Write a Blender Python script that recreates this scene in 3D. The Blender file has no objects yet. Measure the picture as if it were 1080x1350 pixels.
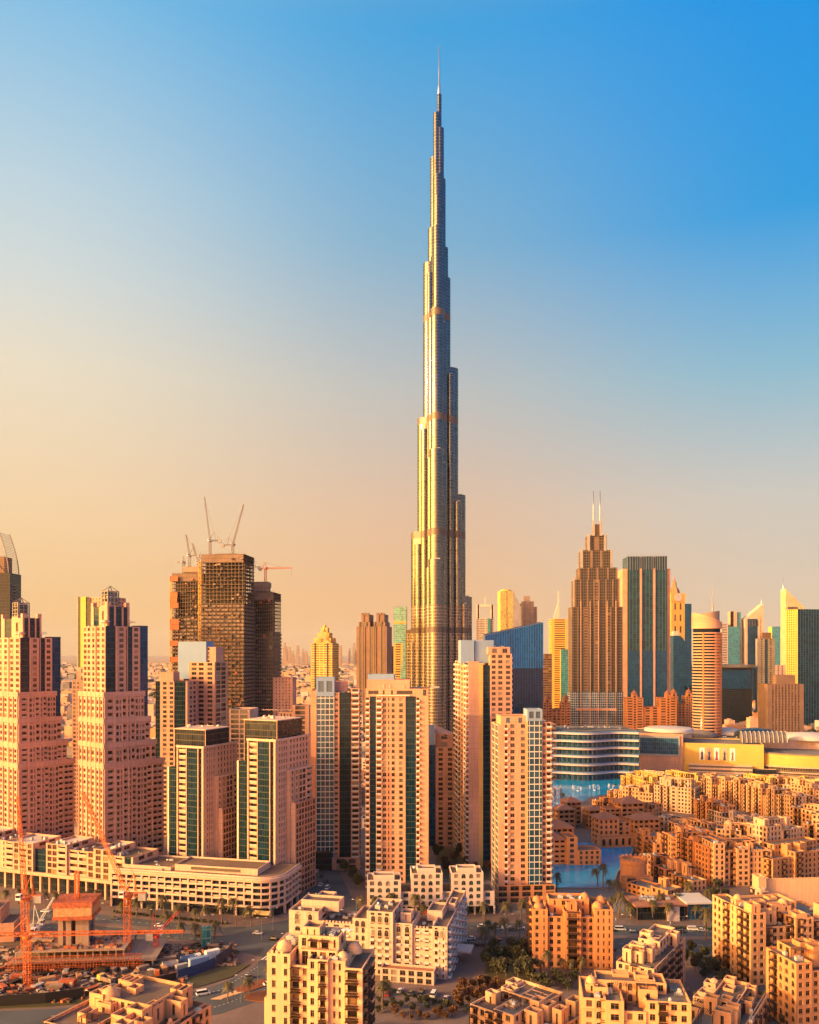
import bpy, math, random
import numpy as np
from mathutils import Vector, Matrix
from math import sin, cos, tan, pi, radians, sqrt, atan2
random.seed(7)
SC = bpy.context.scene
# ---------------------------------------------------------------- camera
F, H, HY, CX = 1100.0, 130.0, 860.0, 540.0      # focal length (px of a 1080 wide frame), eye height (m), horizon row, axis column
cam = bpy.data.cameras.new('camera'); camo = bpy.data.objects.new('camera', cam); SC.collection.objects.link(camo)
cam.sensor_fit = 'HORIZONTAL'; cam.sensor_width = 36; cam.lens = 36 * F / 1080
cam.shift_y = (HY - 675) / 1080; cam.clip_start = 1; cam.clip_end = 80000
camo.location = (0, 0, H); camo.rotation_euler = (pi / 2, 0, 0); SC.camera = camo
# ---------------------------------------------------------------- light
SUN_EL, SUN_AZ = 18.0, -112.0                   # degrees; azimuth from the view axis, negative = left
sdir = Vector((sin(radians(SUN_AZ)) * cos(radians(SUN_EL)), cos(radians(SUN_AZ)) * cos(radians(SUN_EL)), sin(radians(SUN_EL))))
sl = bpy.data.lights.new('sun', 'SUN'); sl.energy = 3.0; sl.angle = radians(0.6); sl.color = (1.0, 0.63, 0.29)
slo = bpy.data.objects.new('sun', sl); SC.collection.objects.link(slo)
slo.rotation_euler = sdir.to_track_quat('Z', 'Y').to_euler()
SC.view_settings.view_transform = 'Standard'; SC.view_settings.look = 'None'
EXPO = 0.8; SC.view_settings.exposure = EXPO; SC.view_settings.gamma = 1.0
def lin(r, g, b):
    f = lambda c: (c / 255 / 12.92) if c / 255 <= 0.04045 else ((c / 255 + 0.055) / 1.055) ** 2.4
    return (f(r), f(g), f(b), 1)
def make_world():
    w = bpy.data.worlds.new('World'); SC.world = w; w.use_nodes = True
    nt = w.node_tree; nt.nodes.clear(); N = nt.nodes.new; L = nt.links.new
    out = N('ShaderNodeOutputWorld'); bg = N('ShaderNodeBackground'); L(bg.outputs[0], out.inputs[0])
    tc = N('ShaderNodeTexCoord'); sp = N('ShaderNodeSeparateXYZ'); L(tc.outputs['Generated'], sp.inputs[0])
    def M(op, a, b=None, c=None):
        n = N('ShaderNodeMath'); n.operation = op
        for i, v in enumerate((a, b, c)):
            if v is None: continue
            if isinstance(v, (int, float)): n.inputs[i].default_value = v
            else: L(v, n.inputs[i])
        return n.outputs[0]
    x, y, z = sp.outputs
    hl = M('MAXIMUM', M('SQRT', M('ADD', M('MULTIPLY', x, x), M('MULTIPLY', y, y))), 1e-4)
    hx = M('DIVIDE', x, hl); hy = M('DIVIDE', y, hl)
    def ramp(stops):
        r = N('ShaderNodeValToRGB'); L(z, r.inputs[0]); el = r.color_ramp.elements
        while len(el) < len(stops): el.new(0.5)
        for e, (p, c) in zip(el, stops): e.position = p; e.color = c
        return r.outputs[0]
    def sm(v, a, b):
        n = N('ShaderNodeMapRange'); n.interpolation_type = 'SMOOTHSTEP'; L(v, n.inputs[0])
        n.inputs[1].default_value = a; n.inputs[2].default_value = b; return n.outputs[0]
    def mix(f, a, b):
        n = N('ShaderNodeMix'); n.data_type = 'RGBA'
        if isinstance(f, (int, float)): n.inputs[0].default_value = f
        else: L(f, n.inputs[0])
        L(a, n.inputs[6]); L(b, n.inputs[7]); return n.outputs[2]
    left = ramp([(0, lin(244, 182, 118)), (.05, lin(246, 196, 134)), (.14, lin(247, 209, 160)), (.30, lin(237, 223, 197)),
                 (.38, lin(216, 221, 216)), (.46, lin(192, 214, 224)), (.60, lin(124, 190, 230)), (.8, (.35, .38, .46, 1)), (1, (.30, .30, .38, 1))])
    right = ramp([(0, lin(226, 186, 150)), (.06, lin(220, 196, 170)), (.17, lin(205, 200, 190)), (.30, lin(138, 188, 210)),
                  (.44, lin(36, 158, 226)), (.60, lin(0, 148, 232)), (.8, (.22, .30, .42, 1)), (1, (.30, .30, .38, 1))])
    mid = ramp([(0, lin(242, 180, 124)), (.06, lin(240, 186, 134)), (.17, lin(226, 190, 160)), (.30, lin(192, 192, 188)),
                (.44, lin(130, 178, 208)), (.60, lin(66, 164, 223)), (.8, (.3, .35, .44, 1)), (1, (.30, .30, .38, 1))])
    back = ramp([(0, (2.3, 1.02, .62, 1)), (.1, (2.1, .97, .62, 1)), (.16, (1.2, .66, .50, 1)), (.23, (.38, .52, .72, 1)), (.33, (.10, .50, 1.0, 1)), (.6, (.02, .38, 1.0, 1)), (.8, (.28, .30, .40, 1)), (1, (.30, .30, .38, 1))])
    kb = N('ShaderNodeMapRange'); L(hx, kb.inputs[0]); kb.inputs[1].default_value = -.7; kb.inputs[2].default_value = .75; kb.inputs[3].default_value = 1.12; kb.inputs[4].default_value = .80
    bs = N('ShaderNodeVectorMath'); bs.operation = 'SCALE'; L(back, bs.inputs[0]); L(kb.outputs[0], bs.inputs['Scale']); back = bs.outputs[0]
    cool = N('ShaderNodeVectorMath'); cool.operation = 'MULTIPLY'; L(back, cool.inputs[0]); cool.inputs[1].default_value = (.70, .93, 1.18); back = mix(sm(hx, -.1, .7), back, cool.outputs[0])
    c = mix(sm(hx, -.46, .05), left, mid); c = mix(sm(hx, -.02, .46), c, right)
    c = mix(sm(hy, .35, -.35), c, back)
    dot = N('ShaderNodeVectorMath'); dot.operation = 'DOT_PRODUCT'; L(tc.outputs['Generated'], dot.inputs[0]); dot.inputs[1].default_value = sdir
    gl = M('MULTIPLY', M('POWER', M('MAXIMUM', dot.outputs['Value'], 0), 6), M('MULTIPLY', sm(z, .52, .16), 15.0))
    gc = N('ShaderNodeVectorMath'); gc.operation = 'SCALE'; gc.inputs[0].default_value = (1.0, .43, .03); L(gl, gc.inputs['Scale'])
    add = N('ShaderNodeVectorMath'); L(c, add.inputs[0]); L(gc.outputs[0], add.inputs[1])
    g2 = M('MULTIPLY', M('POWER', M('MAXIMUM', dot.outputs['Value'], 0), 18), 20.0)
    gd = N('ShaderNodeVectorMath'); gd.operation = 'SCALE'; gd.inputs[0].default_value = (1.0, .46, .03); L(g2, gd.inputs['Scale'])
    ad2 = N('ShaderNodeVectorMath'); L(add.outputs[0], ad2.inputs[0]); L(gd.outputs[0], ad2.inputs[1]); add = ad2
    d3 = N('ShaderNodeVectorMath'); d3.operation = 'DOT_PRODUCT'; L(tc.outputs['Generated'], d3.inputs[0]); d3.inputs[1].default_value = Vector((sin(radians(-130)), cos(radians(-130)), .22)).normalized()
    g3 = M('MULTIPLY', M('POWER', M('MAXIMUM', d3.outputs['Value'], 0), 4), M('MULTIPLY', sm(z, .42, .10), 8.5))          # added golden glow behind and left of the camera, gilds the tall tower
    ge = N('ShaderNodeVectorMath'); ge.operation = 'SCALE'; ge.inputs[0].default_value = (1.0, .42, .09); L(g3, ge.inputs['Scale'])
    ad3 = N('ShaderNodeVectorMath'); L(add.outputs[0], ad3.inputs[0]); L(ge.outputs[0], ad3.inputs[1]); add = ad3
    sky = N('ShaderNodeTexSky'); sky.sky_type = 'NISHITA'; sky.sun_disc = False
    sky.sun_elevation = radians(SUN_EL); sky.sun_rotation = radians(SUN_AZ)
    sk = N('ShaderNodeVectorMath'); sk.operation = 'SCALE'; L(sky.outputs[0], sk.inputs[0]); sk.inputs['Scale'].default_value = 0.10
    L(mix(0.02, add.outputs[0], sk.outputs[0]), bg.inputs[0]); bg.inputs[1].default_value = 2 ** -EXPO
make_world()
cy = SC.cycles
cy.max_bounces = 5; cy.diffuse_bounces = 2; cy.glossy_bounces = 3; cy.transmission_bounces = 2; cy.volume_bounces = 0
cy.transparent_max_bounces = 4; cy.use_denoising = True; cy.caustics_reflective = False; cy.caustics_refractive = False
# ---------------------------------------------------------------- pixel <-> place
def Dg(py): return H * F / (py - HY)              # distance of the ground seen at row py
def X(px, D): return (px - CX) * D / F
def Z(py, D): return H - (py - HY) * D / F
def G(px, py, z=0.0): D = (H - z) * F / (py - HY); return Vector((X(px, D), D, z))
# ---------------------------------------------------------------- materials
MATS = {}
class NT:
    def __init__(s, name):
        m = bpy.data.materials.new(name); m.use_nodes = True; s.m = m; s.t = m.node_tree; s.t.nodes.clear()
        s.out = s.n('ShaderNodeOutputMaterial'); s.p = s.n('ShaderNodeBsdfPrincipled'); s.l(s.p.outputs[0], s.out.inputs[0]); MATS[name] = m
    def n(s, t): return s.t.nodes.new(t)
    def l(s, a, b): s.t.links.new(a, b)
    def set(s, sock, v):
        if isinstance(v, (int, float, tuple)): sock.default_value = v
        else: s.l(v, sock)
    def M(s, op, a, b=0.0, c=0.0):
        n = s.n('ShaderNodeMath'); n.operation = op
        for i, v in enumerate((a, b, c)): s.set(n.inputs[i], v)
        return n.outputs[0]
    def V(s, op, a, b=None, sc=None):
        n = s.n('ShaderNodeVectorMath'); n.operation = op; s.set(n.inputs[0], a)
        if b is not None: s.set(n.inputs[1], b)
        if sc is not None: s.set(n.inputs['Scale'], sc)
        return n.outputs[0]
    def mix(s, f, a, b):
        n = s.n('ShaderNodeMix'); n.data_type = 'RGBA'; s.set(n.inputs[0], f); s.set(n.inputs[6], a); s.set(n.inputs[7], b); return n.outputs[2]
    def noise(s, vec, scale, detail=3.0, rough=.5):
        n = s.n('ShaderNodeTexNoise'); s.set(n.inputs['Vector'], vec); n.inputs['Scale'].default_value = scale
        n.inputs['Detail'].default_value = detail; n.inputs['Roughness'].default_value = rough; return n.outputs[0]
    def rng(s, v, a, b, c, d):
        n = s.n('ShaderNodeMapRange'); s.set(n.inputs[0], v)
        for i, q in enumerate((a, b, c, d)): n.inputs[i + 1].default_value = q
        return n.outputs[0]
    def uv(s): return s.n('ShaderNodeUVMap').outputs[0]
    def rand(s):
        return s.n('ShaderNodeObjectInfo').outputs['Random']
    def island(s): return s.n('ShaderNodeNewGeometry').outputs['Random Per Island']
def c4(c): return (c[0], c[1], c[2], 1.0)
def mul(c, k): return (min(c[0] * k, 1), min(c[1] * k, 1), min(c[2] * k, 1), 1.0)
def wall_mat(name, col, rough=.85, vary=.32, streak=.9, joint=0.0):
    t = NT(name); uv = t.uv(); off = t.V('ADD', uv, t.V('SCALE', (31.0, 17.0, 5.0), sc=t.M('MULTIPLY', t.rand(), 40.0)))
    big = t.noise(off, .07, 4); fine = t.noise(off, 1.7, 4, .65)
    st = t.noise(t.V('MULTIPLY', off, (1.1, .06, 1.0)), 1.0, 3)
    f = t.M('ADD', t.M('MULTIPLY', big, .5), t.M('ADD', t.M('MULTIPLY', fine, .25), t.M('MULTIPLY', st, .25 * streak * 2)))
    f = t.rng(f, .35, .72, 0.0, 1.0)
    if joint:
        sp = t.n('ShaderNodeSeparateXYZ'); t.l(uv, sp.inputs[0]); jv = t.M('LESS_THAN', t.M('FRACT', t.M('DIVIDE', sp.outputs[1], joint)), .05); ju = t.M('LESS_THAN', t.M('FRACT', t.M('DIVIDE', sp.outputs[0], joint * .8)), .035)
        f = t.M('MULTIPLY', f, t.M('SUBTRACT', 1.0, t.M('MULTIPLY', t.M('MAXIMUM', jv, ju), .8)))
    t.l(t.mix(f, mul(col, 1 - vary), mul(col, 1 + vary * .6)), t.p.inputs['Base Color'])
    t.p.inputs['Roughness'].default_value = rough
    b = t.n('ShaderNodeBump'); b.inputs['Strength'].default_value = .15; b.inputs['Distance'].default_value = .05
    t.l(fine, b.inputs['Height']); t.l(b.outputs[0], t.p.inputs['Normal'])
    return t.m
def plain_mat(name, col, rough=.6, metal=0.0, spec=.5, vary=.15, scale=.8):
    t = NT(name); n = t.noise(t.uv(), scale, 3)
    t.l(t.mix(t.rng(n, .3, .7, 0, 1), mul(col, 1 - vary), mul(col, 1 + vary)), t.p.inputs['Base Color'])
    t.p.inputs['Roughness'].default_value = rough; t.p.inputs['Metallic'].default_value = metal
    t.p.inputs['Specular IOR Level'].default_value = spec
    return t.m
def glazing_mat(name, col, line, pw=1.6, ph=3.4, lw=.12, lh=.35, rough=.12, metal=0.0, spec=.6, tilt=.02, vary=.5, linerough=.5, linemetal=0.0):
    """curtain wall: panes of pw x ph metres between bars, every pane a little different"""
    t = NT(name); uv = t.uv(); sp = t.n('ShaderNodeSeparateXYZ'); t.l(uv, sp.inputs[0]); u, v = sp.outputs[0], sp.outputs[1]
    un, vn = t.M('DIVIDE', u, pw), t.M('DIVIDE', v, ph)
    lu = t.M('LESS_THAN', t.M('FRACT', un), lw / pw); lv = t.M('LESS_THAN', t.M('FRACT', vn), lh / ph)
    ln = t.M('MAXIMUM', lu, lv)
    cb = t.n('ShaderNodeCombineXYZ'); t.l(t.M('FLOOR', un), cb.inputs[0]); t.l(t.M('FLOOR', vn), cb.inputs[1]); t.l(t.rand(), cb.inputs[2])
    wn = t.n('ShaderNodeTexWhiteNoise'); t.l(cb.outputs[0], wn.inputs[0])
    big = t.noise(uv, .05, 3)
    k = t.M('ADD', t.M('MULTIPLY', wn.outputs['Value'], .6), t.M('MULTIPLY', big, .6))
    base = t.mix(t.rng(k, .2, 1.0, 0, 1), mul(col, 1 - vary), mul(col, 1 + vary))
    t.l(t.mix(ln, base, c4(line)), t.p.inputs['Base Color'])
    t.l(t.mix(ln, (rough,) * 3 + (1,), (linerough,) * 3 + (1,)), t.p.inputs['Roughness'])
    t.l(t.mix(ln, (metal,) * 3 + (1,), (linemetal,) * 3 + (1,)), t.p.inputs['Metallic'])
    t.p.inputs['Specular IOR Level'].default_value = spec
    g = t.n('ShaderNodeNewGeometry')
    nn = t.V('NORMALIZE', t.V('ADD', g.outputs['Normal'], t.V('SCALE', t.V('SUBTRACT', wn.outputs['Color'], (.5, .5, .5)), sc=tilt)))
    t.l(nn, t.p.inputs['Normal'])
    return t.m
def window_mat(name, col, curtain=(.30, .24, .18), rough=.1, spec=.5):
    t = NT(name); r = t.M('FRACT', t.M('ADD', t.rand(), t.island()))
    base = t.mix(t.rng(r, .0, 1.0, 0, 1), mul(col, .5), mul(col, 1.7))
    base = t.mix(t.M('GREATER_THAN', r, .80), base, c4(mul(curtain, .45))); base = t.mix(t.M('GREATER_THAN', r, .91), base, c4(curtain))
    t.l(base, t.p.inputs['Base Color']); t.p.inputs['Roughness'].default_value = rough; t.p.inputs['Specular IOR Level'].default_value = spec
    return t.m
# ---------------------------------------------------------------- mesh builder
def auto_uv(me):
    n = len(me.polygons)
    if n == 0: return
    nl = len(me.loops); co = np.empty(len(me.vertices) * 3, 'f'); me.vertices.foreach_get('co', co); co = co.reshape(-1, 3)
    vi = np.empty(nl, 'i'); me.loops.foreach_get('vertex_index', vi)
    nr = np.empty(n * 3, 'f'); me.polygons.foreach_get('normal', nr); nr = nr.reshape(-1, 3)
    lt = np.empty(n, 'i'); me.polygons.foreach_get('loop_total', lt)
    nl_ = np.repeat(nr, lt, axis=0); p = co[vi]
    hl = np.maximum(np.hypot(nl_[:, 0], nl_[:, 1]), 1e-6)
    u = (-nl_[:, 1] * p[:, 0] + nl_[:, 0] * p[:, 1]) / hl; v = p[:, 2].copy()
    flat = np.abs(nl_[:, 2]) > .7
    u[flat] = p[flat, 0]; v[flat] = p[flat, 1]
    uvl = me.uv_layers.new(name='UVMap'); uvl.data.foreach_set('uv', np.stack([u, v], 1).astype('f').ravel())
class MB:
    def __init__(s): s.v = []; s.f = []; s.mi = []; s.uvs = None; s.sm = []; s.cur = 0; s.smooth = False
    def add(s, pts, *faces):
        o = len(s.v); s.v.extend([tuple(p) for p in pts])
        for f in faces: s.f.append([i + o for i in f]); s.mi.append(s.cur); s.sm.append(s.smooth)
    def quad(s, a, b, c, d): s.add((a, b, c, d), (0, 1, 2, 3))
    def poly(s, pts): s.add(pts, tuple(range(len(pts))))
    def box(s, x0, x1, y0, y1, z0, z1, bottom=True):
        p = [(x0, y0, z0), (x1, y0, z0), (x1, y1, z0), (x0, y1, z0), (x0, y0, z1), (x1, y0, z1), (x1, y1, z1), (x0, y1, z1)]
        fs = [(0, 1, 5, 4), (1, 2, 6, 5), (2, 3, 7, 6), (3, 0, 4, 7), (4, 5, 6, 7)]
        if bottom: fs.append((3, 2, 1, 0))
        s.add(p, *fs)
    def prism(s, pts, z0, z1, bottom=False, top=True):          # pts counter-clockwise outline in x, y
        n = len(pts); v = [(p[0], p[1], z0) for p in pts] + [(p[0], p[1], z1) for p in pts]
        fs = [(i, (i + 1) % n, n + (i + 1) % n, n + i) for i in range(n)]
        if top: fs.append(tuple(range(n, 2 * n)))
        if bottom: fs.append(tuple(range(n - 1, -1, -1)))
        s.add(v, *fs)
    def lathe(s, prof, cx=0, cy=0, n=16, cap=True):            # prof: (radius, z) upwards
        v = []; fs = []
        for r, z in prof:
            for i in range(n): a = 2 * pi * i / n; v.append((cx + r * cos(a), cy + r * sin(a), z))
        for k in range(len(prof) - 1):
            for i in range(n): j = (i + 1) % n; fs.append((k * n + i, k * n + j, (k + 1) * n + j, (k + 1) * n + i))
        if cap: fs.append(tuple(range((len(prof) - 1) * n, len(prof) * n)))
        s.add(v, *fs)
    def tube(s, p, q, r, r2=None, n=6):
        p, q = Vector(p), Vector(q); d = (q - p)
        if d.length < 1e-6: return
        d.normalize(); a = d.orthogonal().normalized(); b = d.cross(a); r2 = r if r2 is None else r2
        v = [p + (a * cos(2 * pi * i / n) + b * sin(2 * pi * i / n)) * r for i in range(n)] + [q + (a * cos(2 * pi * i / n) + b * sin(2 * pi * i / n)) * r2 for i in range(n)]
        s.add(v, *[(i, (i + 1) % n, n + (i + 1) % n, n + i) for i in range(n)], tuple(range(n, 2 * n)), tuple(range(n - 1, -1, -1)))
    def beam(s, p, q, w): s.tube(p, q, w * .7, n=4)
    def truss(s, p, q, w, k, r, up=(0, 0, 1), taper=1.0):       # square lattice from p to q
        p, q = Vector(p), Vector(q); d = (q - p).normalized(); a = d.cross(Vector(up))
        a = (a if a.length > .1 else d.cross(Vector((0, 1, 0)))).normalized(); b = d.cross(a).normalized()
        cs = [(1, 1), (1, -1), (-1, -1), (-1, 1)]
        def pt(t, c): sc = w / 2 * (1 + (taper - 1) * t); return p.lerp(q, t) + a * c[0] * sc + b * c[1] * sc
        for c in cs: s.tube(pt(0, c), pt(1, c), r, n=4)
        for i in range(k):
            t0, t1 = i / k, (i + 1) / k
            for j in range(4):
                c, e = cs[j], cs[(j + 1) % 4]
                s.tube(pt(t0, c), pt(t1, e) if i % 2 else pt(t1, e), r * .6, n=3)
                s.tube(pt(t1, c), pt(t1, e), r * .6, n=3)
    def islands(s):
        par = list(range(len(s.v)))
        def find(i):
            while par[i] != i: par[i] = par[par[i]]; i = par[i]
            return i
        for f in s.f:
            a = find(f[0])
            for i in f[1:]: par[find(i)] = a
        gr = {}
        for f in s.f: gr.setdefault(find(f[0]), []).append(f)
        out = []
        for fs in gr.values():
            m = MB(); ix = {}
            for f in fs:
                for i in f:
                    if i not in ix: ix[i] = len(m.v); m.v.append(s.v[i])
                m.f.append([ix[i] for i in f]); m.mi.append(0); m.sm.append(s.smooth)
            out.append(m)
        return out
    def mesh(s, name, mats):
        me = bpy.data.meshes.new(name); me.from_pydata(s.v, [], s.f)
        for m in (mats if isinstance(mats, (list, tuple)) else [mats]): me.materials.append(MATS[m])
        if any(s.mi): me.polygons.foreach_set('material_index', s.mi)
        if any(s.sm): me.polygons.foreach_set('use_smooth', s.sm)
        if s.uvs is not None:
            l = me.uv_layers.new(name='UVMap'); l.data.foreach_set('uv', np.array(s.uvs, 'f').ravel())
        else: me.update(); auto_uv(me)
        return me
    def build(s, name, mats, parent=None):
        return link(name, s.mesh(name, mats), parent)
COL = SC.collection
def link(name, me, parent=None, mat=None):
    o = bpy.data.objects.new(name, me); COL.objects.link(o)
    if parent: o.parent = parent
    if mat is not None: o.matrix_local = mat
    return o
def tag(o, label=None, cat=None, group=None, kind=None):
    if label: o['label'] = label
    if cat: o['category'] = cat
    if group: o['group'] = group
    if kind: o['kind'] = kind
    return o
def empty(name, loc, rz=0.0):
    o = bpy.data.objects.new(name, None); COL.objects.link(o); o.location = loc; o.rotation_euler = (0, 0, rz); o.empty_display_size = .5; return o
def kids(o): return [c for c in o.children]
def copy_tree(o, parent=None):
    c = o.copy(); COL.objects.link(c)
    if parent: c.parent = parent
    for ch in kids(o): copy_tree(ch, c)
    return c
ORD = ['first', 'second', 'third', 'fourth', 'fifth', 'sixth', 'seventh', 'eighth', 'ninth', 'tenth', 'eleventh', 'twelfth', 'thirteenth',
       'fourteenth', 'fifteenth', 'sixteenth', 'seventeenth', 'eighteenth', 'nineteenth', 'twentieth', 'twenty-first', 'twenty-second', 'twenty-third', 'twenty-fourth', 'twenty-fifth']
# ---------------------------------------------------------------- buildings
WM = {}
def win_mesh(key, w, h, mat, fm):
    k = (key, round(w, 2), round(h, 2), mat, fm)
    if k not in WM:
        m = MB()
        if key == 'arch':
            r = w / 2; pts = [(0, 0, 0), (w, 0, 0)] + [(r + r * cos(a * pi / 6), 0, h - r + r * sin(a * pi / 6)) for a in range(7)]
            m.poly(pts)
        else: m.quad((0, 0, 0), (w, 0, 0), (w, 0, h), (0, 0, h))
        m.cur = 1
        if key in ('frame', 'arch'):
            b = .05
            m.box(w / 2 - b, w / 2 + b, -.06, 0.02, 0, h - (.0 if key == 'frame' else .05))
            m.box(0, w, -.05, 0.02, h * .62, h * .62 + .08)
            m.box(-.06, w + .06, -.34, -.2, -.14, -.02)
        me = m.mesh('window', [mat, fm]); WM[k] = me
    return WM[k]
def balc_mesh(key, w, mat, rail):
    k = (key, round(w, 2), mat, rail)
    if k not in WM:
        m = MB()
        if key == 'b': m.box(0, w, -.10, .12, 0, 1.15); m.cur = 1; m.box(0, w, -.14, .16, 1.15, 1.25)
        elif key == 'wood':
            m.cur = 1; m.box(0, w, -1.2, 0, -.2, 0)
            m.box(0, w, -1.2, -1.12, .95, 1.05)
            for i in range(int(w / .35) + 1): x = min(i * .35, w - .06); m.box(x, x + .06, -1.19, -1.13, 0, .95)
            m.box(-.15, w + .15, -1.4, 0, 2.55, 2.7); m.box(0, .12, -1.2, -1.08, 0, 2.55); m.box(w - .12, w, -1.2, -1.08, 0, 2.55)
        else:
            m.box(0, w, -1.3, 0, -.22, 0); m.cur = 1
            m.box(0, w, -1.3, -1.22, .02, 1.0); m.box(0, .08, -1.22, 0, .02, 1.0); m.box(w - .08, w, -1.22, 0, .02, 1.0)
        WM[k] = m.mesh('balcony', [mat, rail])
    return WM[k]
WK = {'w': (.68, .56, .24), 'n': (.42, .56, .24), 'W': (.86, .72, .14), 'a': (.62, .66, .16), 's': (1.0, .46, .30), 'x': (.86, .80, .1)}
def parse(spec):
    out = []
    for tk in spec.split(): out.append((tk[0], float(tk[1:] or 1)))
    return out
LONE = {'cornice', 'arch_surround', 'fin', 'frame_band', 'roof_mast', 'crown_fin', 'floor_slab', 'sloping_parapet', 'clock_hand', 'floor_band', 'balcony_slab', 'pergola', 'light_band'}
class Bld:
    """front facade runs from column pxA at distance DA to column pxB, turned by yaw degrees; local x along it, y to the back"""
    def __init__(s, name, label, cat, pxA, DA, pxB, yaw=0.0, group=None, wall='cream', win='win', frame='frame', glass='gl_teal', rail='rail', roof='roof', fh=3.3, w=None, x0=None):
        a = radians(yaw); xa = X(pxA, DA) if x0 is None else x0; m = ((pxB or 0) - CX) / F
        s.w = w if w else (m * DA - xa) / (cos(a) - m * sin(a))
        s.a = a; s.xa, s.ya = xa, DA; s.root = empty(name, (xa, DA, 0), a); tag(s.root, label, cat, group)
        s.wm, s.wn, s.fr, s.gl, s.rl, s.rf, s.fh = wall, win, frame, glass, rail, roof, fh
        s.m = {}; s.W = []; s.Bc = []; s.name = name
    def side(s, px, right=True):                                # length of the side face that ends at column px
        m = (px - CX) / F; xa, ya = (s.xa + s.w * cos(s.a), s.ya + s.w * sin(s.a)) if right else (s.xa, s.ya)
        return (xa - m * ya) / (sin(s.a) + m * cos(s.a))
    def mb(s, part, mat):
        k = (part, mat)
        if k not in s.m: s.m[k] = MB()
        return s.m[k]
    def world(s, p): c, d = cos(s.a), sin(s.a); return Vector((s.xa + p[0] * c - p[1] * d, s.ya + p[0] * d + p[1] * c, p[2]))
    def facade(s, O, u, n, W, z0, z1, spec, fh=None, wm=None, rec=.3, gl=None, wn=None):
        if not spec or W <= 0 or z1 - z0 <= .05: return
        fh = fh or s.fh; wm = wm or s.wm; wall = s.mb('wall', wm); toks = parse(spec); tot = sum(t[1] for t in toks)
        O = Vector((O[0], O[1], 0)); u = Vector((u[0], u[1], 0)); n = Vector((n[0], n[1], 0)); up = Vector((0, 0, 1)); gl = gl or s.gl; wn = wn or s.wn
        P = lambda q, z, d=0.0: O + u * q + n * d + up * z
        nf = max(1, round((z1 - z0) / fh)); h = (z1 - z0) / nf
        def reveal(mb, a0, a1, b0, b1, d):
            mb.quad(P(a0, b0), P(a0, b0, -d), P(a0, b1, -d), P(a0, b1)); mb.quad(P(a1, b0, -d), P(a1, b0), P(a1, b1), P(a1, b1, -d))
            mb.quad(P(a0, b0), P(a1, b0), P(a1, b0, -d), P(a0, b0, -d)); mb.quad(P(a0, b1, -d), P(a1, b1, -d), P(a1, b1), P(a0, b1))
        def mat(q, z, d): return Matrix(((u.x, -n.x, 0, 0), (u.y, -n.y, 0, 0), (0, 0, 1, 0), (0, 0, 0, 1))) , P(q, z, d)
        a = 0.0
        for t, wd in toks:
            b = a + wd / tot * W
            if t == 'p': wall.quad(P(a, z0), P(b, z0), P(b, z1), P(a, z1))
            elif t == 'f':                                      # projecting pier
                d = .6; wall.quad(P(a, z0, d), P(b, z0, d), P(b, z1, d), P(a, z1, d)); wall.quad(P(a, z0), P(a, z0, d), P(a, z1, d), P(a, z1))
                wall.quad(P(b, z0, d), P(b, z0), P(b, z1), P(b, z1, d)); wall.quad(P(a, z1, d), P(b, z1, d), P(b, z1), P(a, z1))
            elif t == 'r':                                      # vertical slot
                d = 1.2; reveal(wall, a, b, z0, z1, d); wall.quad(P(a, z0, -d), P(b, z0, -d), P(b, z1, -d), P(a, z1, -d))
            elif t in 'gG':
                d = .25 if t == 'g' else .6; reveal(wall, a, b, z0, z1, d)
                s.mb('glazing', gl).quad(P(a, z0, -d), P(b, z0, -d), P(b, z1, -d), P(a, z1, -d))
            elif t in WK:
                wf, hf, sf = WK[t]; wa = a + (b - a) * (1 - wf) / 2; wb = b - (b - a) * (1 - wf) / 2; zp = z0
                for k in range(nf):
                    zs = z0 + k * h + h * sf; zt = zs + h * hf
                    wall.quad(P(a, zp), P(b, zp), P(b, zs), P(a, zs))
                    if wf < 1:
                        wall.quad(P(a, zs), P(wa, zs), P(wa, zt), P(a, zt)); wall.quad(P(wb, zs), P(b, zs), P(b, zt), P(wb, zt))
                    if t == 'a':
                        r = (wb - wa) / 2; q = [(wa + r + r * cos(i * pi / 6), zt - r + r * sin(i * pi / 6)) for i in range(7)]
                        for i in range(6): wall.quad(P(*q[i + 1]), P(*q[i]), P(q[i][0], zt), P(q[i + 1][0], zt))
                    reveal(wall, wa, wb, zs, zt, rec)
                    s.W.append(('arch' if t == 'a' else 'frame', wb - wa, zt - zs, wn, s.fr) + mat(wa, zs, -rec + .01) + (n,))
                    zp = zt
                wall.quad(P(a, zp), P(b, zp), P(b, z1), P(a, z1))
            elif t in 'bBk':
                d = 1.5 if t == 'b' else (.35 if t == 'B' else .5); ww = b - a; zp = z0
                for k in range(nf):
                    zs = z0 + k * h + .25; zt = z0 + (k + 1) * h - (.35 if t == 'b' else .6)
                    i0, i1 = (a + .12, b - .12) if t == 'b' else (a + ww * .12, b - ww * .12)
                    wall.quad(P(a, zp), P(b, zp), P(b, zs), P(a, zs)); wall.quad(P(a, zs), P(i0, zs), P(i0, zt), P(a, zt)); wall.quad(P(i1, zs), P(b, zs), P(b, zt), P(i1, zt))
                    reveal(wall, i0, i1, zs, zt, d)
                    s.W.append(('plain', i1 - i0, zt - zs, wn, s.fr) + mat(i0, zs, -d + .01) + (n,))
                    if t == 'b': s.Bc.append(('b', i1 - i0, s.wm, s.rl) + mat(i0, zs, 0) + (n,))
                    else: s.Bc.append(('B' if t == 'B' else 'wood', ww * .96, s.wm, s.rl if t == 'B' else 'wood') + mat(a + ww * .02, zs, 0) + (n,))
                    zp = zt
                wall.quad(P(a, zp), P(b, zp), P(b, z1), P(a, z1))
            a = b
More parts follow.
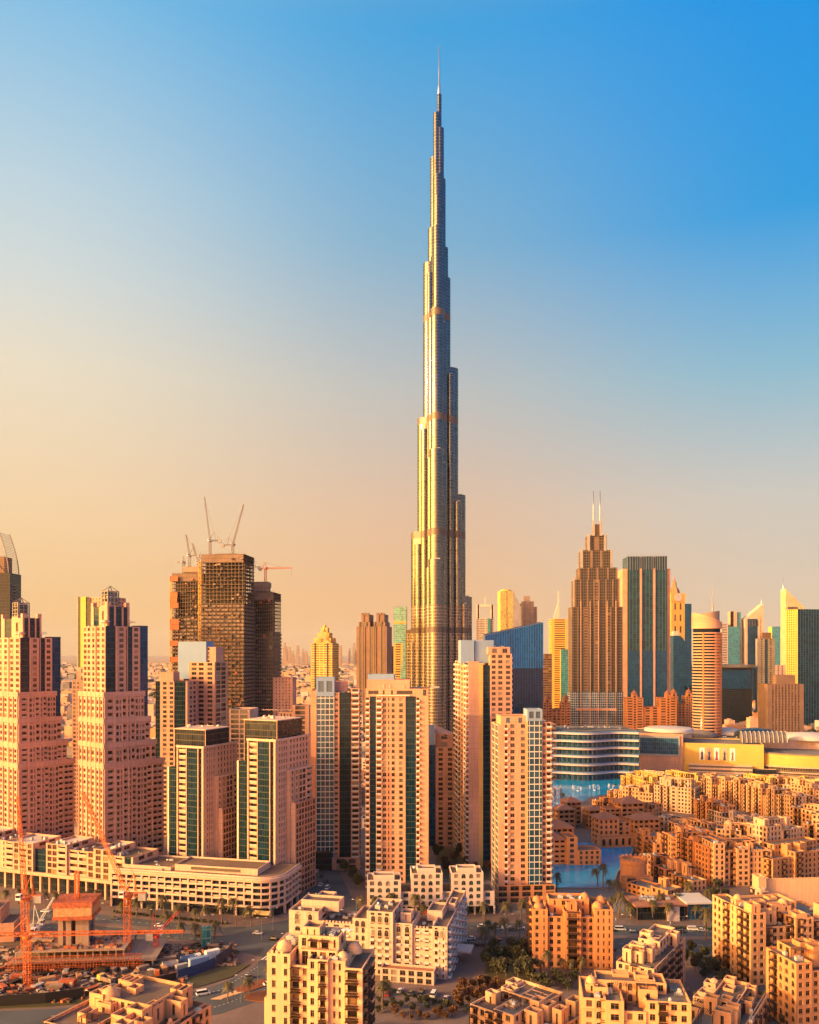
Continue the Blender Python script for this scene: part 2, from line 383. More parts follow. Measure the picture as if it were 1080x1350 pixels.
    def mass(s, x0, x1, y0, y1, z0, z1, F='p', R='p', L='p', K='p', fh=None, wm=None, par=1.0, roof=None, rec=.3, gl=None, wn=None, cap=None):
        kw = dict(fh=fh, wm=wm, rec=rec, gl=gl, wn=wn)
        s.facade((x0, y0), (1, 0), (0, -1), x1 - x0, z0, z1, F, **kw); s.facade((x1, y0), (0, 1), (1, 0), y1 - y0, z0, z1, R, **kw)
        s.facade((x1, y1), (-1, 0), (0, 1), x1 - x0, z0, z1, K, **kw); s.facade((x0, y1), (0, -1), (-1, 0), y1 - y0, z0, z1, L, **kw)
        rm = s.mb('roof', roof or s.rf); w = s.mb('parapet', wm or s.wm); t = .35
        if par <= 0: rm.quad((x0, y0, z1), (x1, y0, z1), (x1, y1, z1), (x0, y1, z1)); return
        zr = z1 - par; a, b, c, d = x0 + t, x1 - t, y0 + t, y1 - t
        rm.quad((a, c, zr), (b, c, zr), (b, d, zr), (a, d, zr))
        w.quad((x0, y0, z1), (x1, y0, z1), (b, c, z1), (a, c, z1)); w.quad((x1, y0, z1), (x1, y1, z1), (b, d, z1), (b, c, z1))
        w.quad((x1, y1, z1), (x0, y1, z1), (a, d, z1), (b, d, z1)); w.quad((x0, y1, z1), (x0, y0, z1), (a, c, z1), (a, d, z1))
        w.quad((a, c, zr), (a, d, zr), (a, d, z1), (a, c, z1)); w.quad((b, d, zr), (b, c, zr), (b, c, z1), (b, d, z1))
        w.quad((a, d, zr), (b, d, zr), (b, d, z1), (a, d, z1)); w.quad((b, c, zr), (a, c, zr), (a, c, z1), (b, c, z1))
    def units(s, x0, x1, y0, y1, z, n, rng=None):               # plant on a roof
        r = rng or random
        for _ in range(n):
            w, d, h = r.uniform(.8, 2.4), r.uniform(.8, 2.0), r.uniform(.6, 1.8); x = r.uniform(x0, x1 - w); y = r.uniform(y0, y1 - d)
            m = MB(); kind = r.random(); name, mt = 'roof_unit', 'unit'
            if kind < .55: m.box(0, w, 0, d, .15, h); m.box(.1, .3, .1, d - .1, 0, .15); m.box(w - .3, w - .1, .1, d - .1, 0, .15); m.lathe([(min(w, d) * .32, h), (min(w, d) * .32, h + .18)], w / 2, d / 2, 10)
            elif kind < .75: m.lathe([(.55, .1), (.55, 1.3), (.3, 1.55), (.05, 1.6)], .6, .6, 12); name, mt = 'water_tank', r.choice(('paint_white', 'unit', 'black'))
            else: L_ = min(r.uniform(2, 4.5), max(.8, x1 - x)); m.box(0, L_, 0, .4, .25, .65); m.box(.2, .35, .05, .35, 0, .25); m.box(L_ - .35, L_ - .2, .05, .35, 0, .25); m.box(0, .4, 0, .4, .65, 1.3); name, mt = 'duct', 'steel'
            o = m.build(name, mt, s.root); o.location = (x, y, z + .01)
    def dome(s, x, y, z, r, mat=None, drum=1.0):
        m = MB(); m.smooth = True
        m.lathe([(r * 1.06, z), (r * 1.06, z + drum), (r, z + drum)] + [(r * cos(a * pi / 14), z + drum + r * .95 * sin(a * pi / 14)) for a in range(1, 7)] + [(.06, z + drum + r * .97), (.05, z + drum + r * 1.35)], x, y, 18)
        m.build('dome', mat or s.wm, s.root)
    def hip(s, x0, x1, y0, y1, z, h, mat='tile', over=.6):
        m = MB(); x0 -= over; x1 += over; y0 -= over; y1 += over; k = min(x1 - x0, y1 - y0) / 2
        a = [(x0, y0, z), (x1, y0, z), (x1, y1, z), (x0, y1, z)]
        if x1 - x0 >= y1 - y0: r0, r1 = (x0 + k, (y0 + y1) / 2, z + h), (x1 - k + .01, (y0 + y1) / 2, z + h); fs = [(0, 1, 5, 4), (2, 3, 4, 5), (1, 2, 5), (3, 0, 4)]
        else: r0, r1 = ((x0 + x1) / 2, y0 + k, z + h), ((x0 + x1) / 2, y1 - k + .01, z + h); fs = [(0, 1, 4), (1, 2, 5, 4), (2, 3, 5), (3, 0, 4, 5)]
        m.add(a + [r0, r1], *fs); m.box(x0, x1, y0, y1, z - .25, z - .01); m.build('hip_roof', mat, s.root)
    def crenels(s, x0, x1, y, z, along='x', step=1.4):
        w = s.mb('parapet', s.wm); n = int(abs(x1 - x0) / step)
        for i in range(n):
            q = x0 + i * step
            if along == 'x': w.box(q, q + step * .55, y, y + .35, z, z + .8, False)
            else: w.box(y, y + .35, q, q + step * .55, z, z + .8, False)
    def done(s, maxw=100, minpx=3.0):
        for (part, mat), m in s.m.items():
            if not m.f: continue
            if part in LONE:
                for q in m.islands(): q.build(part, mat, s.root)
            else:
                o = m.build(part, mat, s.root)
                if part in ('facade_panel', 'rebar', 'scaffold', 'columns', 'stored_material'): tag(o, kind='stuff')
        for lst, part in ((s.W, 'window'), (s.Bc, 'balcony')):
            sc = []
            for it in lst:
                w = it[1]; h = it[2] if part == 'window' else 1.2; rot, p, n = it[-3], it[-2], it[-1]
                wp = s.world(p); c, d = cos(s.a), sin(s.a); wn = Vector((n.x * c - n.y * d, n.x * d + n.y * c, 0)); v = Vector((0, 0, H)) - wp; L = v.length
                sc.append((w * h * max(wn.dot(v) / L, 0) * (F / L) ** 2, it))
            sc.sort(key=lambda q: -q[0]); rests = {}
            for i, (ar, it) in enumerate(sc):
                me = win_mesh(*it[:5]) if part == 'window' else balc_mesh(it[0], it[1], it[2], it[3])
                rot, p = it[-3], it[-2]; Mx = rot.copy(); Mx.translation = p
                if i < maxw and ar >= minpx: link(part, me, s.root, Mx)
                else:
                    rest = rests.setdefault(tuple(m.name for m in me.materials), MB()); o = len(rest.v); rest.v.extend([tuple(Mx @ v.co) for v in me.vertices])
                    for pl in me.polygons: rest.f.append([o + q for q in pl.vertices]); rest.mi.append(pl.material_index); rest.sm.append(False)
            for k, rest in rests.items(): tag(rest.build(part + 's', k, s.root), kind='stuff')
        return s.root
# ---------------------------------------------------------------- palette
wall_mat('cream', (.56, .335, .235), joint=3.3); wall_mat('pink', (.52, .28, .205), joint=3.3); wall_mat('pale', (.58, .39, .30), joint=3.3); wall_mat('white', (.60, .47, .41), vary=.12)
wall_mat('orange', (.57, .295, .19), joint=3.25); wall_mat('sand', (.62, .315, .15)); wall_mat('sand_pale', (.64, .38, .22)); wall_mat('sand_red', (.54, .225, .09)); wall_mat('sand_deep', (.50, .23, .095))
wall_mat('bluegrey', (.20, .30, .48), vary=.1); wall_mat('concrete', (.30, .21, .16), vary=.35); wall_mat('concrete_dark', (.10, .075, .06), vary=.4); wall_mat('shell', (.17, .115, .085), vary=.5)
wall_mat('brown', (.20, .12, .085)); wall_mat('grey', (.30, .28, .27)); wall_mat('darkgrey', (.07, .07, .07)); wall_mat('yellow', (.66, .40, .09), vary=.15, joint=5.5); wall_mat('ochre', (.62, .37, .10))
wall_mat('stone', (.19, .125, .083)); wall_mat('netting', (.42, .13, .05), vary=.4); wall_mat('tile', (.33, .14, .08), vary=.3); wall_mat('roof', (.24, .16, .12), vary=.5, streak=.1, joint=2.5); wall_mat('roof_grey', (.30, .26, .235), vary=.5, streak=.1, joint=3.0); wall_mat('roof_white', (.62, .58, .55), vary=.2, streak=.1)
wall_mat('pave', (.225, .155, .14), vary=.35, streak=.1, joint=5.0); wall_mat('pave_grey', (.24, .215, .205), vary=.25, streak=.1, joint=4.0)
plain_mat('unit', (.45, .42, .40), .5); plain_mat('rail', (.62, .58, .55), .4); plain_mat('frame', (.16, .13, .11), .5); plain_mat('frame_light', (.62, .57, .52), .5); plain_mat('frame_blue', (.55, .58, .62), .5)
plain_mat('wood', (.05, .022, .012), .7); plain_mat('fin_blue', (.015, .20, .48), .4); plain_mat('steel', (.30, .30, .31), .35, .7); plain_mat('spire_metal', (.55, .58, .62), .3, .9); plain_mat('crane', (.62, .14, .025), .5, vary=.3); plain_mat('crane_red', (.55, .05, .03), .45)
plain_mat('crane_grey', (.20, .16, .14), .5); plain_mat('paint_white', (.78, .76, .74), .5); plain_mat('black', (.012, .012, .014), .4); plain_mat('kerb', (.42, .36, .32), .8)
plain_mat('formwork', (.38, .095, .04), .6, vary=.45); plain_mat('ply', (.50, .26, .12), .7, vary=.3); plain_mat('tarp_blue', (.02, .045, .13), .6); plain_mat('awning', (.45, .02, .03), .7); plain_mat('awning_yellow', (.72, .52, .18), .7)
plain_mat('debris', (.22, .16, .13), .9, vary=.6, scale=.6); plain_mat('mark', (.75, .73, .70), .7); plain_mat('cloth', (.05, .05, .07), .8); plain_mat('skin', (.36, .2, .13), .6); plain_mat('cloth_white', (.7, .68, .64), .8)
window_mat('win', (.030, .024, .022)); window_mat('win_old', (.020, .011, .007), (.22, .12, .06)); window_mat('win_teal', (.02, .05, .06)); window_mat('win_warm', (.075, .028, .012), (.38, .2, .09)); window_mat('win_blue', (.05, .09, .14), (.35, .36, .36))
glazing_mat('gl_teal', (.004, .022, .042), (.03, .045, .05), 1.5, 3.3, .1, .45, .12, spec=.25)
glazing_mat('gl_green', (.005, .017, .032), (.035, .05, .04), 1.4, 3.3, .1, .35, .12, spec=.25)
glazing_mat('gl_blue', (.004, .048, .125), (.02, .06, .10), 1.8, 3.6, .14, .4, .12, spec=.25)
glazing_mat('gl_dark', (.012, .018, .030), (.04, .035, .03), 1.6, 3.4, .12, .5, .14, spec=.25)
glazing_mat('gl_grid', (.017, .062, .10), (.55, .53, .52), 2.6, 3.3, .34, .5, .1)
glazing_mat('gl_cyan', (.03, .20, .26), (.12, .25, .28), 1.8, 3.8, .14, .5, .15)
glazing_mat('gl_mint', (.12, .34, .26), (.5, .5, .35), 4, 3.8, .1, .5, .2)
glazing_mat('gl_wedge', (.002, .085, .34), (.01, .20, .56), 3.2, 4.0, .5, .12, .12, .0, .25, tilt=.012)
glazing_mat('gl_wedge_reflection', (.002, .016, .075), (.01, .05, .11), 3.2, 4.0, .4, .12, .12, .0, .25, tilt=.012); glazing_mat('gl_vert', (.018, .024, .026), (.15, .10, .062), 2.3, 3.9, .62, .7, .15, .2, spec=.3); glazing_mat('gl_gold', (.55, .42, .12), (.6, .5, .2), 2.0, 3.8, .2, .5, .3, .3)
glazing_mat('gl_bronze', (.045, .042, .035), (.17, .115, .075), 1.6, 3.6, .5, .8, .2, .3)
glazing_mat('gl_index', (.006, .042, .064), (.11, .15, .19), 5.2, 3.9, .55, .12, .14, spec=.25)
glazing_mat('gl_burj', (.105, .118, .13), (.20, .17, .115), 1.4, 3.7, .14, .40, .13, .95, .5, tilt=.008, vary=.3, linerough=.34, linemetal=.9)
glazing_mat('gl_burj_low', (.11, .09, .075), (.30, .25, .20), 2.4, 3.7, .6, 1.0, .26, .8, .5, tilt=.012, vary=.5, linerough=.4, linemetal=.6)  # wider grid; darker brown glass paints in the dim low-sky reflection
glazing_mat('gl_band', (.06, .05, .045), (.14, .10, .08), .8, 1.2, .3, .4, .35, .7, .5, tilt=.02)
glazing_mat('gl_mall', (.012, .072, .14), (.10, .14, .16), 2.2, 4.4, .25, .3, .1)
def leaf_mat(name, col, col2):
    t = NT(name); r = t.M('FRACT', t.M('ADD', t.island(), t.M('MULTIPLY', t.rand(), .3)))
    t.l(t.mix(r, c4(col), c4(col2)), t.p.inputs['Base Color']); t.p.inputs['Roughness'].default_value = .6; return t.m
leaf_mat('palm_leaf', (.05, .05, .018), (.13, .095, .03)); leaf_mat('leaf_dark', (.025, .035, .014), (.085, .07, .028)); leaf_mat('leaf_rust', (.09, .05, .018), (.20, .075, .022)); leaf_mat('flower', (.30, .07, .02), (.16, .06, .02))
plain_mat('bark', (.16, .10, .065), .9, vary=.4, scale=3)
def asphalt():
    t = NT('asphalt'); uv = t.uv(); n = t.noise(uv, .06, 4); m = t.noise(uv, 2.5, 4, .7)
    f = t.M('ADD', t.M('MULTIPLY', n, .7), t.M('MULTIPLY', m, .3))
    t.l(t.mix(t.rng(f, .35, .65, 0, 1), (.050, .058, .072, 1), (.088, .098, .115, 1)), t.p.inputs['Base Color']); t.p.inputs['Roughness'].default_value = .8
asphalt()
def desert():
    t = NT('ground'); uv = t.uv(); n = t.noise(uv, .004, 6, .6); m = t.noise(uv, .03, 4, .6); q = t.noise(uv, .0012, 3)
    c = t.mix(t.rng(n, .35, .65, 0, 1), (.30, .19, .11, 1), (.44, .30, .19, 1))
    c = t.mix(t.rng(m, .52, .66, 0, .8), c, (.12, .09, .055, 1)); c = t.mix(t.rng(q, .5, .7, 0, .5), c, (.5, .36, .24, 1))
    t.l(c, t.p.inputs['Base Color']); t.p.inputs['Roughness'].default_value = .95
desert()
def site_mat():
    t = NT('site'); uv = t.uv(); n = t.noise(uv, .25, 6, .7); m = t.noise(uv, 1.6, 4, .7)
    c = t.mix(t.rng(n, .3, .7, 0, 1), (.03, .022, .018, 1), (.15, .09, .06, 1)); c = t.mix(t.rng(m, .5, .7, 0, .5), c, (.26, .19, .15, 1))
    t.l(c, t.p.inputs['Base Color']); t.p.inputs['Roughness'].default_value = .9
site_mat()
def water_mat():
    t = NT('water'); uv = t.uv(); n = t.noise(uv, .12, 4); m = t.noise(uv, .9, 4, .6)
    t.l(t.mix(t.rng(n, .35, .65, 0, 1), (.001, .24, .56, 1), (.003, .34, .68, 1)), t.p.inputs['Base Color']); t.p.inputs['Roughness'].default_value = .08; t.p.inputs['Specular IOR Level'].default_value = .3
    b = t.n('ShaderNodeBump'); b.inputs['Strength'].default_value = .25; b.inputs['Distance'].default_value = .2; t.l(m, b.inputs['Height']); t.l(b.outputs[0], t.p.inputs['Normal'])
water_mat()
def spray_mat():
    t = NT('spray'); tr = t.n('ShaderNodeBsdfTransparent'); mx = t.n('ShaderNodeMixShader'); n = t.noise(t.n('ShaderNodeTexCoord').outputs['Object'], .35, 4, .6)
    t.p.inputs['Base Color'].default_value = (.9, .92, .95, 1); t.p.inputs['Roughness'].default_value = .9
    t.l(t.rng(n, .35, .65, .05, .42), mx.inputs[0]); t.l(tr.outputs[0], mx.inputs[1]); t.l(t.p.outputs[0], mx.inputs[2]); t.l(mx.outputs[0], t.out.inputs[0])
spray_mat()
# ---------------------------------------------------------------- ground, roads, water
def sheet(name, mat, pts, z, kerb=None, label=None):
    """pts are pixels on the ground; an open sheet, or a raised slab when kerb is a height"""
    w = [G(*p) for p in pts]; area = sum(w[i].x * w[(i + 1) % len(w)].y - w[(i + 1) % len(w)].x * w[i].y for i in range(len(w)))
    if area < 0: w.reverse()
    m = MB()
    if kerb: m.prism(w, 0.0, kerb)
    else: m.poly([(p.x, p.y, z) for p in w])
    return tag(m.build(name, mat), kind='stuff' if name == 'flower_bed' else 'structure')
m = MB(); m.quad((-16900, -250, 0), (16900, -250, 0), (16900, 29800, 0), (-16900, 29800, 0)); tag(m.build('ground', 'ground'), kind='structure')
sheet('pavement', 'pave', [(-700, 1560), (1780, 1560), (1400, 1120), (1100, 1060), (820, 1026), (560, 1040), (400, 1085), (-160, 1120), (-500, 1200)], .03)
UP = [(-200, 1190), (-40, 1196), (60, 1200), (144, 1207), (250, 1219), (320, 1224)]; LOW = [(310, 1250), (250, 1240), (150, 1233), (60, 1229), (-40, 1225), (-200, 1220)]
sheet('road', 'asphalt', UP + LOW, .06)
sheet('road', 'asphalt', [(300, 1222), (330, 1222), (385, 1212), (490, 1218), (500, 1246), (425, 1262), (390, 1272), (345, 1262), (300, 1250)], .08)
sheet('road', 'asphalt', [(400, 1216), (404, 1190), (402, 1165), (414, 1140), (436, 1118), (452, 1118), (446, 1145), (462, 1180), (486, 1220)], .10)
CU = [(352, 1258), (326, 1283), (278, 1302), (205, 1318), (110, 1329), (-60, 1336), (-300, 1345)]; CL = [(-300, 1385), (-60, 1376), (100, 1366), (200, 1354), (290, 1337), (356, 1314), (404, 1285), (424, 1258)]
sheet('road', 'asphalt', CU + CL, .12)
sheet('road', 'asphalt', [(480, 1212), (600, 1215), (700, 1218), (820, 1220), (970, 1222), (1250, 1226), (1250, 1264), (970, 1254), (820, 1252), (700, 1249), (600, 1246), (480, 1245)], .14)
sheet('road', 'asphalt', [(905, 1252), (965, 1254), (1010, 1300), (1080, 1360), (1010, 1400), (950, 1330)], .05)
sheet('median', 'pave', [(500, 1229), (700, 1233), (820, 1234), (960, 1236), (1250, 1241), (1250, 1246), (960, 1240), (820, 1238), (700, 1237), (500, 1234)], 0, .3)
sheet('median', 'pave', [(-40, 1210), (140, 1218), (290, 1231), (300, 1235), (290, 1235), (140, 1222), (-40, 1214)], 0, .3)
sheet('median', 'sand_pale', [(392, 1272), (352, 1293), (290, 1314), (278, 1318), (292, 1318), (356, 1298), (402, 1276)], 0, .3)
sheet('verge', 'leaf_dark', [(330, 1272), (305, 1289), (262, 1302), (180, 1318), (60, 1328), (-60, 1333), (-60, 1326), (60, 1318), (170, 1306), (250, 1290), (300, 1274)], 0, .35)
sheet('flower_bed', 'flower', [(322, 1312), (352, 1306), (400, 1312), (352, 1322), (325, 1320)], 0, .4)
sheet('flower_bed', 'flower', [(310, 1303), (345, 1292), (362, 1296), (330, 1308), (312, 1309)], 0, .4)
sheet('plaza', 'pave_grey', [(650, 1172), (812, 1172), (840, 1190), (830, 1204), (700, 1206), (640, 1196)], .09)
sheet('lake_water', 'water', [(640, 1112), (728, 1110), (832, 1112), (836, 1122), (824, 1140), (814, 1152), (810, 1165), (806, 1172), (770, 1172), (660, 1172)], .11)
sheet('lake_water', 'water', [(660, 1030), (745, 1028), (826, 1025), (834, 1034), (806, 1046), (776, 1052), (760, 1064), (700, 1072), (640, 1072)], .05)
m = MB()
for pts in ([(806, 1172), (770, 1172.3), (660, 1172.3)], [(832, 1112), (836, 1122), (824, 1140), (814, 1152), (810, 1165), (806, 1172)]):
    for a, b in zip(pts, pts[1:]):
        a, b = G(*a), G(*b); d = (b - a).normalized(); n = Vector((-d.y, d.x, 0)) * .4
        m.add([a - n, b - n, b + n, a + n, *(q + Vector((0, 0, .9)) for q in (a - n, b - n, b + n, a + n))], (0, 1, 5, 4), (1, 2, 6, 5), (2, 3, 7, 6), (3, 0, 4, 7), (4, 5, 6, 7))
tag(m.build('quay_wall', 'pave_grey'), kind='structure')
m = MB()                                                        # lane dashes and zebra bars
def dash(a, b, n, wd, z, duty=.45):
    a, b = G(*a), G(*b); d = b - a; L = d.length; d.normalize(); s = Vector((-d.y, d.x, 0)) * wd / 2
    for i in range(n):
        p = a + d * (L * i / n); q = p + d * (L / n * duty); up = Vector((0, 0, z)); m.quad(p - s + up, q - s + up, q + s + up, p + s + up)
for a, b in (((500, 1222), (700, 1225.5)), ((700, 1225.5), (960, 1229)), ((500, 1240), (700, 1243)), ((700, 1243), (960, 1247)), ((960, 1229), (1200, 1233)), ((960, 1247), (1200, 1253))): dash(a, b, 20, .18, .165)
for a, b in (((340, 1275), (290, 1306)), ((290, 1306), (205, 1327)), ((205, 1327), (60, 1341)), ((400, 1279), (350, 1305)), ((350, 1305), (285, 1328)), ((285, 1328), (200, 1343))): dash(a, b, 12, .2, .145)
for a, b in (((0, 1204), (144, 1213)), ((144, 1213), (300, 1227)), ((0, 1219), (144, 1228)), ((144, 1228), (300, 1242))): dash(a, b, 16, .18, .085)
for i in range(9): dash((345 + i * 5, 1266 - i * .2), (352 + i * 5, 1261), 1, .7, .165, 1)
for i in range(9): dash((402 + i * 9, 1218.5), (404 + i * 9, 1213), 1, .8, .165, 1)
tag(m.build('road_marking', 'mark'), kind='structure')
# planted ground beds under the trees
sheet('lawn', 'leaf_dark', [(575, 1118), (645, 1122), (645, 1160), (575, 1158)], .07)
sheet('lawn', 'leaf_dark', [(640, 1245), (700, 1250), (700, 1300), (640, 1310)], .07)
# ================================================================ towers of the middle ground
def z_at(b, py): return Z(py, b.ya)
def lantern(b, x0, x1, y0, y1, z0, z1, gable=2.5, mat='crane_grey'):     # steel and glass cage with a small gabled top
    m = MB(); w = .28
    for x in (x0, (x0 + x1) / 2, x1):
        for y in (y0, y1): m.box(x - w, x + w, y - w, y + w, z0, z1)
    for y in ((y0 + y1) / 2,):
        for x in (x0, x1): m.box(x - w, x + w, y - w, y + w, z0, z1)
    n = 4
    for k in range(n + 1):
        z = z0 + (z1 - z0) * k / n
        for y in (y0, y1): m.box(x0 - w, x1 + w, y - w * .9, y + w * .9, z - .2, z + .2)
        for x in (x0, x1): m.box(x - w * .9, x + w * .9, y0 + w, y1 - w, z - .2, z + .2)
    xm = (x0 + x1) / 2; ym = (y0 + y1) / 2
    for x, y in ((x0, y0), (x1, y0), (x1, y1), (x0, y1)): m.beam((x, y, z1), (xm, ym, z1 + gable), .35)
    m.build('lantern_frame', mat, b.root)
    g = MB(); e = .5; g.box(x0 + e, x1 - e, y0 + e, y1 - e, z0, z1 - .3); g.build('lantern_glass', 'gl_grid', b.root)
# ---- pair of stepped pink apartment towers on the left (label, corner px, D, right px, left px, dz)
def crown_tower(label, pxL, pxC, pxR, D, dy):
    yaw = -40.0; a = radians(yaw)
    # near corner is the right end of the front: solve the front from the corner back to pxL
    xc = X(pxC, D); m = (pxL - CX) / F; t = (xc - m * D) / (cos(a) - m * sin(a))
    b = Bld('apartment_tower', label, 'tower', None, D - t * sin(a), None, yaw, 'pair of stepped apartment towers on the left', 'pink', 'win_warm', 'frame', 'gl_teal', w=t, x0=xc - t * cos(a), fh=3.3)
    w = b.w; d = b.side(pxR); z = lambda py: Z(py, D + 12)
    zb, z3, z2, z1, z0 = z(1004), z(978), z(946), z(912), z(826 + dy)
    FS = 'f.5 w2 f.5 w2 p.4 f.9 w2 f.5 w2 p.4 f.9 w2 f.5 w2 f.5'
    RS = lambda f: 'f1 p1.2 b3.4 f1.2 p.3 w2.2 n1.5 f.5 b2.4 f.8 n1.5 f.4 b2.4 f.4' + f
    b.mass(0, w, 0, d, 0, zb, FS, RS(' w2.2 n1.6 w2.4 b3 f.4 b3.2 b3 p.6'), par=1.5)
    b.mass(0, w, 0, d * .86, zb, z3, FS, RS(' w2.2 n1.6 w2.4 b3 f.4 b3'), par=1.5)
    b.mass(0, w, 0, d * .76, z3, z2, FS, RS(' w2.2 n1.6 w2.4 b3'), par=1.5)
    b.mass(0, w, 0, d * .66, z2, z1, FS, RS(' w2.2 n1.6 w2.2'), par=1.2)
    for zc in (zb, z3, z2, z1):                                 # cornice bands
        k = {zb: 1.0, z3: .86, z2: .76, z1: .66}[zc]; c = b.mb('cornice', 'pink'); c.box(-.5, w + .5, -.5, -.004, zc - 2.6, zc + .3); c.box(w + .004, w + .5, -.004, d * k + .5, zc - 2.6, zc + .3)
    i = 1.8; dd = d * .62
    b.mass(i, w - i, i, dd, z1 - 1.1, z0, 'w2 w2 p.5 w2 f.6 w2 p.5 w2', 'p.3 g4.6 f.6 p.6 w3.0 p.6 r.6 p.3 g2.2 p.3 w3.0 p.4', par=1.2)
    g = b.mb('glazing', 'gl_blue'); g.box(w - i - 9, w - i - 1.5, dd + .01, dd + 6, 0, z0 + .5); b.mb('roof', 'roof').box(w - i - 9.2, w - i - 1.3, dd + .02, dd + 6.2, z0 + .51, z0 + .8)
    zc = z(800 + dy); j = i + 3.0
    b.mass(j, w - j, j, dd - 5, z0 - 1.1, zc, 'p1 g2 p1 w1 p1', 'p1 g2.4 p.8 g3 p.8 g2 p1', par=1.4, fh=14)
    for x, y in ((j, j), (w - j - 2.4, j), (w - j - 2.4, dd - 7.4), (j, dd - 7.4)): b.mb('parapet', 'pink').box(x, x + 2.4, y, y + 2.4, zc + .01, zc + 2.6)
    xm, ym = w / 2, (j + dd - 5) / 2
    b.mass(xm - 3.7, xm + 3.7, ym - 3.7, ym + 3.7, zc - 1.3, zc + 1.2, par=.3)
    lantern(b, xm - 3.3, xm + 3.3, ym - 3.3, ym + 3.3, zc + .9, z(779 + dy), 3.2)
    for q in (0, 1):                                            # flat canopies on the shoulder
        x = w - i - 4; y = i + 1 if q == 0 else dd - 5; c = b.mb('canopy', 'rail'); c.box(x, x + .5, y, y + .5, z0 - 1, z0 + 2.4); c.box(x - 2.5, x + 3.5, y - 1, y + 2.6, z0 + 2.4, z0 + 2.7); c.box(x - 2, x + 3, y - .6, y + 2.2, z0 + 3.2, z0 + 3.4); c.box(x + .1, x + .4, y + .1, y + .4, z0 + 2.7, z0 + 3.2)
    b.units(i + 1, w - i - 1, 1, dd - 1, z0 - 1.15, 6)
    b.done(); return b
crown_tower('stepped pink apartment tower with glass lantern crown, cut by the left edge of the photo', -14, 24, 98, 480, 15)
crown_tower('stepped pink apartment tower with tall steel lantern, right one of the left pair', 104, 137, 216, 466, 0)
# ---- twin slabs with dark glass fronts behind the curved podium
def fin_tower(label, pxL, pxC, pxR, D, pyTop, pyCrown):
    yaw = -24.0; a = radians(yaw); xc = X(pxC, D); m = (pxL - CX) / F; t = (xc - m * D) / (cos(a) - m * sin(a))
    b = Bld('office_tower', label, 'tower', None, D - t * sin(a), None, yaw, 'twin glass fronted towers behind the curved podium', 'cream', 'win', 'frame', 'gl_teal', w=t, x0=xc - t * cos(a), fh=3.35)
    w = b.w; d = b.side(pxR); z = Z(pyTop, D); zc = Z(pyCrown, D + 8)
    L = 'p1 w2 w2 p1'
    wl = w * .26
    zl = z - 12
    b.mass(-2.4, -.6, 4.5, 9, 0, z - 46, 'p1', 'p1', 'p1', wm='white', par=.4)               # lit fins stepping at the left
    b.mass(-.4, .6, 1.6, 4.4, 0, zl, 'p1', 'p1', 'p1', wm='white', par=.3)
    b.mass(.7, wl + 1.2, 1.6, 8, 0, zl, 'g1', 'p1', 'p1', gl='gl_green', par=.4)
    b.mass(wl + 1.25, w, 0, d * .34, 0, z, 'f.7 b4.6 p.25 g7 f.4 g1.6 p1.0', 'p1.4 n1 n1 n1 n1', L, par=1.2)
    c = b.mb('cornice', 'pale'); c.box(wl + .8, w + .7, -.7, -.005, z - .8, z + .4); c.box(w + .005, w + .7, -.005, d + .3, z - .8, z + .4)
    b.mass(wl + 1.3, w - .02, d * .34 + .01, d, 0, z - .1, 'p', 'p.8 n1.6 n1.6 n1.6 n1.6 n1.6 n1.6 p1', L, par=1.0)
    z2 = z - 17; z3 = z - 35
    b.mass(w + .02, w + 2.2, d * .30, d * .97, 0, z2, 'p1', 'p.7 n2 r.6 n2 r.6 W2 W2 p.8 b3 p.5', 'p', par=1.2)
    b.mass(w + 2.22, w + 4.6, d * .36, d * .95, 0, z3, 'p1', 'p.4 W3 W3 W3 p.3 W3 W3 W3 W3 p.3', 'p', wm='orange', wn='win_warm', par=1.2)
    c.box(w + 2.22, w + 2.7, d * .3, d * .97, z2 - .7, z2 + .35); m_ = b.mb('fin', 'cream'); m_.box(w + 2.23, w + 4.8, d * .36 - .9, d * .36 - .02, 0, z3 + .7)
    b.mass(w * .12, w - 1, 3.2, d * .8, 12, zc, 'g1', 'g1', 'g1', gl='gl_dark', par=.8, fh=9)     # dark plant storey
    b.mb('parapet', 'pale').box(w * .12 - .3, w - .7, 2.9, d * .8 + .3, zc + .01, zc + .5)
    b.units(w * .2, w - 3, 5, d * .7, zc + .52, 5); b.units(wl + 2, w - 2, .6, 2.6, z - 1.15, 4)
    b.done()
fin_tower('glass fronted tower with dark plant storey, left one of the twin slabs', 219, 268, 313, 448, 985, 962)
fin_tower('glass fronted tower with dark plant storey, right one of the twin slabs', 311, 363, 409, 436, 976, 950)
# ---- slim tower with white gridded glazing
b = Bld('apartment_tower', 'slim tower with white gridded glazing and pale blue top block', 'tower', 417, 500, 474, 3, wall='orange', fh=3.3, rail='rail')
w = b.w; z = Z(913, 500); d = 26
b.mass(-3.6, 0, 3.5, d, 0, z + 1, 'p1', 'p', 'p.5 w2 w2 p1 w2 w2 p.5', par=1)
b.mass(0, w * .40, 0, 13, 0, Z(893, 500), 'p1', 'p1', 'p1', wm='bluegrey', par=.6) if False else None
b.mass(0, w * .42, -.8, 13, 0, z - 2, 'g1', 'p', 'p', gl='gl_grid', par=.2)
b.mass(.01, w * .42 - .01, -.79, 13, z - 2.2, Z(893, 500), 'p.2 w2 w2 p.2', 'p1', 'p1', wm='bluegrey', par=.5, fh=15, wn='win_blue')
b.mass(w * .42, w * .80, 0, d, 0, z, 'b2.6 p.8 g8', 'p', 'p', gl='gl_green', par=1.2)
b.mass(w * .80, w, .5, d, 0, z + 2.5, 'p.2 B3 p.1', 'p.5 B3 B3 B3 p.6 W2 W2 p.5', 'p', wm='pink', par=1.2)
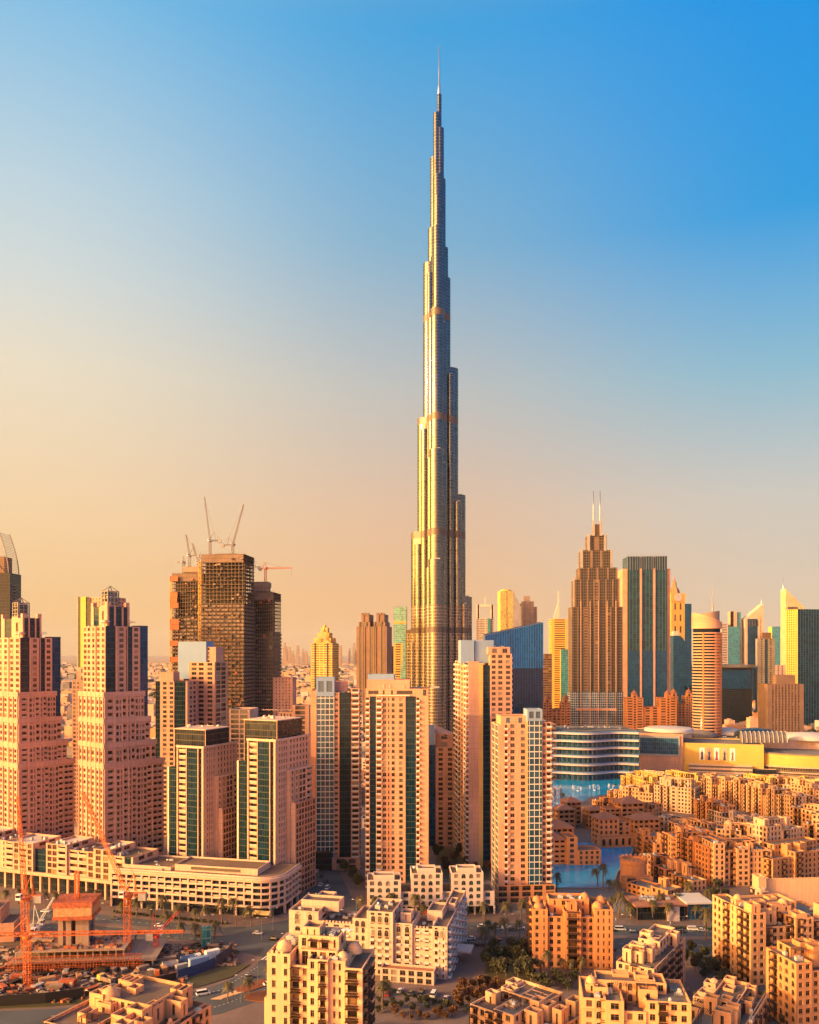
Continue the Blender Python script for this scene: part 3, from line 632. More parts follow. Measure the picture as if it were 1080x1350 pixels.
b.mass(w * .3, w * .72, 8, 20, z - 1.1, Z(899, 505), 'p1', 'p1', 'p1', wm='pink', par=.8); b.units(w * .45, w * .9, 1, 7, z - 1.15, 6)
b.mass(-.1, w * .36, -4, -.82, 0, 11, 'g1', 'p', 'p', gl='gl_dark', par=.5, wm='darkgrey'); b.mass(w * .36 + .2, w * 1.02, -3, -.02, 0, 7, 'p1 W2 p1 W2 p1', wm='pink', par=.6)
b.done()
# ---- broad tower in front of the tall one
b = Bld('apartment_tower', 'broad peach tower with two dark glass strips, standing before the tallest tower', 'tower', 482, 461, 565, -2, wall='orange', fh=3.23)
w = b.w; z = Z(908, 461); d = 24
F1 = 'B2.2 p.1 g3.3 B3.1 w2.8 n1.7 p.4 w2.3 p1.6 w2.8 p1 g5.6 B2 p4.6'
zt = z - 4.2; b.mass(0, w, 0, d, 0, zt, F1, 'p1 w2 w2 p1 w2 w2 p1', 'B2 p1 w2 w2 p1', par=0)
b.mass(.01, w - .01, .01, d - .01, zt, z, 'p.6 s2.2 p.6 n1 p.8 n1 p.5 s3.4 p1.2 p1 x.8 p.4', 'p', 'p', par=1.2, fh=4.2, wm='orange')
b.mass(w * .02, w * .7, 1.2, 18, z - 1.1, Z(896, 461), wm='pink', par=.8); b.mass(w * .03, w * .45, 4, 16, z + 2, Z(889, 466), wm='bluegrey', par=.4)
b.mb('frame_band', 'rail').box(w * .18, w * .71, -1.0, -.01, zt + .2, zt + .7)
for q in (.28, .38, .6): b.mb('roof_mast', 'rail').box(w * q, w * q + .2, .6, .8, z, z + 2.4); 
b.units(w * .72, w * .97, 2, d - 2, z - 1.15, 5); b.done()
# ---- small tower between
b = Bld('apartment_tower', 'small peach tower with slim blue fin, squeezed between two taller towers', 'tower', 563, 560, 600, 2, wall='orange', fh=3.25)
w = b.w; z = Z(985, 560)
b.mass(0, w * .3, -.5, 15, 0, z + 1.4, 'g1', 'p', 'p', gl='gl_blue', par=.5); b.mass(w * .02, w * .28, 0, 4, z + .9, Z(956, 560), wm='bluegrey', par=.4)
b.mass(w * .3, w, 0, 18, 0, z, 'p.7 w2 p1 w2 p.6', 'p.4 B2 B2 p1', 'p', par=1.2); b.mass(w * .32, w * .95, 4, 16, z - 1.1, Z(968, 560), 'p1 w2 p1', wm='pink', par=.8, fh=6)
m = MB(); m.add([(w * .3, 3, Z(968, 560)), (w * .95, 3, Z(975, 560)), (w * .95, 16, Z(968, 560)), (w * .3, 16, Z(958, 560))], (0, 1, 2, 3)); m.box(w * .3, w * .34, 3, 16, Z(968, 560) - .5, Z(962, 560)); m.build('sloped_roof', 'pink', b.root)
b.mass(w, w + 2.4, 2, 12, 0, z - 2, 'g1', 'g1', gl='gl_blue', par=.4); b.done()
# ---- tall tower right of it
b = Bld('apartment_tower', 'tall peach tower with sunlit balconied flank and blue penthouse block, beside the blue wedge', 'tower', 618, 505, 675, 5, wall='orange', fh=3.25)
w = b.w; d = b.side(600, False); z = Z(872, 505)
b.mass(0, w * .24, 0, d, 0, z, 'p1', 'p', 'p.4 B2.2 p.3 B2.2 p.3 w2 p.2 w2 B2.4', par=1.2)
b.mass(w * .24, w * .50, .8, d, 0, Z(877, 505), 'g1', 'p', 'p', gl='gl_teal', par=1.0); b.mb('fin', 'ochre').box(w * .24, w * .33, -.2, .79, 0, Z(876, 505))
b.mass(w * .50, w, 0, d, 0, Z(862, 505), 'p.2 w2 p.2 w2.2 p.5 w2.2 p.2', 'p.3 B2.4 p.4 B2.4 p.5', 'p', par=1.4)
b.mass(w * .46, w * .97, 1.5, 16, Z(863, 505), Z(853, 505), 'p.6 w1.5 p.6 w1.5 p.3', wm='pink', par=.6, fh=5)
b.mass(-4, w * .16, 5, 16, z - 1.1, Z(844, 508), wm='bluegrey', par=.4); b.mass(w * .18, w * .62, 6, 15, z - 1.1, Z(844, 511), wm='bluegrey', par=.4, F='p1')
b.units(w * .6, w * .95, 3, 14, Z(853, 505) - .55, 3); b.done()
# ---- nearer tower with blue grid
b = Bld('apartment_tower', 'peach tower with blue white gridded strip, standing at the lower lake edge', 'tower', 657, 424, 727, 4, wall='orange', fh=3.2)
w = b.w; d = b.side(648, False); z = Z(957, 424); b_ = w / 70
b.mass(0, 8.5 * b_, 0, d, 0, z + .5, 'p1', 'p', 'p.3 g3 p.6 g3 p.4', gl='gl_grid', par=1.2)
b.mass(8.5 * b_, 13 * b_, .8, d, 0, z + 1, 'B1', 'p', 'p', par=1)
b.mass(13 * b_, 38 * b_, 0, d, 0, z + 1.4, 'p.4 w2.2 p.9 p.5 w2.2 p.3', 'p', 'p', par=1.2)
b.mass(38 * b_, 57 * b_, -1.4, 14, 0, z + 3, 'g1', 'p', 'p', gl='gl_grid', par=.3)
b.mass(57 * b_, 70 * b_, 0, d, 0, z + 1.8, 'p.3 w2 B2.4', 'p.3 B2.4 p.6 w2 w2 p.6', 'p', wm='pink', par=1.2)
b.mass(4 * b_, 40 * b_, 1.6, d * .7, z, Z(944, 425), 'p.4 n1.4 p.4 n1.4 p.4', wm='orange', par=.7, fh=6, wn='win_blue')
b.mass(37.5 * b_, 57.5 * b_, -1.38, 8, z + 2.5, Z(935, 424), 'p.2 w1.5 w1.5 p.2', wm='bluegrey', par=.5, fh=9, wn='win_blue'); b.units(58 * b_, 68 * b_, 2, d - 2, z + .7, 3)
b.mass(-.6, w + 1.4, -2.4, -1.42, 0, 12, 'W2 p.4 W2 p.4 W2 p.4 W2 p.4 W2', wm='sand_red', par=.6); b.done()
# ---- pale towers behind the left pair
b = Bld('apartment_tower', 'cream tower with pale blue roof block, before the dark construction towers', 'tower', 232, 610, 283, -14, wall='orange', fh=3.3)
w = b.w; z = Z(880, 610)
b.mass(0, w * .34, 0, 18, 0, Z(895, 610), 'p.4 w2 p.3 g2', 'p', 'p1 w2 p1', par=1); b.mass(w * .02, w * .75, 2, 14, z - 12, Z(846, 614), wm='bluegrey', par=.4)
b.mass(w * .34, w, 0, 20, 0, z + 4, 'p.4 w2 w2 p.4 w2 p.3', 'p.4 W2 W2 p.4', 'p', par=1); b.mass(w * .62, w * .98, 3, 15, z + 3, Z(853, 610), 'p1 n1 p1', par=.7, wm='pink'); b.done()
b = Bld('apartment_tower', 'plain pink slab tower between the lantern tower and the twin slabs', 'tower', 205, 590, 247, -10, wall='pink', fh=3.3)
w = b.w; b.mass(0, w, 0, 18, 0, Z(898, 590), 'g1.4 p.6 w1.6 p.4 w1.6 g3.4 p.5', 'p1 w2 w2 p1', 'p', gl='gl_green', par=1.2); b.mass(w * .05, w * .5, 3, 13, Z(899, 590), Z(886, 590), par=.7); b.done()
b = Bld('apartment_tower', 'narrow cream tower glimpsed in the gap between the stepped pair', 'tower', 95, 640, 121, -8, wall='cream', fh=3.2)
w = b.w; b.mass(0, w, 0, 16, 0, Z(898, 640), 'p.3 w2 w2 w2 w2 w2 p.3', 'p1 w2 w2 p1', 'p', par=1); b.mass(w * .15, w * .9, 2, 12, Z(899, 640), Z(880, 640), 'p1 n1 n1 p1', par=.8, fh=5); b.done()
b = Bld('apartment_tower', 'cream balconied tower partly hidden by the leftmost tower', 'tower', -20, 620, 12, -6, wall='cream', fh=3.2)
w = b.w; b.mass(0, w, 0, 16, 0, Z(866, 620), 'p.3 s2 s2 s2 p.3', 'p', 'p', par=1); b.mass(w * .1, w * .7, 3, 12, Z(867, 620), Z(856, 620), par=.6); b.done()
b = Bld('office_tower', 'slab tower with bright yellow fin, behind the lantern tower', 'tower', 102, 850, 149, -12, wall='pink', fh=3.6)
w = b.w; z = Z(787, 850)
b.mass(0, w * .24, 0, 6, 0, z, 'p.2 g1 p2', wm='yellow', par=.5); b.mass(w * .24, w * .36, .5, 20, 0, z - 1, 'g1', gl='gl_dark', par=.5); b.mass(w * .36, w, 1.5, 24, 0, z - .5, 'p.4 n1 n1 n1 n1 n1 n1 n1 p.4', 'p.4 n1 n1 n1 p.4', par=1.5, wn='win_warm'); b.done()
b = Bld('apartment_block', 'cream block with pergola roof, behind the twin slabs', 'apartment block', 302, 560, 408, -6, wall='cream', fh=3.3)
w = b.w
b.mass(0, w * .26, 0, 20, 0, Z(935, 560), 'p.3 W2 W2 p.3', 'p', 'p1 w2 p1', par=1, wm='pale'); b.mass(w * .26, w * .62, 3, 20, 0, Z(948, 560), 'p.3 W2 W2 W2 p.2', par=1); b.mass(w * .62, w * .8, 0, 20, 0, Z(938, 560), 'p.3 n1 n1 n1 n1 p.3', par=1, fh=6); b.mass(w * .8, w, -1, 20, 0, Z(929, 560), 'p.3 W2 p.6', 'p1 W2 p1', par=1)
for q in range(7): b.mb('pergola', 'pale').box(w * (.42 + q * .055), w * (.42 + q * .055) + .5, 2, 14, Z(938, 560) + .5, Z(938, 560) + 1)
b.mb('pergola', 'pale').box(w * .4, w * .78, 2, 2.5, Z(938, 560) + 1.01, Z(938, 560) + 1.5); b.done()
# ================================================================ podiums and low blocks of the middle ground
def wavy(b, pts, z0, z1, part, mat, top=None, closed_back=14):   # vertical ribbon along a plan line, with a roof to the back
    m = b.mb(part, mat); u = 0
    for p, q in zip(pts, pts[1:]): m.quad((p[0], p[1], z0), (q[0], q[1], z0), (q[0], q[1], z1), (p[0], p[1], z1))
    if top:
        t = b.mb('roof', top)
        for p, q in zip(pts, pts[1:]): t.quad((p[0], p[1], z1), (q[0], q[1], z1), (q[0], max(q[1], closed_back), z1), (p[0], max(p[1], closed_back), z1))
def slab(b, pts, z, h, out, part, mat):                          # overhanging floor edge following the plan line
    m = b.mb(part, mat); n = len(pts); o = []
    for i, p in enumerate(pts):
        a = Vector(pts[max(i - 1, 0)]); c = Vector(pts[min(i + 1, n - 1)]); d = (c - a).normalized(); o.append((p[0] + d.y * out, p[1] - d.x * out))
    for i in range(n - 1):
        p, q, s, t = o[i], o[i + 1], pts[i], pts[i + 1]
        m.quad((p[0], p[1], z), (q[0], q[1], z), (q[0], q[1], z + h), (p[0], p[1], z + h)); m.quad((p[0], p[1], z + h), (q[0], q[1], z + h), (t[0], t[1], z + h), (s[0], s[1], z + h)); m.quad((s[0], s[1], z), (t[0], t[1], z), (q[0], q[1], z), (p[0], p[1], z))
b = Bld('podium_building', 'long cream podium with curved glazed corner, below the twin slabs', 'podium', 148, 428, 366, -13, wall='pale', fh=3.3)
w = b.w; R0 = 11; line = [(0, 0), (w - R0, 0)] + [(w - R0 + R0 * sin(a * pi / 16), R0 - R0 * cos(a * pi / 16)) for a in range(1, 9)] + [(w, 30)]
per = [line[0]]
L = [0]
for p, q in zip(line, line[1:]): L.append(L[-1] + sqrt((q[0] - p[0]) ** 2 + (q[1] - p[1]) ** 2))
def along(t):
    for i in range(len(line) - 1):
        if t <= L[i + 1] or i == len(line) - 2:
            k = (t - L[i]) / (L[i + 1] - L[i]); p, q = line[i], line[i + 1]; d = Vector((q[0] - p[0], q[1] - p[1])).normalized(); return (p[0] + (q[0] - p[0]) * k, p[1] + (q[1] - p[1]) * k, d)
H0, levels = 20.0, (4.9, 8.2, 11.3, 14.4, 17.2)
wavy(b, line, 0, H0 - 2, 'glazing', 'gl_dark'); slab(b, line, H0 - 2.2, 1.0, 1.6, 'cornice', 'pale'); slab(b, line, H0 - 1.2, .8, .3, 'parapet', 'pale')
rm = b.mb('roof', 'roof'); rm.poly([(p[0], p[1], H0 - 1.21) for p in line] + [(0, 30, H0 - 1.21)])
for z in levels: slab(b, line, z - .4, .9, 1.1, 'floor_band', 'pale')
t = 0.0; step = 4.3; k = 0
while t <= L[-1] + .01:
    x, y, dv = along(min(t, L[-1])); n = Vector((dv.y, -dv.x)); c = MB(); ww = .45 if k % 2 == 0 else .3
    a, e = Vector((x, y)) - dv * ww + n * 1.0, Vector((x, y)) + dv * ww + n * 1.0; f, g = e - n * 1.3, a - n * 1.3
    c.prism([a, e, f, g], 0 if k % 2 == 0 else 4.5, H0 - 2.2); c.build('pillar', 'pale', b.root); t += step; k += 1
for i in range(11):                                              # balconies set between the pillars of the upper floors
    for j, z in enumerate((8.7, 11.8, 14.9)):
        for q in (0, 1):
            x0 = i * 2 * step + q * step + .6
            if x0 + 3 < w - R0 and (i + j + q) % 3: me = balc_mesh('b', 3.1, 'cream', 'rail'); link('balcony', me, b.root, Matrix.Translation((x0, -.5, z - .4)))
b.mass(4, w * .34, 4, 26, H0 - 1.2, H0 + .6, par=.8); b.mass(w * .36, w * .86, 5, 22, H0 - 1.2, H0 + 2.0, 'p1 s3 p1', par=.8, fh=3); b.units(6, w - 14, 3, 22, H0 - 1.2, 34)
for q in (.45, .62, .8): m = MB(); m.box(0, 6, -3.2, -1.2, 3.6, 3.75); m.box(0, .1, -3.2, -3.1, 0, 3.6); m.box(5.9, 6, -3.2, -3.1, 0, 3.6); o = m.build('awning', 'black', b.root); o.location = (w * q, 0, 0)
for q in (.86, .91): m = MB(); m.add([(0, -3.6, 2.6), (7, -3.6, 2.6), (7, -1.2, 3.6), (0, -1.2, 3.6)], (0, 1, 2, 3)); m.box(0, 7, -3.65, -3.6, 2.2, 2.6); o = m.build('awning', 'awning_yellow', b.root); o.location = (w * q - 2, 0, 0)
b.root.location.z = .0; b.done()
def arcade(b, x0, x1, y, z, step=5.0, depth=3.5, th=1.2, mat=None):  # columns under an overhang
    n = max(1, int((x1 - x0) / step))
    for i in range(n + 1): m = MB(); x = x0 + (x1 - x0) * i / n; m.box(x - th / 2, x + th / 2, y, y + th, 0, z); m.build('column', mat or b.wm, b.root)
    b.mb('glazing', 'gl_dark').quad((x0, y + depth, 0), (x1, y + depth, 0), (x1, y + depth, z), (x0, y + depth, z)); b.mb('soffit', b.wm).quad((x0, y, z), (x0, y + depth, z), (x1, y + depth, z), (x1, y, z))
b = Bld('podium_building', 'cream arcaded podium block, lower left under the stepped towers', 'podium', -60, 474, 177, -20, wall='cream', fh=3.2, win='win_warm')
w = b.w; rr = random.Random(3); x = 0.0; widths = [9, 14, 10, 17, 8, 12, 15, 9, 13]; kx = w / sum(widths)
b.mass(0, w, 0, 24, 9.4, 10.6, par=0)
arcade(b, 0, w, 0, 9.4, 6)
for i, wd in enumerate(widths):
    wd *= kx; hz = (25, 28.5, 26, 26, 23, 27, 24.5, 26.5, 24)[i]; pr = (0, -1.2, 0, -1.0, .6, -1.2, 0, -.6, -1)[i]
    F_ = ('p.5 W2 W2 p.5', 'p.5 b3 p.4 b3 p.4 b3 p.5', 'p.6 W3 p.6 n1 p.4', 'p.5 b3 p.4 W2 p.4 b3 p.4 W2 p.4', 'g1', 'p.4 W2 W2 p.4 b3 p.4', 'p.5 b3 p.4 b3 p.4 W2 p.4', 'p.5 W2 p.5 W2 p.3', 'p2 b2.4 p.6 g2.2 p.6')[i]
    b.mass(x, x + wd, pr, 20, 10.6, hz, F_, 'p1 w2 w2 p1', 'p1', par=1.1, roof='roof_white' if i % 2 else 'roof'); b.units(x + 1, x + wd - 1, 2, 14, hz - 1.1, 6); x += wd
b.mb('cornice', 'cream').box(-.5, w + .5, -2, -1.21, 9.2, 10.9); b.done()
b = Bld('plant_block', 'plain pink end block with light star panel, between the two podiums', 'block', 128, 446, 178, -20, wall='pink', fh=3.3)
w = b.w; b.mass(0, w, 0, 20, 0, 21.2, 'p1', 'p1', par=.8); m = MB()
pts = []
for i in range(16): r = (3.0, 1.3)[i % 2]; pts.append((w * .7 + r * cos(i * pi / 8 + .2), r * .55 * sin(i * pi / 8 + .2) + 6, 21.35))
m.poly(pts); b.mb('roof', 'roof').box(w * .45, w * .98, 2, 10, 20.3, 21.3); m.build('star_panel', 'paint_white', b.root); b.done()
b = Bld('villa_block', 'long white villa block with three raised bays, at the foot of the broad tower', 'apartment block', 484, 412, 652, 2, wall='white', win='win_teal', fh=3.1)
w = b.w
b.mass(0, w, 0, 16, 4.2, 11.5, 'p1 ' + 'w1.6 p.7 ' * 12, 'p1 w2 w2 p1', 'p1 w2 w2 p1', par=1.1, roof='roof')
arcade(b, 0, w, .0, 4.2, 4.6, 2.5, .8, 'white')
for q, (a, e, hz) in enumerate(((.0, .265, 17.8), (.345, .59, 21), (.66, .91, 21))):
    b.mass(w * a, w * e, -1.2, 13, 4.4, hz, 'p.5 w1.6 p.3 a1.8 p.25 a1.8 p.3 w1.6 p.5', 'p.6 w1.6 p.5 w1.6 p.6', 'p.6 w1.6 p.5 w1.6 p.6', par=1.1)
    b.mass(w * (a + .05), w * (e - .05), 2, 9, hz - 1, hz + 1.6, par=1.0); b.units(w * a + 1, w * e - 1, 9, 12.5, hz - 1.1, 3)
for q in (.08, .4, .72): b.mb('sloping_parapet', 'white').box(w * q, w * q + 2.2, -.8, 4, 11.51, 14.5)
for i in range(4):
    m = MB(); m.lathe([(1.9, 2.5), (.05, 3.6)], 0, 0, 10); m.tube((0, 0, 0), (0, 0, 3.4), .06); o = m.build('parasol', 'awning', None); o.location = b.world((w * (.40 + i * .055), -4.5, 0)); tag(o, 'red parasol, %s from the left before the white villa block' % ORD[i], 'parasol', 'red parasols on the boulevard')
b.done()
# ================================================================ courtyard quarter: sand-coloured blocks with domes, roof pavilions and dark balconies
def pavilion(b, x, y, w, d, z, h, mat=None): b.mass(x, x + w, y, y + d, z, z + h, 'p.6 n1 p.6' if h > 3.2 else 'p', 'p.6 n1 p.6' if h > 3.2 else 'p', 'p', par=1.0, wm=mat, fh=h)
def old_block(label, pxA, DA, pxB, yaw, d, h, seed, wall='sand', domes=1, pav=4, arch=.3, group=None, hip=0, name='courtyard_block', fh=3.15, wood=.75, cren=False, win='win_old', maxw=100, pergolas=1, corner=None, ends=None):
    r = random.Random(seed); x0 = w0 = None
    if corner:                                                   # near corner at this column, left facade back to pxA, right face to pxB
        a = radians(yaw); xc = X(corner, DA); q = (pxA - CX) / F; w0 = (xc - q * DA) / (cos(a) - q * sin(a)); x0 = xc - w0 * cos(a); DA -= w0 * sin(a)
    if ends: A, E = G(*ends[0]), G(*ends[1]); x0, DA = A.x, A.y; w0 = (E - A).length; yaw = math.degrees(atan2(E.y - A.y, E.x - A.x))
    b = Bld(name, label, 'apartment block', pxA, DA, pxB, yaw, group, wall, win, 'frame', 'gl_dark', 'wood', 'roof', fh, w=w0, x0=x0)
    w = b.w
    if corner: d = max(10, min(40, b.side(pxB)))
    def spec(L):                                                 # bays about 2.6 m
        n = max(1, int(L / 2.7)); o = ['p.7']
        for i in range(n):
            q = r.random(); o.append('a2.2' if q < arch * .4 else 'w2.2' if q < .5 else 'n2' if q < .6 else 'k2.6' if q < .6 + wood * .36 else 'w2.4'); o.append('p%.2f' % r.choice((.4, .55, .8)))
        return ' '.join(o)
    # body in unequal bays along the front, each a little different in height and depth
    cuts = [0.0]
    while w - cuts[-1] > 15: cuts.append(cuts[-1] + r.choice((6, 7.5, 11, 14, 17)) * r.uniform(.85, 1.1))
    cuts.append(w); prev = None
    for i, (x0, x1) in enumerate(zip(cuts, cuts[1:])):
        L = x1 - x0; tower = (i % 2 == (seed % 2)) and L < 12
        hz = h + (r.choice((0, 1.6, 3.15)) if tower else r.choice((-3.15, -1.6, 0)) if L > 6 else -3.15); pr = -1.1 if tower else r.choice((0.0, .45))
        if prev is not None and abs(prev - pr) < .01: pr += .3
        prev = pr; dd = d - r.choice((0.0, .5, 1.5))
        b.mass(x0, x1, pr, dd, 0, hz, spec(L), spec(dd * .9), spec(dd * .9), 'p', par=1.0, roof=r.choice(('roof', 'roof_grey')))
        if tower and r.random() < .6: pavilion(b, x0 + L * .12, pr + .8, L * .6, min(5.0, dd * .5), hz - 1.0, r.choice((2.4, 3.4, 4.2)))
        if cren and not tower: b.crenels(x0, x1, pr + .01, hz)
        b.units(x0 + .6, x1 - .6, pr + 1, dd - 2, hz - 1.0, r.choice((2, 4, 5)), r)
        if arch > .25 and r.random() < .7: b.mb('cornice', wall).box(x0 + .1, x1 - .1, pr - .35, pr - .006, hz - 3.4, hz - 3.0)
        zz = hz
        if i % 2 == 0 and domes > 0: rr = min(2.6, L * .24); b.mass(x0 + L * .5 - rr * 1.15, x0 + L * .5 + rr * 1.15, dd * .5 - rr * 1.15, dd * .5 + rr * 1.15, hz - 1.0, hz + 1.6, 'p1 a1 p1', 'p1 a1 p1', 'p1 a1 p1', par=0, fh=2.6); b.dome(x0 + L * .5, dd * .5, hz + 1.6, rr, drum=.4); domes -= 1
        if hip and r.random() < .5: b.mass(x0 + .8, x1 - .8, pr + 1.5, dd - 2, hz - 1.0, hz + 2.2, 'p1 n1 p1 n1 p1', par=0, fh=3.2); b.hip(x0 + .8, x1 - .8, pr + 1.5, dd - 2, hz + 2.25, 2.2)
    # stepped upper floor and roof pavilions towards the back
    if d > 14:
        x0 = r.uniform(.08, .2) * w; x1 = r.uniform(.7, .92) * w; b.mass(x0, x1, d * .45, d - 2.2, h - 4.2, h + 2.4, spec(x1 - x0), spec(d * .4), spec(d * .4), par=1.0)
    for _ in range(pav):
        ww, dd = r.uniform(3, 5.5), r.uniform(3, 5); x = r.uniform(.4, max(.5, w - ww - .4)); y = r.uniform(1.5, max(1.6, d - dd - .6)); pavilion(b, x, y, ww, dd, h - 4.0, r.choice((5.6, 6.4, 7.2)))
    for _ in range(pergolas):                                    # timber pergola on the roof
        x = r.uniform(1, max(1.1, w - 6)); y = r.uniform(1, max(1.1, d * .4)); m = MB(); z = h + .2
        for i in range(9): m.box(x + i * .55, x + i * .55 + .14, y, y + 3.4, z + 2.4, z + 2.55)
        for q in ((x, y), (x + 4.4, y), (x, y + 3.2), (x + 4.4, y + 3.2)): m.box(q[0], q[0] + .16, q[1], q[1] + .16, z - 3.3, z + 2.39)
        m.build('pergola', 'wood', b.root)
    b.done(maxw); return b
# ---- the large near block, bottom centre
b = Bld('courtyard_block', 'tall sand coloured block with white domes and roof terrace, lower centre foreground', 'apartment block', 352, 230, 478, -10, wall='sand_pale', win='win_old', fh=3.35, rail='wood')
w = b.w; h = Z(1268, 224); u = w / 130
b.mass(-2.2, 0, 4, 16, 0, h - 14, 'p.5 n1 p.5', 'p', 'p1 w2 w2 p1', par=.9)
b.mass(0, 32 * u, 0, 17, 0, h + .2, 'p1 w1.35 p1.6 w1.2 p.5', 'p1 w2 p1', 'p1 w1.5 p1 w1.5 p1', par=1)
b.mass(32 * u, 56 * u, .9, 17, 0, h - 3, 'k2.2 p.3 w1.4 p.2', par=1)
b.mass(56 * u, 84 * u, -.3, 17, 0, h - .6, 'p.6 w1.5 p1.1 k1.9 p.5', par=1)
b.mass(84 * u, 106 * u, .7, 17, 0, h - 1.0, 'p.5 n1 n1 p.5', par=1)
b.mass(106 * u, 130 * u, -.2, 15, 0, h - 2.4, 'p.3 k2.6 p.8', 'p.4 k2.4 p.6 k2.4 p.6 w1.3 p.6', par=1)
b.mass(36 * u, 92 * u, 5, 13, h - 4, h + 4.0, 'p.5 w1.3 p.4 k2 p.4 k2 p.5 n1 p.4', 'p.6 w1.5 p.6', 'p.6 w1.5 p.6', par=1.1); b.mass(40 * u, 64 * u, 6, 12, h + 2.9, h + 6.0, 'p1 n1 p1 n1 p1', 'p1 n1 p1', 'p1 n1 p1', par=.9)
b.mass(40 * u, 92 * u, 3.4, 4.98, h - 4, h + .6, 'p.3 x1.2 p.3 x1.2 p.3 x1.2 p.3 x1.2 p.3', par=.3)
for x, y, q, r_ in ((15, 5.5, .2, 2.1), (99, 4.0, -1, 1.7), (107, 10.5, -1, 2.1)): b.dome(x * u, y, h + q - .9, r_, None, .8)
b.crenels(1, 30 * u, .02, h + .2); b.units(44 * u, 90 * u, 6, 12, h + 2.95, 10); b.units(60 * u, 100 * u, 1.2, 3.2, h - 2, 6); b.units(4 * u, 30 * u, 7, 15, h - .8, 8); b.units(66 * u, 90 * u, 6, 12, h + 2.95, 6)
for i in range(2):
    m = MB(); m.lathe([(.08, 0), (.1, 1.2)], 0, 0, 6); m.lathe([(.1, 1.2), (.6, 1.5), (.85, 1.9)], .2, -.1, 12); o = m.build('satellite_dish', 'paint_white', b.root); o.location = (w * (.72 + .06 * i), 9, h + 3)
b.done()
# ---- white arched hotel behind it
b = Bld('hotel_block', 'pale hotel with crenellated parapets and white awnings, behind the foreground domed block', 'hotel', 381, 345, 590, -12, wall='pale', win='win', fh=3.0, rail='paint_white')
w = b.w; u = w / 209; D1 = b.ya
zt = lambda py: Z(py, 322)
hA, hM = zt(1247), zt(1262); hA = 23.5; hM = 20.0
b.mass(0, 40 * u, 0, 16, 0, hA, 'p.8 a1.5 p.6 a1.5 p.8', 'p1 w2 p1', 'p1 w2 w2 p1', par=1.1)
b.mass(40 * u, 86 * u, 1.2, 18, 0, hA - 4.5, 'p.5 w1.5 p.6 w1.5 p.6 w1.5 p.5', par=1.1); b.crenels(40 * u, 86 * u, 1.22, hA - 4.5)
b.mass(86 * u, 106 * u, 0, 18, 0, hA - 1.5, 'p.5 a1.3 p.3 a1.3 p.5', par=1.1)
b.mass(106 * u, 140 * u, -1.4, 17, 0, hA + 2.2, 'p.7 w1.4 p.35 w1.4 p.35 w1.4 p.7', 'p1 w1.5 p1 w1.5 p1', 'p1 w1.5 p1', par=1.1)
b.mass(140 * u, 164 * u, 0, 17, 0, hM + 1.2, 'p.4 w1.5 p.3 w1.5 p.4', par=1.1)
b.mass(164 * u, 190 * u, .8, 17, 0, hM - .6, 'p.5 w1.5 p1 w1.5 p.8', par=1.1); b.crenels(164 * u, 190 * u, .82, hM - .6)
b.mass(190 * u, w, -.3, 52, 0, hM + 1.0, 'p.6 w1.4 p1.2 n1 p.8', 'p.6 ' + 'B2 p.5 w1.5 p.6 ' * 6, par=1.1)
for x0, x1, z, n in ((2, 38, hA - 3.6, 2), (88, 104, hA - 4.8, 2), (110, 136, hA - 2, 3), (110, 136, hA - 7.5, 3), (141, 163, hM - 2.4, 2), (192, 206, hM - 3, 2)):      # paired arches below the parapets
    for i in range(n):
        x = (x0 + (x1 - x0) * (i + .5) / n) * u; me = win_mesh('arch', 1.7, 2.4, 'win', 'frame'); y = {2: 0, 88: 0, 110: -1.4, 141: 0, 192: -.3}[x0]; b.mb('arch_surround', 'pale').box(x - 1.15, x + 1.15, y - .12, y - .01, z - .4, z + 2.7); link('window', me, b.root, Matrix.Translation((x - .85, y - .14, z)))
for x0, x1, y, z1 in ((42, 84, 1.2, hA - 6), (108, 138, -1.4, hA - 9), (141, 163, 0, hM - 4), (166, 188, .8, hM - 2), (192, 208, -.3, hM - 5)):          # awnings under the windows
    n = 3 if x1 - x0 > 28 else 2
    for i in range(n):
        for k in range(5):
            z = z1 - k * 3.0
            if z < 3: continue
            x = (x0 + (x1 - x0) * (i + .5) / n) * u; m = WM.get('awn')
            if m is None: q = MB(); q.add([(-.9, -.9, -.55), (.9, -.9, -.55), (.9, 0, 0), (-.9, 0, 0), (-.9, 0, -.55), (.9, 0, -.55)], (0, 1, 2, 3), (0, 3, 4), (1, 5, 2)); m = WM['awn'] = q.mesh('awning', 'white')
            link('awning', m, b.root, Matrix.Translation((x, y - .01, z)))
b.mass(8 * u, 60 * u, 8, 16, hA - 2, hA + 2.2, par=1); b.mass(146 * u, 160 * u, 4, 10, hM, hM + 4.2, 'p1 n1 p1', par=1); b.mass(176 * u, 196 * u, 12, 24, hM - 1, hM + 3.4, par=1); b.mass(198 * u, 207 * u, 24, 33, hM, hM + 3.2, par=1); b.mass(18 * u, 40 * u, 17, 26, 0, hA + 1, par=1)
b.units(44 * u, 84 * u, 4, 16, hA - 5.5, 16); b.units(110 * u, 136 * u, 2, 14, hA + 1.15, 8); b.units(166 * u, 200 * u, 3, 11, hM - 1.6, 6); b.units(4 * u, 36 * u, 3, 7, hA - 1.1, 3)
b.mass(128 * u, 196 * u, -7, -1.42, 0, 5.4, 'p.6 ' + 'W2 p.6 ' * 6, 'p1 W2 p1', par=.8, roof='tile'); b.mass(w + .05, w + 7, 18, 27, 4.4, 5.2, par=0, roof='roof_white'); b.done()
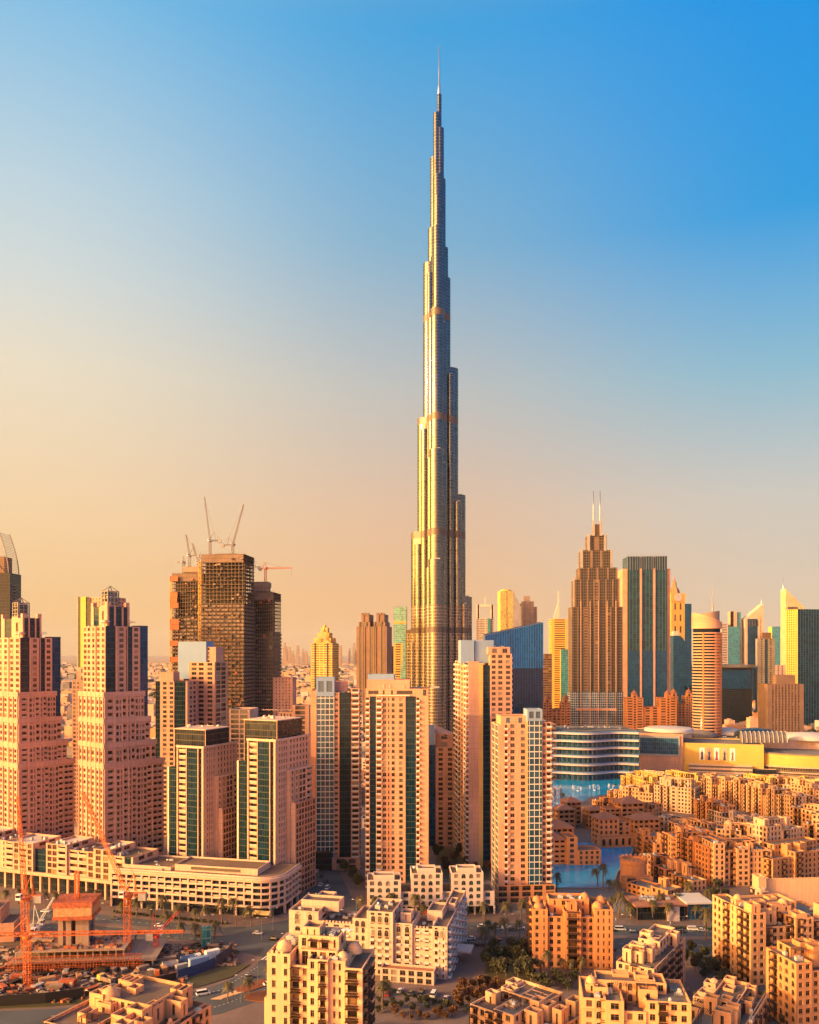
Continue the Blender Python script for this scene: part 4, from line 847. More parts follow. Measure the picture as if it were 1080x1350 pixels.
# ---- orange block right of centre
b = Bld('courtyard_block', 'compact orange block with four corner domes, in front of the lake plaza', 'apartment block', 702, 344, 808, -3, wall='sand_red', win='win_old', fh=3.1, rail='wood')
w = b.w; u = w / 106; h = Z(1200, 342)
b.mass(0, 20 * u, -.6, 17, 0, h, 'p.7 w1.4 p1 n1 p.6', 'p', 'k2 p.6 w1.3 p.5 k2 p.6', par=1); b.mass(20 * u, 42 * u, .4, 17, 0, h - 3.1, 'p.4 w1.3 p.6 w1.3 p.6', par=1); b.mass(42 * u, 64 * u, -1, 17, 0, h - .6, 'p.5 k2.6 p.5', 'p1 n1 p1', 'p1 n1 p1', par=1)
b.mass(64 * u, 82 * u, .4, 17, 0, h - 3.1, 'p.4 w1.3 p.5 w1.3 p.3', par=1); b.mass(82 * u, w, -.6, 17, 0, h + .3, 'p.4 n1 p.4 n1 p.4 n1 p.4', 'p.6 w1.4 p.6 k2 p.6 w1.4 p.6', par=1)
b.mass(24 * u, 78 * u, 6, 15, h - 4, h + 2.4, 'p1 n1 p1 w1.5 p1 w1.5 p1 n1 p1', 'p1 n1 p1', 'p1 n1 p1', par=1); b.mass(46 * u, 60 * u, 2, 5.5, h - 1.6, h + 2.2, 'p1 n1 p1', par=1)
for x, y, q, r_ in ((9, 3, -.9, 1.9), (88, 3.4, -.6, 2.2), (97, 12, -.6, 2.1), (74, 10, 1.5, 1.8), (10, 13, -.9, 1.7)): b.dome(x * u, y, h + q, r_, drum=.9)
b.units(24 * u, 80 * u, 1.5, 5.5, h - 4.1, 4); b.units(28 * u, 74 * u, 7, 14, h + 1.4, 5); b.done()
# ---- near blocks along the bottom and right
Gn = 'courtyard blocks in the foreground'; Gr = 'courtyard blocks of the old quarter on the right'
def bot(*a, **k): return old_block(*a, **k)
bot('broad sand block with three domes and hollow roof pavilions, bottom left corner of the photo', 58, 218, 280, -24, 30, 28, 11, 'sand', 3, 15, group=Gn, arch=.5, corner=172)
bot('low terraced block with flat pavilions beside the hotel drive, lower right of the pale hotel', 620, 250, 778, -42, 20, 16.5, 13, 'sand_pale', 0, 12, group=Gn, corner=722)
bot('small terraced block with a cut off front, at the bottom edge under the hotel drive', 540, 228, 640, -30, 10, 7, 14, 'sand', 0, 3, group=Gn, corner=600)
bot('tall sand block with brown balconies and central dome, bottom edge right of centre', 768, 244, 912, -8, 18, 29, 15, 'sand', 1, 5, group=Gn, wood=.9)
bot('stepped pale terrace block behind the tall balconied block, before the boulevard', 812, 296, 905, -34, 20, 19, 16, 'sand_pale', 1, 8, group=Gn, corner=862)
bot('low terraced block with dark skylights, bottom edge far right', 905, 250, 1030, -34, 20, 15, 17, 'sand', 0, 9, group=Gn, corner=975)
bot('broad sand block with domes and dark balconies, right edge before the fort wall', 988, 326, 1110, 12, 26, 25, 18, 'sand', 2, 6, group=Gn, wood=.9)
bot('narrow sand block at the right edge, nearest to the palm street', 1050, 284, 1120, 12, 18, 24, 19, 'sand_deep', 0, 3, group=Gn, wood=.8)
bot('single storey domed pavilion wing along the palm street, lower right', 925, 300, 1005, -34, 8, 5.5, 20, 'sand_pale', 1, 0, group=Gn, pergolas=0)
bot('corner piece with crenellations at the very bottom right', 1000, 222, 1100, -20, 10, 9, 21, 'sand', 0, 2, group=Gn)
bot('low flat roofed wing between the two lower right terraced blocks', 742, 268, 800, -38, 12, 9, 22, 'sand', 0, 4, group=Gn, corner=775)
bot('low stepped wing with open roof courts, right of the tall balconied block', 896, 268, 960, -38, 14, 12, 23, 'sand_pale', 0, 6, group=Gn, corner=930)
# ---- old quarter on the right, front to back
rows = [   # far or left end, near or right end (pixels on the ground), depth, height, seed, wall, domes, pavilions, label
 ((866, 1136), (934, 1168), 20, 21, 31, 'sand_red', 0, 4, 'red fort like range with battlements, right of the lower lake', dict(cren=True, wood=.7)),
 ((940, 1169), (1018, 1167), 18, 21, 32, 'sand', 0, 3, 'sand block with rows of arched windows, right of the fort like range', dict(arch=.9, cren=True)),
 ((1020, 1172), (1110, 1158), 20, 19, 33, 'sand_deep', 0, 3, 'deep sand walled block at the right edge beside the arched one', dict(cren=True, wood=.3)),
 ((826, 1176), (880, 1192), 12, 8.5, 34, 'sand_red', 0, 1, 'low terraces stepping down to the plaza behind the glass pavilion', dict(pergolas=0)),
 ((962, 1202), (1012, 1200), 10, 8, 35, 'pale', 0, 0, 'low pale pavilion with dark openings beside the plaza palms', dict(pergolas=0)),
 ((882, 1116), (940, 1132), 16, 17, 36, 'sand', 0, 4, 'stepped range with terraces behind the fort like one', {}),
 ((944, 1132), (1010, 1138), 16, 19, 37, 'sand', 1, 4, 'domed block behind the arched window row', dict(arch=.6)),
 ((1012, 1140), (1060, 1132), 16, 23, 38, 'sand_pale', 0, 3, 'pale tall block left of the right edge, above the walled block', {}),
 ((1058, 1124), (1110, 1132), 16, 22, 51, 'sand', 0, 3, 'sand block cut by the right edge, beside the pale tall block', {}),
 ((858, 1104), (916, 1116), 14, 13, 39, 'sand_pale', 0, 3, 'low pale range with terrace roofs beside the arcaded lake wall', dict(arch=.6)),
 ((934, 1086), (1054, 1118), 10, 11, 40, 'pale', 0, 2, 'long pale arched range running diagonally through the old quarter', dict(arch=1.2, pergolas=0)),
 ((1040, 1098), (1110, 1112), 16, 19, 41, 'sand', 0, 3, 'sand block right of the long pale arched range', {}),
 ((952, 1062), (1006, 1076), 16, 22, 42, 'sand', 0, 3, 'brown balconied block above the long pale range', dict(wood=1.3)),
 ((1006, 1076), (1050, 1088), 16, 20, 43, 'sand_pale', 0, 3, 'sunlit block with rounded windows, right of the brown balconied block', dict(wood=.8, arch=.7)),
 ((1060, 1080), (1110, 1090), 16, 24, 52, 'sand_pale', 0, 2, 'bright sand block at the right edge below the mall curve', dict(wood=.8)),
 ((862, 1068), (916, 1074), 18, 24, 44, 'sand_pale', 0, 3, 'cream block with big arched gateway, above the arcaded lake wall', dict(arch=.7)),
 ((914, 1078), (952, 1090), 14, 15, 53, 'sand_red', 0, 2, 'plain red sand block between the gateway block and the long pale range', {}),
 ((918, 1052), (962, 1062), 16, 17, 45, 'sand', 0, 4, 'flat roofed range with pavilions behind the gateway block', {}),
 ((964, 1050), (1012, 1060), 16, 19, 46, 'ochre', 0, 3, 'ochre range below the yellow mall wall, behind the balconied block', {}),
 ((1018, 1056), (1074, 1066), 16, 19, 54, 'sand', 0, 3, 'sand range below the curved mall front', {}),
 ((818, 1046), (866, 1060), 16, 20, 47, 'ochre', 0, 3, 'ochre sunlit row facing the fountain lake', dict(wood=.8)),
 ((866, 1044), (916, 1054), 16, 18, 48, 'ochre', 0, 3, 'ochre range between the fountain lake row and the mall', {}),
 ((920, 1038), (974, 1046), 14, 11, 49, 'sand', 0, 3, 'low range under the orange mall corner', {}),
 ((980, 1038), (1036, 1046), 14, 11, 50, 'sand', 0, 3, 'low range under the yellow mall wall', {}),
 ((1040, 1040), (1110, 1050), 14, 10, 55, 'ochre', 0, 3, 'low ochre range at the right edge under the mall', {}),
 ((800, 1080), (856, 1094), 14, 15, 57, 'sand_red', 0, 3, 'red sand range in the lanes behind the arcaded hotel wing', dict(arch=.6)),
 ((820, 1063), (860, 1068), 14, 17, 58, 'sand', 0, 3, 'sand range left of the gateway block', {}),
 ((842, 1146), (876, 1164), 10, 11, 61, 'sand_red', 0, 2, 'terraced red houses right of the round keep', dict(pergolas=1)),
 ((872, 1160), (912, 1176), 10, 9, 62, 'sand', 0, 3, 'low sand houses at the foot of the fort like range', dict(pergolas=1)),
 ((800, 1052), (826, 1060), 10, 10, 63, 'sand', 0, 2, 'low sand house on the fountain lake shore', dict(pergolas=1)),
 ((780, 1072), (806, 1078), 10, 11, 64, 'sand_red', 0, 2, 'low red house among the lake hotel gardens', dict(pergolas=1)),
 ((838, 1120), (866, 1140), 12, 13, 59, 'sand_red', 0, 2, 'red range between the keep and the fort like range', dict(pergolas=0)),
 ((836, 1104), (858, 1112), 12, 12, 60, 'sand', 0, 2, 'small sand block at the end of the long arcade', dict(pergolas=0)),
 ((842, 1032), (900, 1038), 12, 12, 56, 'sand_pale', 0, 2, 'low pale range on the shore right of the fountains', dict(pergolas=0)),
]
for A, E, d, h, seed, wl, dm, pv, lab, kw in rows: old_block(lab, None, None, None, 0, d, h, seed, wl, dm, pv, group=Gr, maxw=60, ends=(A, E), **kw)
# ---- lake hotel with hipped roofs
def lake_hotel(label, pxA, D, pxB, yaw, d, h, seed, parts, z0=0, arch=False, wall='sand_red'):
    b = Bld('lake_hotel', label, 'hotel', pxA, D, pxB, yaw, 'hip roofed lake hotel wings', wall, 'win', 'frame', 'gl_dark', 'wood', 'tile', 3.3); w = b.w; r = random.Random(seed)
    if arch: b.mass(-1, w + 1, -2, 4, 0, 7.2, 'p.5 ' + 'a3 p.6 ' * 9, 'p1', 'p1', par=.9, fh=7.2, roof='roof', rec=1.5)
    for (f0, f1, y0, y1, hz, rf) in parts:
        L = (f1 - f0) * w; b.mass(f0 * w, f1 * w, y0, y1, 0, hz, 'p.5 ' + ('b2.8 p.5 ' if r.random() < .6 else 'w1.5 p.7 ') * max(1, int(L / 3.6)), 'p.6 w1.5 p.6 w1.5 p.6', 'p.6 w1.5 p.6 b2.4 p.6', par=0 if rf else 1)
        if rf: b.hip(f0 * w, f1 * w, y0, y1, hz + .3, rf, over=1.0)
    b.done(60)
lake_hotel('hip roofed hotel wing standing in the lower lake, beside the gridded tower', 716, 508, 792, 6, 18, 14, 1, [(.0, .42, 2, 20, 15, 3.6), (.42, .6, 0, 16, 17, 0), (.6, 1.0, -1, 12, 9, 0), (.1, .7, 20, 34, 18, 4)])
lake_hotel('hip roofed hotel wing above a long arcade, on the far side of the lower lake', 792, 556, 866, 10, 18, 16, 2, [(.0, .36, 3, 16, 18, 3.6), (.36, .62, 6, 18, 15, 0), (.62, 1.1, 3, 15, 16.5, 3.4)], arch=True)
lake_hotel('hip roofed hotel wings before the fountain lake, left of the arcaded wing', 738, 610, 800, 12, 18, 16, 3, [(.0, .35, 2, 14, 14, 3.4), (.3, .62, 14, 26, 17, 3.4), (.62, 1.0, 0, 12, 13, 3)])
lake_hotel('square hip roofed lodge behind the arcaded hotel wing', 800, 600, 866, 10, 18, 18, 4, [(.0, .3, 2, 12, 17, 0), (.3, .75, 0, 14, 20.5, 3.8), (.75, 1.0, 4, 14, 15, 0)])
# ---- round keep by the lake and fort wall on the right
b = Bld('round_keep', 'round red keep with battlements at the lower lake shore', 'keep', 824, 462, 856, 6, wall='sand_red'); m = MB(); m.lathe([(7.6, 0), (7.2, 11), (7.6, 11.6), (7.6, 13.4), (7.0, 13.4), (7.0, 12.4)], 8, 8, 28); m.build('wall', 'sand_red', b.root)
m = MB(); [m.box(8 + 7.3 * cos(i * pi / 9) - .5, 8 + 7.3 * cos(i * pi / 9) + .5, 8 + 7.3 * sin(i * pi / 9) - .5, 8 + 7.3 * sin(i * pi / 9) + .5, 13.41, 14.4) for i in range(18)]; m.build('battlement', 'sand_red', b.root)
b.mass(-2, 15, -3, 1.5, 0, 6, 'p.6 W2 p.6 W2 p.6', 'p', 'p1 W2 p1', par=.8); b.done()
b = Bld('fort_wall', 'plain crenellated fort wall above the plaza, right edge', 'wall', 1008, 425, 1110, 4, wall='sand_pale'); w = b.w; b.mass(0, w, 0, 3, 0, 14, par=1.2); b.crenels(0, w, .01, 14); b.mass(-4, 0, -2, 5, 0, 16, par=1.2); b.crenels(-4, 0, -1.99, 16); b.done()
# ---- glass cafe pavilion on the plaza
b = Bld('cafe_pavilion', 'low glass cafe pavilion with brown and white flat roofs on the plaza', 'pavilion', 842, 402, 938, 4, wall='brown'); w = b.w
b.mass(0, w * .66, 2, 16, 0, 7, 'g1', 'g1', 'g1', gl='gl_dark', par=.4); b.mb('roof_slab', 'tile').box(-1.5, w * .68, 0, 17, 7.02, 7.8); b.mass(w * .69, w, 1, 16, 0, 7.4, 'g1', 'g1', 'p1', gl='gl_mall', par=.4); b.mb('white_roof', 'roof_white').box(w * .66, w * 1.03, 0, 17, 7.9, 8.6); b.mb('white_wall', 'white').box(w * .40, w * .56, -.4, 1.9, 0, 6.9)
b.units(w * .08, w * .6, 3, 14, 7.8, 14); b.done()
# ---- corner of a plain orange block left
b = Bld('site_office_block', 'plain orange block with blank walls at the left edge by the cranes', 'block', -60, 372, 20, 10, wall='orange'); w = b.w; b.mass(0, w * .75, 0, 14, 0, 14.5, par=.8); b.mass(w * .75, w, -2, 12, 0, 8.5, par=.6); b.mass(w * .1, w * .5, 3, 10, 13.5, 17, par=.5); b.done()
# ================================================================ the tallest tower
def tall_tower():
    D = 985.0; root = empty('supertall_tower', (X(578, D), D, 0), 0); tag(root, 'silver glass supertall tower with stepped lobes and needle spire, far tallest in the skyline', 'tower')
    zz = lambda py: Z(py, D)
    bands = [(zz(423), zz(414)), (zz(558), zz(549)), (zz(709), zz(700)), (zz(835), zz(827))]
    mbs = {}
    def mb(k):
        if k not in mbs: mbs[k] = MB(); mbs[k].uvs = []; 
        return mbs[k]
    def tube(cx, cy, r, z0, z1, cap=True, k=None, sm=True, n=28, out=None):     # one rounded bay; outline: circle or given
        pts = out or [(cx + r * cos(2 * pi * i / n), cy + r * sin(2 * pi * i / n)) for i in range(n)]
        cuts = [z0]; 
        for a, b in bands:
            for q in (a, b):
                if z0 < q < z1: cuts.append(q)
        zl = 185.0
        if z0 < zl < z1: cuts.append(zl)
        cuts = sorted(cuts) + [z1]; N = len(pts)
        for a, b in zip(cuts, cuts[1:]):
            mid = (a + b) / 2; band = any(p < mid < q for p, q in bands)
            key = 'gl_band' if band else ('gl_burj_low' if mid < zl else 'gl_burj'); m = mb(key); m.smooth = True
            ox = sum(p[0] for p in pts) / N; oy = sum(p[1] for p in pts) / N; ex = 1.0
            P = [(ox + (p[0] - ox) * ex, oy + (p[1] - oy) * ex) for p in pts]
            base = len(m.v); m.v += [(p[0], p[1], a) for p in P] + [(p[0], p[1], b) for p in P]; u = 0
            for i in range(N):
                j = (i + 1) % N; L = sqrt((P[j][0] - P[i][0]) ** 2 + (P[j][1] - P[i][1]) ** 2)
                m.f.append([base + i, base + j, base + N + j, base + N + i]); m.mi.append(0); m.sm.append(True); m.uvs += [(u, a), (u + L, a), (u + L, b), (u, b)]; u += L
        m = mb('roof_grey'); m.smooth = False; base = len(m.v); m.v += [(p[0], p[1], z1) for p in pts]; m.f.append(list(range(base, base + N))); m.mi.append(0); m.sm.append(False); m.uvs += [(p[0], p[1]) for p in pts]
        rl.tube((cx + r * .3, cy, z1), (cx + r * .3, cy, z1 + 3), .25); rl.box(cx - r * .55, cx + r * .55, cy - r * .3, cy + r * .3, z1, z1 + 1.6)
    rl = MB()
    def wing(ang, tiers):                                        # (length, radius, top): nested bays along the wing
        a = radians(ang); c, s = cos(a), sin(a)
        for L, r, zt in tiers:
            L0 = max(L - r, .5)
            n = 14; out = [(c * L0 - s * r * sin(t) + c * r * cos(t), s * L0 + c * r * sin(t) + s * r * cos(t)) for t in [(-pi / 2 + pi * i / n) for i in range(n + 1)]]
            out += [(-s * r * 1.0 + c * 0, c * r + s * 0), (s * r, -c * r)]
            tube(c * L0, s * L0, r, 0, zt, out=out)
            if L > 16:                                           # two set-back shoulder bays either side of the nose
                for sd in (-1, 1):
                    q = L - r - 5.5; cx, cy_ = c * q - s * sd * r * .82, s * q + c * sd * r * .82; tube(cx, cy_, r * .62, 0, zt - 9 - 6 * (sd > 0), n=20)
    wing(146, [(45, 8.2, zz(830)), (37, 8.6, zz(700)), (28, 8.2, zz(549)), (20, 7.6, zz(345)), (13.5, 5.8, zz(300)), (10.5, 5, zz(207))])
    wing(27, [(45, 8.2, zz(786)), (36, 8.6, zz(651)), (26, 8.0, zz(484)), (15.5, 6.8, zz(366)), (12.5, 5.6, zz(326)), (9.2, 5, zz(236))])
    wing(-98, [(44, 8.8, zz(905)), (36, 8.6, zz(741)), (28, 8.2, zz(598)), (20, 7.8, zz(413)), (12, 6.0, zz(302)), (7, 4.6, zz(260))])
    tube(0, 0, 9.2, 0, zz(340)); tube(0, 0, 6.6, 0, zz(232)); tube(-1.5, 0, 4.6, 0, zz(150)); tube(2.6, -.5, 4.0, 0, zz(170)); tube(1.2, 0, 2.6, 0, zz(125), n=16)
    names = {'gl_burj': 'curtain_wall', 'gl_burj_low': 'lower_curtain_wall', 'gl_band': 'mechanical_band', 'roof_grey': 'terrace'}
    bm = mbs.pop('gl_band')
    for a, b in bands:
        q = MB(); q.uvs = []
        for i, f in enumerate(bm.f):
            if a - 1 < bm.v[f[0]][2] < b: n0 = len(q.v); q.v += [bm.v[j] for j in f]; q.f.append([n0 + j for j in range(4)]); q.mi.append(0); q.sm.append(False); q.uvs += bm.uvs[4 * i:4 * i + 4]
        q.build('mechanical_band', 'gl_band', root)
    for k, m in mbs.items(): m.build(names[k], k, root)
    rl.build('terrace_equipment', 'unit', root)
    m = MB(); m.smooth = True; m.lathe([(2.2, zz(125)), (1.8, zz(118)), (1.5, zz(113)), (1.0, zz(112)), (.85, zz(92)), (.6, zz(91)), (.35, zz(60))], 1.0, 0, 12); m.build('spire', 'spire_metal', root)
    m = MB()
    for z in [zz(p) for p in (345, 413, 549, 598, 651, 700, 741, 786)]: pass
    return root
tall_tower()
# ================================================================ towers under construction with their cranes
def tower_crane(label, px, D, base, top, jib, ang_el, head, mat='crane_grey', mast=2.2, group=None, hammer=False, cw=12, r=.22, base_px=None):
    r = r * (.62 if D < 500 else .8)
    """luffing (ang_el degrees up) or hammerhead crane; head is the jib heading in degrees from +x"""
    o = empty('tower_crane', (X(px, D), D, base), 0); tag(o, label, 'crane', group)
    h = top - base; m = MB(); m.truss((0, 0, 0), (0, 0, h), mast, max(3, int(h / (mast * 1.3))), r); m.box(-mast, mast, -mast, mast, -.01, .5); m.build('mast', mat, o)
    a = radians(head); e = 0.0 if hammer else radians(ang_el); d = Vector((cos(a) * cos(e), sin(a) * cos(e), sin(e))); f = Vector((cos(a), sin(a), 0)); s = Vector((-sin(a), cos(a), 0))
    m = MB(); m.lathe([(mast * .9, h), (mast * .9, h + 1.2)], 0, 0, 12); m.build('slewing_ring', mat, o)
    m = MB(); q = s * mast * 1.0 + f * 1.5; m.box(q.x - 1.0, q.x + 1.0, q.y - 1.0, q.y + 1.0, h + 1.0, h + 3.4); c = m.build('cab', 'paint_white', o)
    m = MB(); m.box(q.x - .85, q.x + .85, q.y - 1.04, q.y + 1.04, h + 2.0, h + 3.0); m.box(q.x - 1.04, q.x + 1.04, q.y - .85, q.y + .85, h + 2.0, h + 3.0); m.build('cab_window', 'win', c)
    z0 = Vector((0, 0, h + 1.6)); m = MB(); m.truss(z0, z0 + d * jib, mast * .75, max(4, int(jib / (mast * 1.1))), r * .8, taper=.55); m.build('jib', mat, o)
    m = MB(); b0 = z0; b1 = z0 - f * cw; m.truss(b0, b1, mast * .6, 5, r * .8); m.build('counter_jib', mat, o)
    m = MB(); p = b1 + f * 1.5; m.box(p.x - 1.6, p.x + 1.6, p.y - 1.2, p.y + 1.2, p.z - 2.4, p.z + .6); m.build('counterweight', 'grey', o)
    ap = z0 - f * (0 if hammer else cw * .35) + Vector((0, 0, 7 if hammer else 9)); m = MB()
    for k in (-1, 1): m.beam(z0 + s * k * .8 + f, ap, r * 1.3); m.beam(z0 + s * k * .8 - f * cw * .5, ap, r * 1.3)
    m.build('tower_head', mat, o); m = MB(); m.tube(ap, z0 + d * jib * (.7 if hammer else .95), r * .3); m.tube(ap, b1, r * .3)
    tip = z0 + d * jib * .98; m.tube(tip, tip - Vector((0, 0, min(14, tip.z * .2))), r * .3); m.build('cable', 'black', o)
    return o
Gc = 'three dark towers under construction with cranes'
def shell_tower(label, pxA, D, pxB, pyTop, seed, yaw=-6, d=34, wrap=None, core=None, pattern=True):
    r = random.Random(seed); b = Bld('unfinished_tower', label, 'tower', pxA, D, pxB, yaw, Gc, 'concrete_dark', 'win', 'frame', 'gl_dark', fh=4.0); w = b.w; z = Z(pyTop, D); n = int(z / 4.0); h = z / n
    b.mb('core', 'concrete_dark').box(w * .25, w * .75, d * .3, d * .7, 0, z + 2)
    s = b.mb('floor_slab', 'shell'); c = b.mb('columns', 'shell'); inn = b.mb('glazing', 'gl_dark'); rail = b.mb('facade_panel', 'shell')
    open_ = int(n * .78)
    for k in range(n + 1):
        zk = k * h; s.box(0, w, 0, d, zk - .35, zk)
        if k == n: break
        for i in range(12):
            x = (i + .5) / 12 * w; 
            for y in (.5, d - .9): c.box(x - .3, x + .3, y, y + .5, zk, zk + h - .36)
        for i in range(7):
            y = (i + .5) / 7 * d
            for x in (.5, w - .9): c.box(x, x + .5, y - .3, y + .3, zk, zk + h - .36)
        if k < open_:                                            # slanted facade panels already fixed
            m = int(w / 4.2)
            for i in range(m):
                x = w * i / m; ww = w / m
                if r.random() < .12: continue
                dy = -1.0 if (i + k) % 2 else -.25
                rail.add([(x + .15, -.3, zk + .15), (x + ww - .15, dy - .3, zk + .15), (x + ww - .15, dy - .3, zk + h * .52), (x + .15, -.3, zk + h * .52), ], (0, 1, 2, 3)); 
            inn.quad((.6, 1.2, zk), (w - .6, 1.2, zk), (w - .6, 1.2, zk + h - .4), (.6, 1.2, zk + h - .4)); inn.quad((w - 1.2, 1.2, zk), (w - 1.2, d - .6, zk), (w - 1.2, d - .6, zk + h - .4), (w - 1.2, 1.2, zk + h - .4))
            for i in range(6): y = d * i / 6; rail.box(w + .01, w + .3, y + .3, y + d / 6 - .3, zk + .1, zk + h * .5)
        else: inn.quad((1.5, d * .28, zk), (w - 1.5, d * .28, zk), (w - 1.5, d * .28, zk + h - .4), (1.5, d * .28, zk + h - .4))
    x0, x1, z0_, z1_ = wrap or (0, .01, 700, 699); m = MB(); za, zb_ = Z(z0_, D), Z(z1_, D); kk = int((zb_ - za) / 6)
    for i in range(kk):
        if wrap and r.random() < (.75 if i > kk * .45 else .25): q = za + i * 6; e = r.uniform(.7, 1.0); o_ = r.uniform(0, .5); m.box(x0 * w, x0 * w + (x1 - x0) * w * e, -1.9 - o_, -1.5 - o_, q, q + 5.8); m.box(x0 * w - .6 - o_, x0 * w - .2 - o_, -1.8, d * .5 * e, q, q + 5.8)
    if m.f: m.build('debris_netting', 'netting', b.root)
    m = MB(); m.box(w * .02, w * .98, .3, .8, z - 9, z - .4); m.box(w * .02, w * .98, d - .8, d - .3, z - 9, z - .4); m.build('edge_screen', 'shell', b.root)
    for i in range(60):
        x, zz, q = r.uniform(0, w - 3), r.uniform(z * .3, z - 4), r.uniform(1, 3.5); b.mb('stored_material', r.choice(('shell', 'concrete_dark', 'netting', 'concrete'))).box(x, x + q, r.uniform(-2.4, -1.4), .4, zz, zz + r.uniform(.3, 2.6))
    for i in range(16): x = w * i / 15; b.mb('rebar', 'crane_grey').box(x - .15, x + .15, .3, .6, z, z + r.uniform(1.5, 3.5))
    m = MB(); m.truss((-1.5, 3, 0), (-1.5, 3, z * .97), 2.2, 40, .25); m.build('hoist_mast', 'yellow', b.root)
    if core: m = MB(); m.box(w * core[0], w * core[1], d * .3, d * .65, z, Z(core[2], D)); m.box(w * core[0] - .8, w * core[1] + .8, d * .3 - .8, d * .65 + .8, Z(core[2], D) - 6, Z(core[2], D) - 1); m.build('core_top', 'formwork' if core[2] < 745 else 'concrete', b.root)
    b.done(); return b
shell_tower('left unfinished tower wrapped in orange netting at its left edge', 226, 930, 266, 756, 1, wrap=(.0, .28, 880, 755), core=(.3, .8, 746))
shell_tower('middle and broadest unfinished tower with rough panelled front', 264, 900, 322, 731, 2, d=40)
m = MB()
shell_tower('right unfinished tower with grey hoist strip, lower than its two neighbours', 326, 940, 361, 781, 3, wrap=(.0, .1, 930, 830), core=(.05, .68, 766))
b = Bld('apartment_block', 'low brown block at the foot of the right unfinished tower', 'apartment block', 360, 930, 386, -4, wall='pink'); b.mass(0, b.w, 0, 20, 0, Z(893, 930), 'p.5 n1 n1 n1 n1 n1 p.5', 'p'); b.done()
Gk = 'cranes on top of the unfinished towers'
tower_crane('grey luffing crane standing left on the broadest unfinished tower, jib nearly upright', 277, 915, Z(731, 900), Z(712, 900), 48, 83, 190, group=Gk, r=.3)
tower_crane('grey luffing crane standing right on the broadest unfinished tower, jib leaning right', 307, 915, Z(731, 900), Z(718, 900), 46, 75, 0, group=Gk, r=.3)
tower_crane('small grey crane on the netted unfinished tower with upright jib', 250, 940, Z(746, 930), Z(733, 930), 24, 80, 170, group=Gk, r=.25)
tower_crane('small crane with jib leaning left behind the broadest unfinished tower', 262, 960, Z(760, 930), Z(740, 930), 24, 72, 175, group=Gk, r=.25)
tower_crane('small flat jib crane at the left corner of the netted unfinished tower', 242, 945, Z(756, 930), Z(741, 930), 7, 0, 180, group=Gk, hammer=True, cw=2, r=.22)
tower_crane('orange hammerhead crane beside the right unfinished tower, long jib to the right', 350, 960, Z(800, 940), Z(749, 940), 32, 0, -12, 'crane', group=Gk, hammer=True, cw=8, r=.3)
tower_crane('slim crane with steep jib on the core of the right unfinished tower', 331, 955, Z(766, 940), Z(748, 940), 16, 65, 160, group=Gk, r=.25)
# ---- dark curved tower at the left edge
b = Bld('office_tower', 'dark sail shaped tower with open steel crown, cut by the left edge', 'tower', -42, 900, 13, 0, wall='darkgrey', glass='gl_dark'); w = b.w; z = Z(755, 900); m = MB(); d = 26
N = 14; prof = [(w, 0), (w, z * .9), (w - 2, z)]
b.mass(0, w, 0, d, 0, z, 'g1', 'g1', 'g1', gl='gl_dark', par=.5)
m = MB()
for k in range(24): t0, t1 = k / 24, (k + 1) / 24; P = lambda t: (w - 2.0 - 10.5 * (t ** 1.7), Z(755, 900) + (Z(700, 900) - Z(755, 900)) * t); (x0, y0), (x1, y1) = P(t0), P(t1); m.beam((x0, 1, y0), (x1, 1, y1), .8); m.beam((x0, d - 1, y0), (x1, d - 1, y1), .8); m.beam((x0, 1, y0), (x0, d - 1, y0), .35); m.beam((x0, 1, y0), (x0 - 7, 1, y0), .3)
m.build('crown_frame', 'crane_grey', b.root); m = MB()
for k in range(26): zq = z * (.55 + .4 * k / 26); m.tube((w, 3, zq), (w + 1.8, 8, zq + 1), .5); m.tube((w + 1.8, 8, zq + 1), (w, 14, zq), .5)
m.build('side_fin', 'crane_grey', b.root); m = MB(); m.add([(2, 3, z), (w - 6, 3, z), (w * .2, 3, Z(715, 900))], (0, 1, 2)); m.box(2, w - 8, 4, d - 4, z, z + 18); m.build('crown_screen', 'brown', b.root); b.done()
# ================================================================ background skyline
def plain_tower(label, pxA, D, pxB, pyTop, F='g1', R='g1', L='p1', wall='cream', gl='gl_dark', d=26, yaw=0, fh=4, name='office_tower', extra=None, grp=None, par=1.0, wn='win_warm', wm=None):
    b = Bld(name, label, 'tower', pxA, D, pxB, yaw, grp, wall, wn, 'frame', gl, fh=fh); z = Z(pyTop, D); b.mass(0, b.w, 0, d, 0, z, F, R, L, par=par, wm=wm)
    if extra: extra(b, b.w, z, d, D)
    b.done(0); return b
def ex_pyr(b, w, z, d, D):
    for k in range(3): a = w * (.1 + .12 * k); b.mass(a, w - a, a, d - a, z - 1, z + (Z(826, D) - z) * (k + 1) / 3.2, 'p1 n1 p1', 'p', 'p', par=.6, fh=8)
    a = w * .36; b.mass(a, w - a, a, d - a, z, Z(832, D), par=.3); m = MB(); m.lathe([(w * .2, Z(832, D)), (.2, Z(822, D))], w / 2, d / 2, 4); m.build('spire', 'ochre', b.root)
    m = MB(); 
    for k in range(5): m.beam((w * (.1 + .08 * k), -.4, z - 2 + k * 4), (w * .5, -.4, z + 12 + k * 3), .8); m.beam((w * (.9 - .08 * k), -.4, z - 2 + k * 4), (w * .5, -.4, z + 12 + k * 3), .8)
    m.build('gable_trim', 'sand_pale', b.root)
plain_tower('ochre tower with stepped gables and pyramid tip, alone before the desert plain', 410, 1500, 438, 848, 'p.4 s2 g1.2 s2 p.6 s2 p.6 s2 g1.2 s2 p.4', 'p.5 s4 p.5', 'p.5 s4 p.5', 'ochre', 'gl_green', 36, -14, 4.2, extra=ex_pyr)
